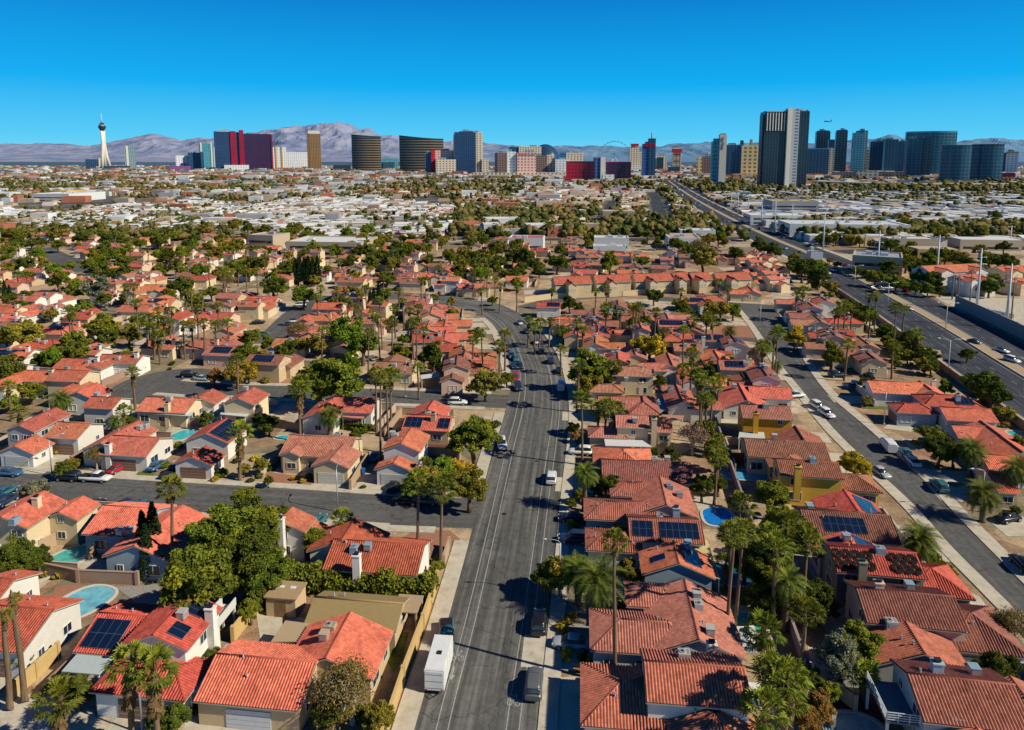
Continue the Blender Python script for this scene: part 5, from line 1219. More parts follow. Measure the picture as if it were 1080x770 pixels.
while cnt<44:
    p=rr.choice(VP); d=rr.uniform(-30,-23.5); x,y=p[0]+d,p[1]+rr.uniform(-4,4)
    if not free(x,y,1.5): continue
    if cnt%2: r=rr.uniform(2.2,4.2); tree(x,y,r,r,rr.choice('gdgo'))
    else: shrub(x,y,rr.uniform(1.0,2.0),rr.choice('ggdon'))
    cnt+=1
cnt=0
while cnt<34:
    px,py=rr.uniform(830,1090),rr.uniform(232,268); x,y=G(px,py)
    if not free(x,y,2.5): continue
    r=rr.uniform(4,7); tree(x,y,r,r,rr.choice('gddoy')); cnt+=1
print({k:sum(1 for o in C.objects if o.name.split('.')[0]==k) for k in ('house','broadleaf_tree','dark_tree','olive_toned_tree','fan_palm','date_palm','shrub')})
# ------------------------------------------------------------------ vehicles
HU=PI/2-.1; HS=PI/2+.155*-1
def CA(reg,zx,zy,hd,kind,col,label=None): x,y=ZG(reg,zx,zy,.7); return car(x,y,hd,kind,col,label=label,small=y>200)
CL=[('B',775,388,-HU,'pickup','teal','dark teal pickup truck ahead of the white box trailer'),('C',110,330,HU,'suv','black','dark car parked at the right kerb below the tree shadow'),('C',90,580,HU,'suv','grey','dark car parked at the right kerb nearest the photographer'),('C',240,412,3.0,'sedan','silver','silver car in the shaded driveway of the wide red roofed house'),
('F',1000,262,-HU,'suv','white','white car driving toward us on the left side of the main road'),('G',160,398,HU,'suv','white','white car parked at the right kerb above the long palm shadow'),('G',200,30,HU,'van','white','white van parked at the right kerb farther up the main road'),('G',25,30,-HU,'suv','navy','dark car at the left kerb near the second side street'),('G',278,292,3.04,'suv','white','white car in the driveway of the coral hip-roofed house'),
('K',15,530,-HU,'sedan','teal',None),('K',32,560,-HU,'sedan','navy',None),('K',15,610,-HU,'suv','red',None),('K',120,500,HU,'sedan','navy',None),('K',160,540,HU,'suv','navy',None),('K',192,578,HU,'sedan','black',None),('K',100,462,HU,'sedan','white',None),('K',60,420,HU+.3,'suv','grey',None),('K',30,385,HU+.4,'sedan','white',None),
('J',860,405,HU+.2,'suv','black',None),('J',1040,520,-HU,'suv','teal',None),('J',1050,560,-HU,'sedan','navy',None),('J',1010,490,-HU,'sedan','red',None),
('E',480,360,1.25,'sedan','red','red car in the driveway of the wide coral house'),('E',390,400,-.1,'pickup','white','white pickup truck parked on the side street'),('E',278,396,3.0,'suv','black','black car parked behind the white pickup'),('E',40,377,-.1,'sedan','blue','blue car parked farthest along the side street'),('E',640,347,1.4,'sedan','blue','blue car in the driveway beside the little lawn'),('E',705,372,1.4,'pickup','navy','dark blue pickup in the drive of the solar-covered house'),
('E',20,455,1.4,'sedan','teal',None),('E',22,492,1.4,'suv','navy',None),('E',375,515,1.35,'suv','black',None),('E',520,508,-.1,'sedan','navy',None),('E',585,512,-.1,'sedan','blue',None),('F',250,580,1.4,'suv','teal',None),('F',610,490,-.1,'sedan','black',None),('F',690,490,-.1,'suv','grey',None),('F',560,432,1.5,'sedan','black',None),('F',412,356,1.3,'sedan','blue',None),('F',820,92,.0,'suv','white',None),('F',485,310,1.4,'sedan','blue',None),
('I',770,598,.1,'suv','black',None),('I',820,612,-.2,'sedan','silver',None),('I',1050,385,.3,'sedan','black',None),('I',170,380,.0,'sedan','black',None),('I',300,195,.2,'suv','white',None),('J',180,312,.3,'sedan','white',None),('J',10,382,.3,'sedan','black',None),('J',160,380,.2,'suv','white',None),('J',195,385,.3,'sedan','silver',None),('J',30,432,.3,'sedan','blue',None),('J',90,520,1.2,'suv','white',None),('J',190,300,.3,'sedan','silver',None),
('H',240,108,-HS,'suv','white','white car parked first of a pair on the left kerb of the right street'),('H',277,138,-HS,'suv','white','white car parked second of a pair on the left kerb of the right street'),('H',525,272,HS,'van','white','white van on the shaded right street'),('H',597,295,HS,'sedan','teal',None),('H',627,330,HS,'sedan','white',None),('H',495,374,-HS,'sedan','silver',None),('H',735,432,HS,'suv','teal',None),('H',145,65,.2,'pickup','white',None),('H',390,27,.1,'sedan','blue',None),('L',320,598,.05,'suv','navy',None),('L',390,640,.05,'pickup','blue',None),('D',1075,95,HS,'suv','black',None),('H',900,75,.4,'sedan','white',None),('H',1015,560,.3,'sedan','black',None),('D',965,320,.6,'sedan','tan',None),
('G',245,560,3.04,'sedan','black',None),('G',250,645,3.04,'suv','navy',None),
('L',880,462,-HS,'sedan','grey',None),('L',990,497,-HS,'sedan','white',None),('L',1032,537,-HS,'suv','white',None),('L',305,172,-HS,'suv','white',None),('L',455,242,-HS,'suv','white',None),('L',492,240,-HS,'sedan','blue',None),('L',610,328,-HS,'sedan','silver',None),('L',395,312,HS,'suv','black',None),('L',520,245,0,'pickup','white',None),('L',470,215,.2,'suv','black',None),('L',450,600,HS,'sedan','black',None)]
for q in CL: CA(*q)
rr=random.Random(5)
F2=[p for p in FWC if 290<p[1]<1500]
for i in range(95):
    p=rr.choice(F2); d=rr.choice([-12,-8.4,-4.8,4,6.8,10.3]); x,y=p[0]+d,p[1]+rr.uniform(-4,4)
    if any(math.hypot(x-q[0],y-q[1])<7 for q in NEARP): continue
    NEARP.append((x,y)); o=car(x,y,PI/2-.16 if d>0 else -PI/2-.16,rr.choice(['sedan','suv','van','suv']),rr.choice(['white','white','silver','black','grey','red','blue']),small=True,look='far car on the divided road toward the towers'); LABELS.pop(); o['label']='tiny distant car in the traffic on the divided road'; o['group']='distant traffic on the divided road'
# white box trailer
x,y=ZG('B',745,502,1.5); rt=thing('box_trailer','trailer',(x,y,0),-.09,'white enclosed box trailer parked at the left kerb of the main road')
mb=MB(); mb.box((0,0,1.75),(2.2,5.6,2.4)); 
for t in (-2.1,-.7,.7,2.1): mb.box((1.11,t,1.75),(.03,.06,2.3),0,1); mb.box((-1.11,t,1.75),(.03,.06,2.4),0,1)
mb.build('body','painted' if False else ['white','steel_white'],rt)
mb=MB(); mb.box((0,0,2.98),(2.08,5.45,.07)); mb.build('roof','white',rt); mb=MB(); mb.box((.1,-.2,3.07),(.5,.5,.12)); mb.build('roof_vent','dark',rt)
mb=MB(); mb.box((0,-2.83,1.7),(2.0,.05,2.2)); 
for z in (.9,1.7,2.5): mb.box((0,-2.87,z),(2.0,.03,.05),0,1)
mb.build('rear_door',['white','metal'],rt); mb=MB(); mb.tube([(-.7,2.8,.5),(0,4.1,.5),(.7,2.8,.5)],.06,5); mb.build('hitch','dark',rt)
mb=MB(); mb.tube([(-.8,-2.8,.45),(0,-3.6,.4),(.8,-2.8,.45)],.05,5); mb.build('tow_frame','dark',rt)
for s in(-1,1):
    for t in(-.5,.5):
        mb=MB(); mb.tube([(s*.95-.12,t,.38),(s*.95+.12,t,.38)],.38,14); mb.build('wheel','rubber',rt)
    mb=MB(); mb.box((s*.9,-2.85,.66),(.25,.05,.14)); mb.build('tail_lamp','painted',rt,(.5,.02,.02))
# wheelie bins at the yellow wall
for i,(rg,zx,zy,c) in enumerate([('B',590,597,(.03,.03,.03)),('F',437,385,(.03,.12,.35)),('A',890,708,(.03,.22,.10))]):
    x,y=ZG(rg,zx,zy); rt=thing('wheeled_bin','bin',(x,y,0),.3,['black bin against the yellow pavement wall','blue bin between the corner-house driveways','green bin on the drive below the red ribbed roof'][i])
    mb=MB(); mb.box((0,0,.5),(.6,.65,.95),0,0,1.12); mb.build('body','painted',rt,c); mb=MB(); mb.box((0,0,1.02),(.72,.78,.08)); mb.build('lid','painted',rt,c)
    for s in(-1,1): mb=MB(); mb.tube([(s*.25-.04,.32,.12),(s*.25+.04,.32,.12)],.12,8); mb.build('wheel','rubber',rt)
# boat-like covered car and trampoline frame left out; picnic table and white trailer on the gravel yard
x,y=ZG('C',295,540); rt=thing('wooden_bench','bench',(x,y,0),-.15,'long wooden bench on the gravel by the shaded driveway')
mb=MB(); mb.box((0,0,.45),(2.6,.5,.08)); mb.build('seat','wood',rt); mb=MB(); mb.box((0,.26,.75),(2.6,.06,.45)); mb.build('backrest','wood',rt)
for s in(-1,1): mb=MB(); mb.box((s*1.1,0,.2),(.1,.45,.4)); mb.build('leg','wood',rt)
# street lamps
def lamp(reg,zx,zy,h,hd,label):
    x,y=ZG(reg,zx,zy); rt=thing('street_lamp','street lamp',(x,y,0),hd,label)
    mb=MB(); mb.tube([(0,0,0),(0,0,.4)],.2,8); mb.build('base','concrete',rt)
    mb=MB(); mb.tube([(0,0,.3),(0,0,h-.5)],[.11,.07],8); mb.build('pole','metal',rt)
    mb=MB(); mb.tube([(0,0,h-.6),(.3,0,h-.2),(1.0,0,h),(2.0,0,h+.05)],.05,6); a=mb.build('arm','metal',rt)
    mb=MB(); mb.tube([(1.8,0,h+.03),(2.1,0,h+.05),(2.7,0,h+.02)],[.08,.17,.06],7); mb.build('lamp_head','metal',a)
lamp('A',580,790,8.5,PI,'grey street lamp between the two shaggy palms'); lamp('F',333,540,8,PI/2,'grey street lamp at the first side street near the corner'); lamp('C',195,240,8.5,PI,'street lamp at the right pavement beside the big date palm')
lamp('E',212,395,7.5,PI/4,'street lamp beside the white pickup and lawn'); lamp('H',510,185,8,PI,'street lamp at the small lawn on the right street'); lamp('H',905,540,7.5,PI,'dark street lamp by the leaning date palms'); lamp('L',270,560,8,PI,'street lamp at the top of the right street'); lamp('K',1008,415,9,PI/2,'grey street lamp at the end circle by the solar white house')
lamp('L',515,690,7.5,PI,'street lamp beside the coral roof with white chimney'); lamp('J',795,30,9,0,'street lamp far behind the coral roofs near the white roof'); lamp('K',192,470,9,PI,'street lamp at the right pavement by the road bend'); lamp('J',608,690,8,PI/2,'grey street lamp on the second side street')
# twin-arm lamps of the divided road
for i,(zx,zy) in enumerate([(525,325),(760,425),(1075,690),(390,242),(770,600)]):
    x,y=ZG('L',zx,zy); rt=thing('twin_street_lamp','street lamp',(x,y,.2),-.15,['double-armed','tall double-armed','double-armed','double-armed','single brown-based double-armed'][i]+' lamp on the road median, '+['third from the towers','second nearest','nearest','fourth from the front','beside the brown wall'][i])
    mb=MB(); mb.tube([(0,0,0),(0,0,9.5)],[.14,.08],8); mb.build('pole','steel_white',rt)
    for s in(-1,1):
        mb=MB(); mb.tube([(0,0,9.2),(s*1.2,0,9.8),(s*2.8,0,9.9)],.06,6); a=mb.build('arm','steel_white',rt); mb=MB(); mb.tube([(s*2.6,0,9.92),(s*2.9,0,9.92),(s*3.5,0,9.88)],[.08,.18,.06],7); mb.build('lamp_head','white',a)
# steel power pylons
def pylon(px0,yb,yt,label,wood=False):
    x,y=G(px0,yb); h=(lambda d:HCAM+(0) )(0)
    d=y*math.cos(PITCH)+HCAM*math.sin(PITCH)
    # height that reaches the photographed top
    lo,hi=1,90
    for _ in range(40):
        m_=(lo+hi)/2
        if PX(x,y,m_)[1]>yt: lo=m_
        else: hi=m_
    h=lo; rt=thing('power_pole' if wood else 'power_pylon','power pole',(x,y,0),-.15,label)
    mb=MB(); mb.tube([(0,0,0),(0,0,h)],[.55 if not wood else .28,.22 if not wood else .16],10); mb.build('pole','wood' if wood else 'steel_white',rt)
    for k in range(3 if not wood else 2):
        z=h-1-k*2.6
        for s in (-1,1):
            mb=MB(); mb.tube([(0,0,z),(s*(2.0 if not wood else 1.2),0,z+.3)],[.12,.07],6); a=mb.build('cross_arm','wood' if wood else 'steel_white',rt); mb=MB(); mb.tube([(s*(1.9 if not wood else 1.1),0,z+.25),(s*(1.9 if not wood else 1.1),0,z-.7)],.09,6); mb.build('insulator','metal',a)
for i,(a,b_,c) in enumerate([(1061,346,278),(1030,326,262),(987,302,248),(925,290,243),(868,263,226),(835,240,215),(817,243,212),(803,238,216),(789,225,205),(778,225,203),(771,222,204),(1065,262,238)]):
    pylon(a,b_,c,['tallest white steel pylon in the utility yard','white steel pylon second in the utility yard','white steel pylon by the dark sound wall','white steel pylon by the hedge','white steel pylon left of the office block','thin white pylon, first of the cluster beside the road','thin white pylon, second of the cluster beside the road','thin white pylon, third of the cluster beside the road','far white pylon, nearest of the distant three','far white pylon, middle of the distant three','far white pylon, last of the distant three','white pylon among the far orange roofs'][i])
for i,(a,b_,c) in enumerate([(1066,341,292),(1022,326,283),(1010,317,290),(1004,316,288)]): pylon(a,b_,c,['wooden pole beside the tallest pylon','wooden pole in front of the white gabled apartments','short wooden pole in the utility yard','short leaning wooden pole near the apartments'][i],True)
# transformers in the yard
for i in range(5):
    x,y=G(1042+i*6,331+i*1.2); rt=thing('transformer','transformer',(x,y,0),-.15,'grey transformer cabinet in the fenced utility yard',None,'transformers in the utility yard'); mb=MB(); mb.box((0,0,.9),(1.4,1.2,1.8)); mb.build('cabinet','metal',rt); mb=MB(); mb.tube([(0,0,1.8),(0,0,2.7)],.12,6); mb.build('bushing','white',rt)
# ------------------------------------------------------------------ commercial blocks of the middle distance
BC=dict(w=(.70,.70,.68),c=(.52,.42,.30),g=(.34,.36,.38),t=(.42,.30,.19),r=(.5,.09,.07),b=(.12,.22,.34),y=(.55,.38,.14),l=(.62,.64,.66),p=(.50,.36,.30))
def unit_box(mat,flip=False):
    mb=MB(); mb.box((0,0,.5),(1,1,1)); return mb.mesh('wall',[mat])
UB=unit_box('painted')
def par_me():
    mb=MB()
    for c,d in (((0,-.485,0),(1,.03,1)),((0,.485,0),(1,.03,1)),((-.485,0,0),(.03,.94,1)),((.485,0,0),(.03,.94,1))): mb.box(c,d)
    return mb.mesh('parapet',['painted'])
PAR=par_me()
def win_strip():
    mb=MB()
    mb.box((0,0,0),(.94,.04,1))
    return mb.mesh('window',['glass'])
WST=win_strip()
def block(x,y,L,W,h,ang,wall,roof,label,look=None,group=None,name='commercial_building',cat='commercial building',near=False,units=2):
    rt=thing(name,cat,(x,y,0),-ang,label,look,group)
    link('wall',UB,rt,BC[wall],None,0,(L,W,h)); link('roof',UB,rt,BC[roof],(0,0,h),0,(L*.97,W*.97,.25))
    if units:
        link('parapet',PAR,rt,BC[wall],(0,0,h+.4),0,(L,W,.9))
    rr=random.Random(int(x*7+y))
    for k in range(units): link('roof_unit',UB,rt,BC[rr.choice('lg')],(rr.uniform(-.35,.35)*L,rr.uniform(-.3,.3)*W,h+.2),0,(rr.uniform(1.5,3.5),rr.uniform(1.5,3),rr.uniform(1,1.8)))
    if near:
        for s in range(int(h/3.6)):
            link('window',WST,rt,None,(0,-W/2-.01,1.9+s*3.6),0,(L*.95,1,1.5)); link('window',WST,rt,None,(-L/2-.01,0,1.9+s*3.6),PI/2,(W*.95,1,1.5))
    return rt
def bpx(px,py,wpx,depth,h,wall,roof,label,ang=.12,**kw):
    x,y=G(px,py,h); d=y*math.cos(PITCH)+(HCAM-h)*math.sin(PITCH); L=wpx*d/FOC
    return block(x,y+depth*.1,L,depth,h,ang,wall,roof,label,near=True,**kw)
bpx(350,254,80,32,8,'c','w','wide pale curved-edge roof behind the coral townhouses')
bpx(556,251,36,16,7,'w','r','building with bright red roof and pale walls')
bpx(645,251,36,14,7,'w','w','long white roofed building left of the road pole',units=4); bpx(643,260,34,10,5,'w','l','low white building in front of the long white roof')
bpx(720,250,32,26,7,'w','p','white shop block with pink-edged roof beside the divided road'); bpx(735,243,36,16,6,'w','w','white shop row behind the pink-edged block')
bpx(928,270,46,22,9,'c','g','long office block with pale roof and shaded dark side',ang=.5,units=4); bpx(860,267,12,8,6,'l','w','small white kiosk block at the divided road')
bpx(890,236,118,34,9,'w','l','very long white warehouse right of the divided road',units=5); bpx(835,212,46,40,14,'g','y','pale green podium block below the tallest dark tower',units=3)
bpx(820,227,60,30,8,'w','w','white flat warehouse in front of the green podium',units=4); bpx(985,262,40,14,8,'y','c','yellow-tan apartment row right of the office block',units=0); bpx(1040,252,60,16,7,'c','w','tan and white apartment row on the far right',units=0); bpx(960,252,50,14,7,'c','w','tan flat-roofed row behind the yellow-tan apartments')
bpx(70,204,42,70,10,'w','w','large white flat hall left of the needle tower',units=3); bpx(100,192,60,60,8,'w','l','long white hall below the needle tower',units=3); bpx(22,187,30,50,8,'b','w','low turquoise-sided hall at the far left',units=2); bpx(283,248,30,18,9,'c','p','pink-tan walled building among trees',ang=.3)
bpx(72,201,16,40,12,'y','y','yellow tan block with pyramid-like roof at the left')
rr=random.Random(21)
# more low commercial roofs
PL=[]
def ok(x,y,d):
    if any(math.hypot(x-q[0],y-q[1])<d for q in PL): return False
    PL.append((x,y)); return True
cnt=0; tries=0
while cnt<130 and tries<4000:
    tries+=1
    px=rr.uniform(745,1090); py=rr.uniform(199,244); x,y=G(px,py)
    if not free(x,y,14,False) or not ok(x,y,18): continue
    cnt+=1; block(x,y,rr.uniform(12,34),rr.uniform(8,15),rr.uniform(3.5,6),rr.choice([.12,-.1,.2,1.6]),rr.choice('wwcgl'),rr.choice('wwwlgwlc'),'flat pale-roofed commercial block on the far right plain',None,'flat commercial roofs right of the divided road',units=1 if py>215 else 0)
cnt=0; tries=0
while cnt<120 and tries<4000:
    tries+=1
    px=rr.uniform(-10,760); py=rr.uniform(184,205) if rr.random()<.9 else rr.uniform(207,214); x,y=G(px,py)
    if py>206 and px<480: continue
    if not free(x,y,14,False) or not ok(x,y,30): continue
    cnt+=1; block(x,y,rr.uniform(16,46),rr.uniform(12,26),rr.uniform(4,9),rr.choice([.12,-.1,.2,1.6]),rr.choice('wwccglp'),rr.choice('wwwlgcw'),'flat pale-roofed block in the distant plain before the towers',None,'flat roofs on the plain before the towers',units=1 if py>215 else 0)
# mobile homes: white low roofs in dense rows
def mob_me(k):
    w=MB(); w.box((0,0,1.4),(14,4.4,2.8)); r_=MB()
    z,zr=2.8,3.5
    r_.face([(-7.3,-2.5,z),(7.3,-2.5,z),(7.3,0,zr),(-7.3,0,zr)]); r_.face([(7.3,2.5,z),(-7.3,2.5,z),(-7.3,0,zr),(7.3,0,zr)]); r_.face([(7.3,-2.5,z),(7.3,2.5,z),(7.3,0,zr)]); r_.face([(-7.3,2.5,z),(-7.3,-2.5,z),(-7.3,0,zr)])
    return w.mesh('wall',['painted']),r_.mesh('roof',['painted'])
MW,MRF=mob_me(0)
cand=[]
tries=0; PL2=[]
while len(cand)<2300 and tries<60000:
    tries+=1
    px=rr.uniform(-20,500); py=rr.uniform(205,256)
    top=212 if px>200 else 222
    lim=251 if px>330 else (243 if px>150 else 238)
    if not(top+6*math.sin(px*.03)<py<lim+3*math.sin(px*.02)): continue
    x,y=G(px,py); gx,gy=round(x/19)*19,round(y/9)*9
    if (gx,gy) in PL2 or not free(gx,gy,8,False): continue
    if noise.noise(Vector((gx*.012,gy*.012,7)))<-.35: continue
    PL2.append((gx,gy)); cand.append((gx,gy))
cand.sort(key=lambda p:p[1])
mobc=[(.74,.74,.73),(.68,.68,.70),(.72,.70,.66),(.45,.47,.5),(.52,.44,.36),(.74,.74,.74),(.36,.33,.30)]
for gx,gy in cand[:290]:
    rt=thing('mobile_home','mobile home',(gx+rr.uniform(-2,2),gy+rr.uniform(-1,1),0),.1 if rr.random()<.75 else 1.67,'white-roofed mobile home in the dense rows of the park',None,'mobile homes in the dense park left of the centre')
    link('wall',MW,rt,rr.choice([(.6,.56,.5),(.5,.45,.4),(.62,.62,.62)])); link('roof',MRF,rt,rr.choice(mobc))
# stuff: the rest of the far plain as one mesh of roofs and one of tree crowns
FARM=['far_white','far_tan','far_grey','far_coral','far_brown','far_blue']
for nme,col in zip(FARM,[(.66,.66,.67),(.50,.40,.30),(.33,.34,.36),(.45,.16,.10),(.28,.19,.13),(.10,.18,.26)]): flat(nme,col,.9,.1,var=.2,scale=.05)
mb=MB()
def farbox(x,y,L,W,h,a,m,gable):
    P=[rot2(*q,a) for q in ((-L/2,-W/2),(L/2,-W/2),(L/2,W/2),(-L/2,W/2))]; P=[(x+p[0],y+p[1]) for p in P]
    wm=m if not gable else rr.choice([0,1,1,1])
    for i in range(4): p,q=P[i],P[(i+1)%4]; mb.face([(*p,0),(*q,0),(*q,h),(*p,h)],wm)
    if gable:
        e0=((P[0][0]+P[3][0])/2,(P[0][1]+P[3][1])/2,h+1.6); e1=((P[1][0]+P[2][0])/2,(P[1][1]+P[2][1])/2,h+1.6)
        mb.face([(*P[0],h),(*P[1],h),e1,e0],m); mb.face([(*P[2],h),(*P[3],h),e0,e1],m); mb.face([(*P[3],h),(*P[0],h),e0],wm); mb.face([(*P[1],h),(*P[2],h),e1],wm)
    else: mb.face([(*p,h) for p in P],m)
for gx,gy in cand[290:]: farbox(gx+rr.uniform(-3,3),gy+rr.uniform(-2,2),rr.uniform(9,15),4.8,2.8,rr.choice([.1,.1,.1,1.67]),rr.choice([0,0,0,0,1,2,2,4]),True)
n=0;tries=0
while n<9500 and tries<60000:
    tries+=1; px=rr.uniform(-40,1120); py=176+82*rr.random()**1.6; x,y=G(px,py)
    if not free(x,y,9,False): continue
    if py>238 and 0<px<800 and not (480<px<640 and py<248): continue
    if py>244 and px>800 and rr.random()<.6: continue
    if 207<py<256 and px<490 and rr.random()<.93: continue
    brown=(420<px<770 and 193<py<245 and rr.random()<.93) or py<212 and px<420 and rr.random()<.25
    n+=1
    if brown: farbox(x,y,rr.uniform(10,16),rr.uniform(8,11),3,rr.choice([.12,1.69,.5]),rr.choice([1,1,1,4,4,3,3,0,2]),True)
    elif py>215 and rr.random()<.5: farbox(x,y,rr.uniform(10,16),rr.uniform(8,11),3,rr.choice([.12,1.69]),rr.choice([0,1,1,4,3,3]),True)
    else:
        if px>745 and py>196: farbox(x,y,rr.uniform(10,28),rr.uniform(7,14),rr.uniform(3,6),rr.choice([.12,-.1,1.69]),rr.choice([0,0,0,2,2,5,1]),False); continue
        k=rr.uniform(.35,1.1) if py>190 else rr.uniform(.7,2.0); farbox(x,y,28*k,17*k,rr.uniform(3,9)*(1.5 if py<190 else 1),rr.choice([.12,-.1,1.69]),rr.choice([0,0,0,1,1,1,2,4,4,5,3,3] if py<200 else [0,0,0,1,1,1,2,4,3]),False)
o=mb.build('distant_roofs',FARM); o['kind']='stuff'
# crowns
def ico(sub=1):
    import bmesh
    bm=bmesh.new(); bmesh.ops.create_icosphere(bm,subdivisions=sub,radius=1); v=np.array([x.co[:] for x in bm.verts]); f=np.array([[q.index for q in x.verts] for x in bm.faces]); bm.free(); return v,f
iv,ifc=ico(2); iv1,ifc1=ico(1)
VS,FS=[],[]; off=0; nr=np.random.default_rng(4)
def blob(x,y,z,rx,rz,lo):
    global off
    v,f=(iv1,ifc1) if lo else (iv,ifc)
    k=1+nr.normal(0,.20,len(v))[:,None]; w=v*k*np.array([rx,rx,rz])+np.array([x,y,z]); VS.append(w); FS.append(f+off); off+=len(v)
n=0
while n<9200:
    px=rr.uniform(-40,1120); py=176+78*rr.random()**1.35; x,y=G(px,py)
    if not free(x,y,5,False): continue
    dens=.6+1.3*noise.noise(Vector((x*.004,y*.0035,1)))
    if 420<px<760 and 193<py<240: dens-=.1
    if px<480 and 211<py<252: dens-=.28
    if px>855 and 199<py<211: dens+=.6
    if px>745 and py>205: dens-=.12
    if px>760 and py>199: dens+=.7*max(0,math.sin(py*.55+px*.012))-.3
    if 640<px<0: dens=0
    if rr.random()>dens: continue
    n+=1; r=rr.uniform(2.2,5.0)*(1 if py>205 else 1.5)*(.6 if px<480 and py>211 else 1); lo=py<225
    for k in range(3 if not lo else 2): blob(x+rr.gauss(0,r*.55),y+rr.gauss(0,r*.55),r*rr.uniform(.7,1.3),r*rr.uniform(.5,.9),r*rr.uniform(.5,.9),lo)
V=np.concatenate(VS); F=np.concatenate(FS); me=bpy.data.meshes.new('distant_trees'); me.vertices.add(len(V)); me.vertices.foreach_set('co',V.ravel().astype(np.float32)); me.loops.add(F.size); me.loops.foreach_set('vertex_index',F.ravel().astype(np.int32)); me.polygons.add(len(F)); me.polygons.foreach_set('loop_start',np.arange(0,F.size,3,dtype=np.int32)); me.polygons.foreach_set('loop_total',np.full(len(F),3,dtype=np.int32)); me.update(calc_edges=True); me.materials.append(MATS['far_leaf'])
o=link('distant_trees',me); o['kind']='stuff'
# ------------------------------------------------------------------ towers
def facade(name,base,glass,sx,sz,fx,fz,rough=.22,vary=.25):
    sx*=1.7; sz*=1.7 if sz<9 else 1.0; base=tuple(min(.8,q*1.35) for q in base)
    """Windows as a grid in the tower's own metres: glass between mullions every sx and floors every sz."""
    m,nt,b=nodes(name,rough,.4); tc=opos(nt); s=N(nt,'ShaderNodeSeparateXYZ'); nt.links.new(tc,s.inputs[0])
    h=math_(nt,'ADD',s.outputs[0],s.outputs[1])
    a=math_(nt,'GREATER_THAN',math_(nt,'FRACT',math_(nt,'DIVIDE',h,sx)),fx); c_=math_(nt,'GREATER_THAN',math_(nt,'FRACT',math_(nt,'DIVIDE',s.outputs[2],sz)),fz)
    g=math_(nt,'MULTIPLY',a,c_); n1=tnoise(nt,.012,tc,4,.7)
    gl=mixc(nt,glass,ramp(nt,n1,[(.35,tuple(q*.45 for q in glass)),(.65,tuple(min(1,q*1.7) for q in glass))]),vary*2 if vary<.5 else 1.0)
    nt.links.new(mixc(nt,base,gl,g),b.inputs['Base Color']); return name
facade('f_resort',(.03,.06,.13),(.012,.035,.10),5,4,.25,.3); facade('f_red',(.27,.010,.03),(.22,.008,.025),6,5,.3,.3); facade('f_maroon',(.055,.018,.05),(.025,.016,.06),5,4,.25,.3)
facade('f_bronze',(.15,.115,.075),(.022,.018,.018),40,11,.0,.45); facade('f_gold',(.24,.145,.06),(.15,.08,.028),4.5,4,.35,.25); facade('f_gold_shaded',(.20,.12,.05),(.10,.06,.03),4.5,4,.35,.25)
facade('f_cream',(.55,.46,.34),(.20,.17,.14),7,5,.5,.45); facade('f_white',(.68,.66,.64),(.38,.38,.40),7,5,.5,.5); facade('f_dark',(.035,.06,.09),(.012,.025,.045),6,5,.25,.3)
facade('f_navy',(.035,.075,.14),(.012,.04,.085),6,4,.25,.3); facade('f_teal',(.045,.105,.15),(.02,.07,.115),7,5,.2,.25); facade('f_teal2',(.06,.14,.18),(.03,.105,.15),9,6,.2,.25); facade('f_grey',(.22,.30,.33),(.10,.17,.2),6,5,.3,.3)
facade('f_palms',(.03,.045,.06),(.010,.020,.034),3.2,2.4,.22,.2,vary=.45); facade('f_strip',(.34,.35,.36),(.14,.16,.19),9,3.4,.55,.5); facade('f_amber',(.60,.44,.20),(.28,.17,.07),9,7,.45,.4); facade('f_blue',(.05,.12,.28),(.02,.07,.20),5,5,.25,.3); facade('f_brown',(.20,.13,.11),(.08,.06,.06),5,4.5,.4,.4); facade('f_aqua',(.10,.30,.38),(.05,.22,.30),6,5,.2,.25); facade('f_pink',(.55,.36,.32),(.3,.18,.17),6,5,.45,.45)
flat('redsign',(.5,.02,.03),.5); flat('purple',(.22,.08,.25),.6); flat('gold',(.5,.32,.1),.5); flat('tower_white',(.70,.64,.54),.7)
def tpx(px,w,yt,yb,label=None,name='hotel_tower',cat='tower'):
    """Foot, width and height in metres of a tower photographed between these lines."""
    x,y=G(px,yb); d=y*math.cos(PITCH)+HCAM*math.sin(PITCH); L=w*d/FOC; lo,hi=0,900
    for _ in range(40):
        m_=(lo+hi)/2
        if PX(x,y,m_)[1]>yt: lo=m_
        else: hi=m_
    return x,y,L,lo
def slabs(name,px,yb,label,parts,cat='hotel tower',turn=0.13,depth=.5):
    """parts: (part name, x from, x to, top, material, forward shift, depth factor) in picture columns, all on one foot."""
    x,y,_,_=tpx(px,1,150,yb); az=-math.atan2(x,y)*.8+turn; rt=thing(name,cat,(x,y,0),az,label)
    for q in parts:
        nm,x0,x1,yt,mat=q[:5]; sh=q[5] if len(q)>5 else 0; df=q[6] if len(q)>6 else depth; bt=q[7] if len(q)>7 else None
        X,Y,L,h=tpx((x0+x1)/2,x1-x0,yt,yb); X0=tpx(px,1,yt,yb)[0]; z0=0
        if bt is not None: z0=tpx(px,1,bt,yb)[3]
        dp=max(14,min(60,L*df))
        if z0==0 and x1-x0>8 and yt<172 and 'tallest' not in label:
            mb=MB(); rq=random.Random(int(x0*3+yt)); mb.box((X-X0+rq.uniform(-.2,.2)*L,dp/2-sh,h+3),(L*rq.uniform(.25,.5),dp*.5,7.5)); mb.build('roof_plant','f_grey',rt)
        mb=MB(); mb.box((X-X0,dp/2-sh,(h+z0)/2),(L,dp,h-z0)); mb.build(nm,mat,rt)
    return rt
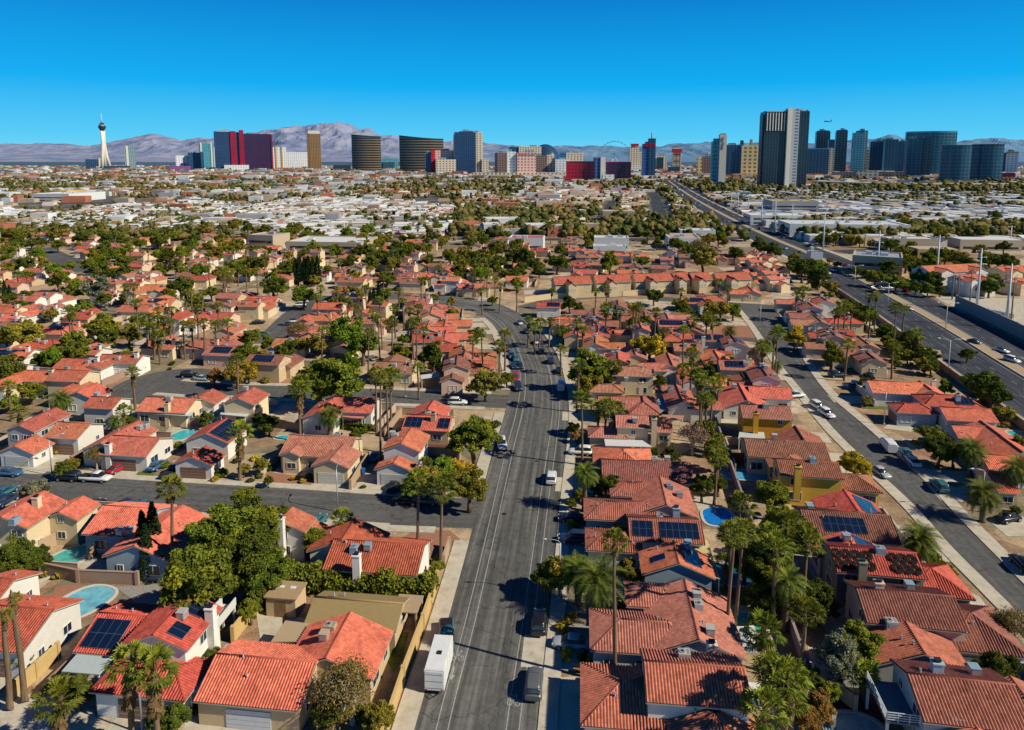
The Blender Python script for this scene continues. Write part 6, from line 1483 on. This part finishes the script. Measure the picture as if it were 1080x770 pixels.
def curved(name,px,w,yt,yb,label,mat,bow=.35,slant=0.0,cap='f_dark',cat='hotel tower',convex=True):
    x,y,L,h=tpx(px,w,yt,yb); rt=thing(name,cat,(x,y,0),-math.atan2(x,y)*.8,label); n=18; mb=MB(); top=MB(); R_=L*bow; D=L*.28
    def P(t,o):
        u=(t-.5)*L; q=R_*(1-((t-.5)*2)**2)*(1 if convex else -1); return (u,-q+o)
    hh=lambda t: h*(1-slant*math.sin(PI*.5*t))
    for i in range(n):
        a,b_=i/n,(i+1)/n
        mb.face([(*P(a,0),0),(*P(b_,0),0),(*P(b_,0),hh(b_)),(*P(a,0),hh(a))],smooth=False); mb.face([(*P(b_,D),0),(*P(a,D),0),(*P(a,D),hh(a)),(*P(b_,D),hh(b_))])
        top.face([(*P(a,0),hh(a)),(*P(b_,0),hh(b_)),(*P(b_,D),hh(b_)),(*P(a,D),hh(a))])
        for o_ in (0,D): 
            p,q=P(a,o_-(.4 if o_==0 else -.4)),P(b_,o_-(.4 if o_==0 else -.4)); top.face([(*p,hh(a)-h*.03),(*q,hh(b_)-h*.03),(*q,hh(b_)+1),(*p,hh(a)+1)])
    mb.face([(*P(0,D),0),(*P(0,0),0),(*P(0,0),hh(0)),(*P(0,D),hh(0))]); mb.face([(*P(1,0),0),(*P(1,D),0),(*P(1,D),hh(1)),(*P(1,0),hh(1))])
    mb.build('facade',mat,rt); top.build('roof',cap,rt)
    return rt
def font_mesh(o):
    bpy.context.view_layer.update(); me=bpy.data.meshes.new_from_object(o); n=bpy.data.objects.new('sign',me); C.objects.link(n); n.parent=o.parent; n.location=o.location; n.rotation_euler=o.rotation_euler; n.scale=o.scale; bpy.data.objects.remove(o)
# observation tower with its pod and needle
x,y,L,h=tpx(111,16,110,178.5); x,y=G(111,178.3); rt=thing('observation_tower','tower',(x,y,0),0,'slender pale observation tower with dark pod and needle')
hs=tpx(111,1,138,178.3)[3]; ht=tpx(111,1,129.5,178.3)[3]; hn=tpx(111,1,120,178.3)[3]
mb=MB()
for k in range(3):
    a=k*2*PI/3+.4; mb.tube([(26*math.cos(a),26*math.sin(a),0),(13*math.cos(a),13*math.sin(a),hs*.35),(8*math.cos(a),8*math.sin(a),hs*.7),(9*math.cos(a),9*math.sin(a),hs)],[10,7,5,5],8)
mb.tube([(0,0,0),(0,0,hs)],[12,8],10); mb.build('shaft','tower_white',rt)
mb=MB(); mb.tube([(0,0,hs-4),(0,0,hs+6),(0,0,hs+20),(0,0,hs+28),(0,0,ht)],[6,13,20,18,8],20); p_=mb.build('pod','f_dark',rt); mb=MB(); mb.tube([(0,0,hs+30),(0,0,hs+33)],[19,17.5],20); mb.build('deck_rim','tower_white',p_)
mb=MB(); mb.tube([(0,0,ht-4),(0,0,(ht+hn)/2),(0,0,hn)],[4,2.2,1.0],8); mb.build('needle','tower_white',rt)
slabs('hotel_tower',138,177,'lone grey-green slab tower right of the needle tower',[('facade',133,143,155,'f_grey'),('stair_core',134.5,136.5,153.8,'tower_white',3)])
slabs('hotel_block',100,178,'low blue and cream hotel left of the needle tower foot',[('wing',92,104,168,'f_navy'),('end_wall',104,108,167,'f_cream')]); slabs('hotel_block',128,179,'low dark hall at the foot of the needle tower',[('hall',112,136,175,'f_dark'),('front',118,128,177,'f_white',8)])
slabs('hotel_block',196,180,'white hotel with an arched dark opening',[('wall',187,201,164,'f_white'),('arch',192,196,172,'f_dark',6,.4)]); slabs('hotel_block',208,180,'dark blue hotel block with a white end beside the arched hotel',[('facade',200,212,161,'f_navy'),('end_wall',212,215,160,'f_white'),('podium',182,202,175,'purple',20)])
slabs('hotel_tower',220,178,'pale green tower with white ribs left of the red-and-navy complex',[('facade',212,226,151.5,'f_aqua'),('rib',213,214.5,150.5,'tower_white',4),('rib',223,224.5,150.5,'tower_white',4),('annex',226,231,155,'f_white')])
slabs('resort_tower',258,180,'wide navy and maroon resort tower with bright red vertical bands',[('navy_wing',230,245.5,139,'f_resort'),('red_band',245.5,251,138.5,'f_red',6),('dark_wing',251,254.5,139.5,'f_resort'),('red_fin',254,258.5,137.3,'f_red',10),('maroon_wing',258,285.5,141,'f_maroon'),('red_edge',285.5,287,141.5,'f_red',4),('podium',238,262,174,'f_white',45),('crown',233,250,138.4,'tower_white',-6)])
slabs('hotel_tower',294,179,'cream and yellow ribbed hotel right of the resort tower',[('facade',287,302,155,'f_white'),('rib',291,292.5,154,'gold',3),('rib',297,298.5,154,'gold',3)]); slabs('hotel_tower',314,178,'low wide white-blue hotel left of the golden tower',[('facade',303,326,160.5,'f_white'),('roof',303,326,160.3,'f_grey',-2,.3)])
slabs('hotel_tower',332,180,'golden glass tower with white crown',[('facade',325.5,339,141,'f_gold'),('shaded_side',325.5,328.2,141,'f_gold_shaded',2),('crown',326.5,338.5,138,'tower_white',-3)])  # shade painted on: left strip is the gold facade darkened
curved('hotel_tower',387,30,142,181,'first curved bronze tower with a dark sweeping roofline','f_bronze',.18,.05,'f_dark'); curved('hotel_tower',445,46,143,182,'second, wider curved bronze tower right of the other bronze tower','f_bronze',.15,.09,'f_dark')
slabs('hotel_block',362,180,'low dark pavilion between the golden and bronze towers',[('hall',352,370,174,'f_dark'),('front',370,398,177,'f_white',12)]); slabs('hotel_block',411,179,'turquoise domed hall between the two bronze towers',[('hall',402,420,167,'f_aqua'),('front',404,416,171,'f_teal',8)])
slabs('hotel_tower',466,184,'cream hotel block with red corner in front of the wide bronze tower',[('rear_wing',449,458,161,'f_blue',-10),('red_corner',455,459,158.5,'redsign',2),('pink_wing',458,479,158.5,'f_pink',-8),('front_wing',459,480,168,'f_cream',30)])
slabs('hotel_tower',494,184,'big navy slab tower with cream stepped sides',[('left_shoulder',479,487,142,'f_cream',-4),('centre',480,502,139.5,'f_resort',4),('crown',485,499,138.5,'f_resort',0),('right_wing',500,509.5,139.5,'f_cream',1),('right_annex',508,515,168,'f_cream',12),('podium',500,540,184.5,'f_cream',60,.3)])
slabs('hotel_block',531,186,'purple-grey slab beside the white hotel with red sign',[('facade',523,535,161,'f_brown'),('edge',522,524,161,'f_dark',3)])
rt=slabs('hotel_tower',551,188,'white hotel with red sign above its right wing',[('left_wing',535,544,160,'f_white'),('right_wing',545,565,161,'f_pink',10),('podium',498,600,182,'f_cream',60,.2)])
cu=bpy.data.curves.new('sign','FONT'); cu.body='TREASURE ISLAND'; cu.align_x='CENTER'; cu.size=1; cu.extrude=.02
so_=bpy.data.objects.new('sign',cu); C.objects.link(so_); so_.parent=rt; _,_,Lw,hw=tpx(555,20,161,188); so_.location=(tpx(555,1,161,188)[0]-tpx(551,1,161,188)[0],-10.6,hw-9); so_.rotation_euler=(PI/2,0,0); so_.scale=(Lw*.95/8.5,)*3; so_.scale[1]=Lw*.95/8.5*1.3; cu.materials.append(MATS['redsign']); font_mesh(so_)
slabs('hotel_tower',574,184,'brown curved hotel with blue shade behind the white hotel',[('left_wing',563,577,164,'f_brown'),('right_wing',577,585,163,'f_cream',-5)]); slabs('hotel_tower',562,181,'wide cream hotel with flat top behind the white hotel',[('left_end',537,547,155,'f_navy'),('facade',547,571,154.5,'f_cream',5)])
x,y,L,h=tpx(575,36,152,178); rt=thing('dome_arena','arena',(x,y,0),0,'dark blue domed arena behind the brown curved hotel'); mb=MB(); rings=[]
for i in range(9): a=PI/2*i/8; mb_=(L/2*math.cos(a),h*math.sin(a)); rings.append(mb_)
mb.tube([(0,0,r[1]) for r in rings],[max(.5,r[0]) for r in rings],24); mb.build('dome','f_navy',rt); mb=MB(); mb.tube([(0,0,0),(0,0,h*.12)],L*.52,24); mb.build('base','tower_white',rt)
slabs('hotel_tower',600,184,'cream pair of hotel wings left of the red curved resort',[('dark_end',590,597,161,'f_blue'),('cream_wing',597,615,161,'f_cream'),('lower_wing',585,600,168,'f_white',15)])
curved('resort_wing',612,30,170.5,192,'red curved resort wing left of its white pylon','f_red',.12,0,'f_dark',convex=False); curved('resort_wing',652,26,171,191,'darker red curved resort wing right of the white pylon','f_maroon',.12,0,'f_red',convex=False)
slabs('sign_tower',632,192,'white and blue pylon between the two red curved wings',[('blue_side',626,633,166,'f_blue'),('white_side',633,638,165.5,'tower_white',3),('entrance',634,646,184,'f_white',25)])  # blue side is the pylon's shadow, built as a blue slab
# observation wheel
x,y=G(648,178); d=y*math.cos(PITCH)+HCAM*math.sin(PITCH); rt=thing('observation_ride','ferris wheel',(x,y,0),-.15,'thin observation wheel standing above the red resort'); r_=16.5*d/FOC; zc=tpx(648,1,166,178)[3]
mb=MB(); p=[(r_*math.cos(2*PI*k/48),0,zc+r_*math.sin(2*PI*k/48)) for k in range(49)]; mb.tube(p,1.2,6,cap=False); mb.build('rim','f_grey',rt)
for k in range(28):
    a=2*PI*k/28; mb=MB(); q=(r_*1.05*math.cos(a),0,zc+r_*1.05*math.sin(a)); mb.tube([(q[0],-3,q[2]),(q[0],3,q[2])],2.4,8); mb.build('cabin','f_grey',rt)
for s in(-1,1): mb=MB(); mb.tube([(s*r_*.5,0,0),(0,0,zc)],2.5,6); mb.build('support_leg','tower_white',rt)
mb=MB(); mb.tube([(0,-5,zc),(0,5,zc)],4,10); mb.build('hub','tower_white',rt)
slabs('hotel_tower',669,181,'cream tower with a red lettered top behind the red resort',[('facade',664,674,155,'f_cream'),('crown',665,673,151.5,'redsign',2,.4,154.5),('side_wing',674,678,160,'f_cream',-5),('podium',662,680,176,'f_white',20)])
slabs('hotel_tower',684,189,'blue and red slender tower with a leaning dark top',[('blue_side',677,686,152,'f_blue'),('red_side',686,690,153,'f_red',-2),('upper',683,690.5,146,'f_navy',2),('red_band',678,690,151.5,'f_red',3,.4,154.5),('mast',686.5,687.1,140,'tower_white',0,.2)])
slabs('hotel_tower',697,181,'low cream slab with dark centre beside the slender tower',[('facade',690,703,164,'f_cream'),('centre',693,699,166,'f_dark',8,.4)]); slabs('hotel_tower',714,184,'ornate cream tower with red top signs',[('facade',709,718,162,'f_cream'),('crown',708.5,718.5,157,'redsign',2,.5,161),('cornice',710,717,156.2,'f_cream',0),('podium',704,716,176,'f_navy',15)])
slabs('hotel_tower',741,186,'brown and cream pair of slabs left of the pale blue tower',[('left_slab',735,740,165,'f_amber'),('right_slab',740,750,165,'f_brown')])
rt=slabs('hotel_tower',757,197,'pale blue and white slab tower with dark vertical lettering',[('blue_side',750,757,149,'f_aqua',-3),('shoulder',752,757,146,'f_aqua',-5),('white_side',757,764,142,'tower_white',4),('crown',758,763,140.8,'f_grey',2),('podium',745,770,192,'f_blue',14,.3)])
cu=bpy.data.curves.new('sign','FONT'); cu.body='PALMS'; cu.align_x='CENTER'; cu.align_y='CENTER'; cu.size=1; cu.extrude=.02
so_=bpy.data.objects.new('sign',cu); C.objects.link(so_); so_.parent=rt; X0,_,Lw,hw=tpx(760,4,151,197); so_.location=(X0-tpx(757,1,151,197)[0],-4.6,hw); so_.rotation_euler=(PI/2,-PI/2,0); so_.scale=(Lw*1.1,)*3; cu.materials.append(MATS['f_dark']); font_mesh(so_)
slabs('hotel_tower',790,187,'amber hotel with a teal shaded left wing and roof ornaments',[('teal_wing',764,781,153,'f_navy',-2),('amber_wing',781,801,153.5,'f_amber',4),('roof_ornament',780,783,148,'f_navy',0,.3),('roof_ornament',790,792,147,'gold',0,.3),('podium',770,806,184,'f_cream',30,.2)])
rt=slabs('glass_tower',827,200,'tallest dark glass tower with a white vertical stair strip',[('left_wing',803,826,118,'f_palms',0,.55),('left_shadow_side',801.5,804,121,'f_dark',-4,.5),('right_wing',838,850.5,117,'f_palms',-2,.55),('white_strip',826,830.5,114.5,'tower_white',5,.55),('window_strip',830.5,838.5,114.5,'f_strip',4,.55),('left_crown',805,826,116.8,'f_strip',-2,.45),('right_crown',838,849,115.5,'f_strip',-3,.45)],turn=.33)  # shaded left flank painted as a strip of dark facade
for i in range(7):
    X,Y,L,h=tpx(805.5+i*3,1,119,200); X0=tpx(827,1,119,200)[0]; mb=MB(); h0=tpx(827,1,138,200)[3]; mb.box((X-X0,-.8,(h+h0)/2),(1.6,1.5,h-h0)); mb.build('white_fin','tower_white',rt)
slabs('hotel_block',859,187,'wide low teal hotel right of the tallest tower',[('facade',846,872,157.5,'f_navy'),('roof_band',846,872,156.3,'f_aqua',-2,.4),('podium',846,876,184,'f_cream',30,.3)])
slabs('glass_tower',866,182,'dark tower behind the wide teal hotel',[('facade',859.5,873,138.5,'f_dark'),('roof',861,872,137.6,'f_navy',-3)]); slabs('glass_tower',885,184,'second dark tower, standing apart right of the teal hotel',[('facade',880,891,138.5,'f_dark'),('roof',881,891,137,'f_navy',-3)])
slabs('hotel_block',875,183,'cream slab between the two dark towers',[('facade',872,879,156,'f_cream'),('top',873,879,147,'f_navy',-12,.3)])
slabs('glass_tower',904,184,'pale teal glass tower with bright right edge',[('facade',898,909,140,'f_aqua'),('edge',908,912,138,'f_grey',-2),('crown',903,912,137.6,'f_teal',-4)]); slabs('hotel_block',915,182,'thin cream and brown slab beside the pale teal tower',[('facade',912,918,158,'f_amber'),('top',913,916,155,'f_white',-2)])
slabs('glass_tower',936,183,'cluster of dark teal glass slabs left of the largest teal tower',[('left_slab',918,930,149,'f_navy'),('centre_slab',929,944,147,'f_teal',6),('right_slab',943,953,149,'f_navy',2),('light_edge',930,931.5,148,'f_aqua',8)])
curved('glass_tower',979,46,138.8,186,'largest curved teal tower with a pale top band','f_teal2',.16,0,'f_aqua'); slabs('glass_tower',969,188,'dark narrow slab in front of the largest teal tower',[('left_part',956,971,146,'f_teal'),('right_part',971,979,144.5,'f_dark',4)])
curved('glass_tower',1006,27,153.5,194,'first of two matching bowed teal towers, the left one','f_teal',.2,0,'f_dark'); curved('glass_tower',1039,28,152.5,193,'second of two matching bowed teal towers, the right one','f_teal',.2,0,'f_dark')
slabs('hotel_block',1026,184,'dark slab between the two bowed teal towers',[('facade',1019,1027,160,'f_navy'),('top',1020,1026,158.5,'f_dark',-2)]); slabs('hotel_block',1063,184,'cream block with a green top at the far right',[('facade',1060,1071,162,'f_white'),('dark_side',1053,1060,161,'f_dark'),('green_top',1061,1071,160,'gold',-2,.4)])
slabs('hotel_block',1059,191,'low hall with orange-red roof at the far right',[('hall',1050,1070,187,'f_white'),('roof',1051,1069,182.5,'f_red',-4,.4,187)],cat='hall')
for a,b_,t,mt,lb in ((880,902,182,'f_brown','brown low hall under the two dark towers'),(903,925,181,'f_cream','tan low hall with a small turret right of the brown hall'),(926,953,182,'f_brown','brown low hall under the teal cluster'),(958,990,187,'f_white','white colonnaded hall under the largest teal tower')): slabs('hall_building',(a+b_)/2,190,lb,[('hall',a,b_,t,mt),('roof',a+1,b_-1,t-.7,'f_grey',-3,.3)],cat='hall')
# raised freeway on the right
P=smooth_line([G(860,195),G(930,197.5),G(1000,198),G(1130,198)],60); mb=MB(); ribbon(mb,offset_line(P,-14),offset_line(P,14),9,0,6.5); o=mb.build('raised_freeway','concrete'); o['category']='bridge'; o['label']='long raised concrete freeway crossing below the teal towers'
for k,p in enumerate(P[::3]): mb=MB(); mb.tube([(p[0],p[1],0),(p[0],p[1],7)],2,8); mb.build('pier','concrete',o)
# airliner
x,y=0,2600; el=(PPY-128)/FOC; d_=y; 
lo,hi=50,600
for _ in range(40):
    m_=(lo+hi)/2
    if PX((868-540)/FOC*2600,2600,m_)[1]>128: lo=m_
    else: hi=m_
rt=thing('airliner','airplane',((868-540)/FOC*2600,2600,lo),.25,'small dark airliner in the sky right of the tallest tower')
mb=MB(); mb.tube([(-17,0,-.5),(-14,0,0),(12,0,0),(17,0,.6)],[.6,2.1,2.1,.5],10); mb.build('fuselage','f_dark',rt)
for s in(-1,1): mb=MB(); mb.face([(3,s*1.5,-.5),(-3,s*1.5,-.5),(-8,s*16,.8),(-5.5,s*16,.8)]); mb.face([(3,s*1.5,-1.1),(-5.5,s*16,.5),(-8,s*16,.5),(-3,s*1.5,-1.1)]); mb.build('wing','f_dark',rt)
mb=MB(); mb.face([(11,.15,1.5),(16.5,.15,1.5),(17.5,.15,7),(15,.15,7)]); mb.face([(11,-.15,1.5),(15,-.15,7),(17.5,-.15,7),(16.5,-.15,1.5)]); mb.build('tail_fin','f_dark',rt)
# ------------------------------------------------------------------ mountains
prof=[(-300,156),(-100,153),(0,152.5),(60,153),(100,155),(130,150),(152,146),(165,144),(185,147),(200,148.5),(215,147.5),(240,146),(270,143),(285,139),(298,134.5),(310,137),(325,136),(345,132),(362,132),(380,137),(400,141),(420,146),(470,150),(510,152),(540,155),(560,155.5),(580,155),(620,154),(660,156.5),(700,153),(740,151.5),(770,153),(800,152),(870,153),(900,149),(940,144.5),(957,147),(1000,151.5),(1022,149),(1045,147.5),(1080,150),(1250,152),(1400,154)]
m,nt,b=nodes('mountain',.95,.05); g=wpos(nt); s=N(nt,'ShaderNodeSeparateXYZ'); nt.links.new(g,s.inputs[0])
n1=tnoise(nt,.0011,g,9,.7); near_=ramp(nt,n1,[(.32,(.12,.17,.31)),(.5,(.225,.26,.39)),(.68,(.39,.37,.43))]); blue_=ramp(nt,n1,[(.3,(.09,.20,.35)),(.7,(.17,.29,.42))])  # distance haze painted into the rock colours, bluer to the right
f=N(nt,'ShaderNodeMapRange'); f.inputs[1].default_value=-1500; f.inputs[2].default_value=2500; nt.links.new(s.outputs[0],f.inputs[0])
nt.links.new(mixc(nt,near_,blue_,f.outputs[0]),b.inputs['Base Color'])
def range_(name,D0,D1,pr,seed,amp):
    nx,ny=560,64; mb_v=[];fs=[]
    for j in range(ny):
        D=D0+(D1-D0)*j/(ny-1); k=j/(ny-1)
        for i in range(nx):
            px=-320+1740*i/(nx-1); x=(px-540)/FOC*D
            for a,b_ in zip(pr,pr[1:]):
                if a[0]<=px<=b_[0] or b_ is pr[-1]:
                    yt=a[1]+(b_[1]-a[1])*min(1,max(0,(px-a[0])/(b_[0]-a[0]))); break
            top=HCAM+D1*math.tan(PITCH+math.atan((PPY-yt)/FOC)-2*PITCH+0) if False else HCAM+ (lambda yy:( -math.sin(PITCH)+yy*math.cos(PITCH))/(math.cos(PITCH)+yy*math.sin(PITCH)))(-(yt-PPY)/FOC)*D1
            rid=1-abs(noise.noise(Vector((x*.00055+seed,D*.00045,0))))*2.0; det=(1-2.2*abs(noise.noise(Vector((x*.0012+seed,D*.0008,2)))))*.6+(1-2.2*abs(noise.noise(Vector((x*.0029+seed,D*.0016,5)))))*.35+noise.noise(Vector((x*.006,D*.004,8)))*.2
            z=top*(k**1.25)*(.62+.38*k if k<1 else 1)*(1+(1-k)*k*1.8*(rid-.5)+(det-.1)*(.46*(1-k)+.17))
            mb_v.append((x,D,max(-5,z)))
    for j in range(ny-1):
        for i in range(nx-1): a=j*nx+i; fs.append((a,a+1,a+nx+1,a+nx))
    me=bpy.data.meshes.new(name); me.from_pydata(mb_v,[],fs); me.materials.append(MATS['mountain']); me.polygons.foreach_set('use_smooth',[False]*len(fs)); struct(link(name,me))
range_('mountains',13000,21000,prof,3.1,1)
# ------------------------------------------------------------------ labels by landmark
LM=[((738,505),'B','the white box trailer'),((340,245),'A','the large round pool'),((240,90),'A','the narrow turquoise pool'),((400,650),'B','the large half-bare tree'),((125,280),'B','the small tan shed'),((450,180),'B','the long tall hedge'),((340,250),'C','the big feathery date palm'),((1000,340),'C','the white-covered pool'),((838,560),'G','the bright blue covered pool'),((940,390),'G','the pool by the red wall'),((470,130),'D','the pool-heater roof'),((590,680),'D','the white balcony deck'),((380,765),'D','the round spa'),((150,700),'D','the dark teal pool'),((390,400),'E','the white pickup truck'),((480,360),'E','the red car'),((680,690),'E','the dark cypress pair'),((740,228),'E','the blue water tank'),((700,650),'F','the corner gravel yard'),((310,480),'F','the first side street lamp'),((890,240),'F','the shady corner yard'),((640,120),'E','the circle patio'),((690,600),'I','the cul-de-sac circle'),((100,430),'I','the far left olive tree'),((400,290),'I','the grey-green eucalyptus'),((620,470),'I','the shaggy palm clump'),((100,280),'J','the small left street'),((205,240),'J','the dark cypress row'),((560,400),'J','the palms by the road bend'),((860,330),'J','the main road bend'),((330,640),'J','the tall twin pines'),((560,480),'K','the big yellow tree'),((320,600),'K','the dark tree by the kerb'),((900,370),'K','the end circle street'),((560,260),'K','the townhouse row'),((230,90),'K','the townhouse rear roofs'),((780,140),'K','the brown-leaved tree'),((1000,180),'K','the stepped townhouses'),((990,150),'G','the orange-walled house'),((230,430),'H','the yellow two-storey house'),((400,350),'H','the yellow street tree'),((260,125),'H','the parked white pair'),((525,290),'H','the white van in shade'),((870,400),'H','the leaning date palm'),((1050,420),'H','the right-edge date palm'),((500,150),'H','the small lawn lamp'),((270,560),'L','the right street top'),((620,640),'L','the brown boundary wall'),((560,420),'L','the divided road palms'),((230,220),'L','the road fork trees'),((550,120),'L','the long office block'),((860,200),'L','the white gabled apartments'),((1000,380),'L','the utility yard'),((1030,170),'L','the orange-roofed apartments'),((60,70),'I','the far left trees'),((450,60),'I','the far dark trees'),((770,70),'I','the central tree row'),((1000,90),'I','the pale townhouse walls'),((330,60),'J','the wide pale roof'),((600,100),'J','the central dark trees'),((900,110),'J','the bright red roof'),((540,280),'G','the coral hip-roofed house'),((540,200),'G','the tall cream house'),((200,330),'A','the arched white house'),((540,560),'A','the two shaggy palms'),((270,330),'F','the brown garage door'),((60,330),'E','the left lawn house')]
LM=[(ZG(r,*p),n) for p,r,n in LM]
ORD=['','second ','third ','fourth ','fifth ','sixth ','seventh ','eighth ','ninth ','tenth ','eleventh ','twelfth ','thirteenth ','fourteenth ','fifteenth ','sixteenth ','seventeenth ','eighteenth ','nineteenth ','twentieth ']
def clo(i): return 'closest to' if i==0 else ORD[min(i,19)]+'closest to'
buck={}
for o,look,(x,y) in LABELS:
    d=lambda l: math.hypot(l[0][0]-x,(l[0][1]-y)*.7)
    i=min(range(len(LM)),key=lambda k:d(LM[k])); buck.setdefault((look,i),[]).append((d(LM[i]),o))
for (look,i),L_ in buck.items():
    L_.sort(key=lambda t:t[0])
    for k,(dd,o) in enumerate(L_):
        o['label']=look+', '+clo(k)+' '+LM[i][1] if dd>3 or k>0 or True else look
    
for o in list(C.objects):
    if o.get('category') and not o.get('group') and o.type=='EMPTY' and o.name.split('.')[0] in ('house','car','broadleaf_tree','dark_tree','olive_toned_tree','fan_palm','date_palm','shrub'):
        o['group']={'house':'houses of the suburb','car':'cars of the suburb','broadleaf_tree':'broadleaf trees of the suburb','dark_tree':'dark dense trees of the suburb','olive_toned_tree':'olive-toned trees of the suburb','fan_palm':'fan palms of the suburb','date_palm':'date palms of the suburb'}.get(o.name.split('.')[0],'garden shrubs')
    elif o.name.split('.')[0]=='shrub': o['group']='garden shrubs'
for o in C.objects:
    l=o.get('label')
    if l and len(l.split())>16: o['label']=l.replace(', solar panels',' with solar').replace(' house with ',' house, '); print(len(o['label'].split()),o['label'])
# ------------------------------------------------------------------ light, sky, camera
sc=bpy.context.scene
SUN_EL=math.radians(38); SUN_AZ=math.atan2(1.0,-0.36)     # azimuth from +Y toward +X
sd=Vector((math.sin(SUN_AZ)*math.cos(SUN_EL),math.cos(SUN_AZ)*math.cos(SUN_EL),math.sin(SUN_EL)))
L_=bpy.data.lights.new('sun','SUN'); L_.energy=5.0; L_.angle=math.radians(.5); L_.color=(1,.92,.74); so_=bpy.data.objects.new('sun',L_); C.objects.link(so_); so_.rotation_euler=sd.to_track_quat('Z','Y').to_euler()
w=bpy.data.worlds.new('World'); sc.world=w; w.use_nodes=True; nt=w.node_tree; bg=nt.nodes['Background']
sk=nt.nodes.new('ShaderNodeTexSky'); sk.sky_type='NISHITA'; sk.sun_disc=False; sk.sun_elevation=SUN_EL; sk.sun_rotation=SUN_AZ; sk.altitude=600; sk.air_density=1.0; sk.dust_density=0.0; sk.ozone_density=4.0
tc=nt.nodes.new('ShaderNodeTexCoord'); sz_=nt.nodes.new('ShaderNodeSeparateXYZ'); nt.links.new(tc.outputs['Generated'],sz_.inputs[0])
grad=ramp(nt,sz_.outputs[2],[(0.0,(2.0,6.8,9.3)),(0.03,(.9,6.0,9.3)),(0.10,(.0,4.2,9.0)),(0.24,(.0,1.75,5.8)),(0.42,(.0,.45,2.0)),(1.0,(.0,.22,1.1))])
nt.links.new(mixc(nt,sk.outputs[0],grad,.975),bg.inputs[0]); bg.inputs[1].default_value=.10
cam=bpy.data.cameras.new('camera'); cam.sensor_width=36; cam.lens=24; cam.clip_end=80000; cam.clip_start=1
co=bpy.data.objects.new('camera',cam); C.objects.link(co); cam.shift_y=-(385-PPY)/1080; co.location=(0,0,HCAM); co.rotation_euler=(PI/2-PITCH,0,0); sc.camera=co
sc.view_settings.view_transform='Standard'; sc.view_settings.look='None'; sc.view_settings.exposure=0
sc.cycles.max_bounces=5; sc.cycles.diffuse_bounces=1; sc.cycles.glossy_bounces=2; sc.cycles.transmission_bounces=2; sc.cycles.transparent_max_bounces=4; sc.cycles.use_denoising=True
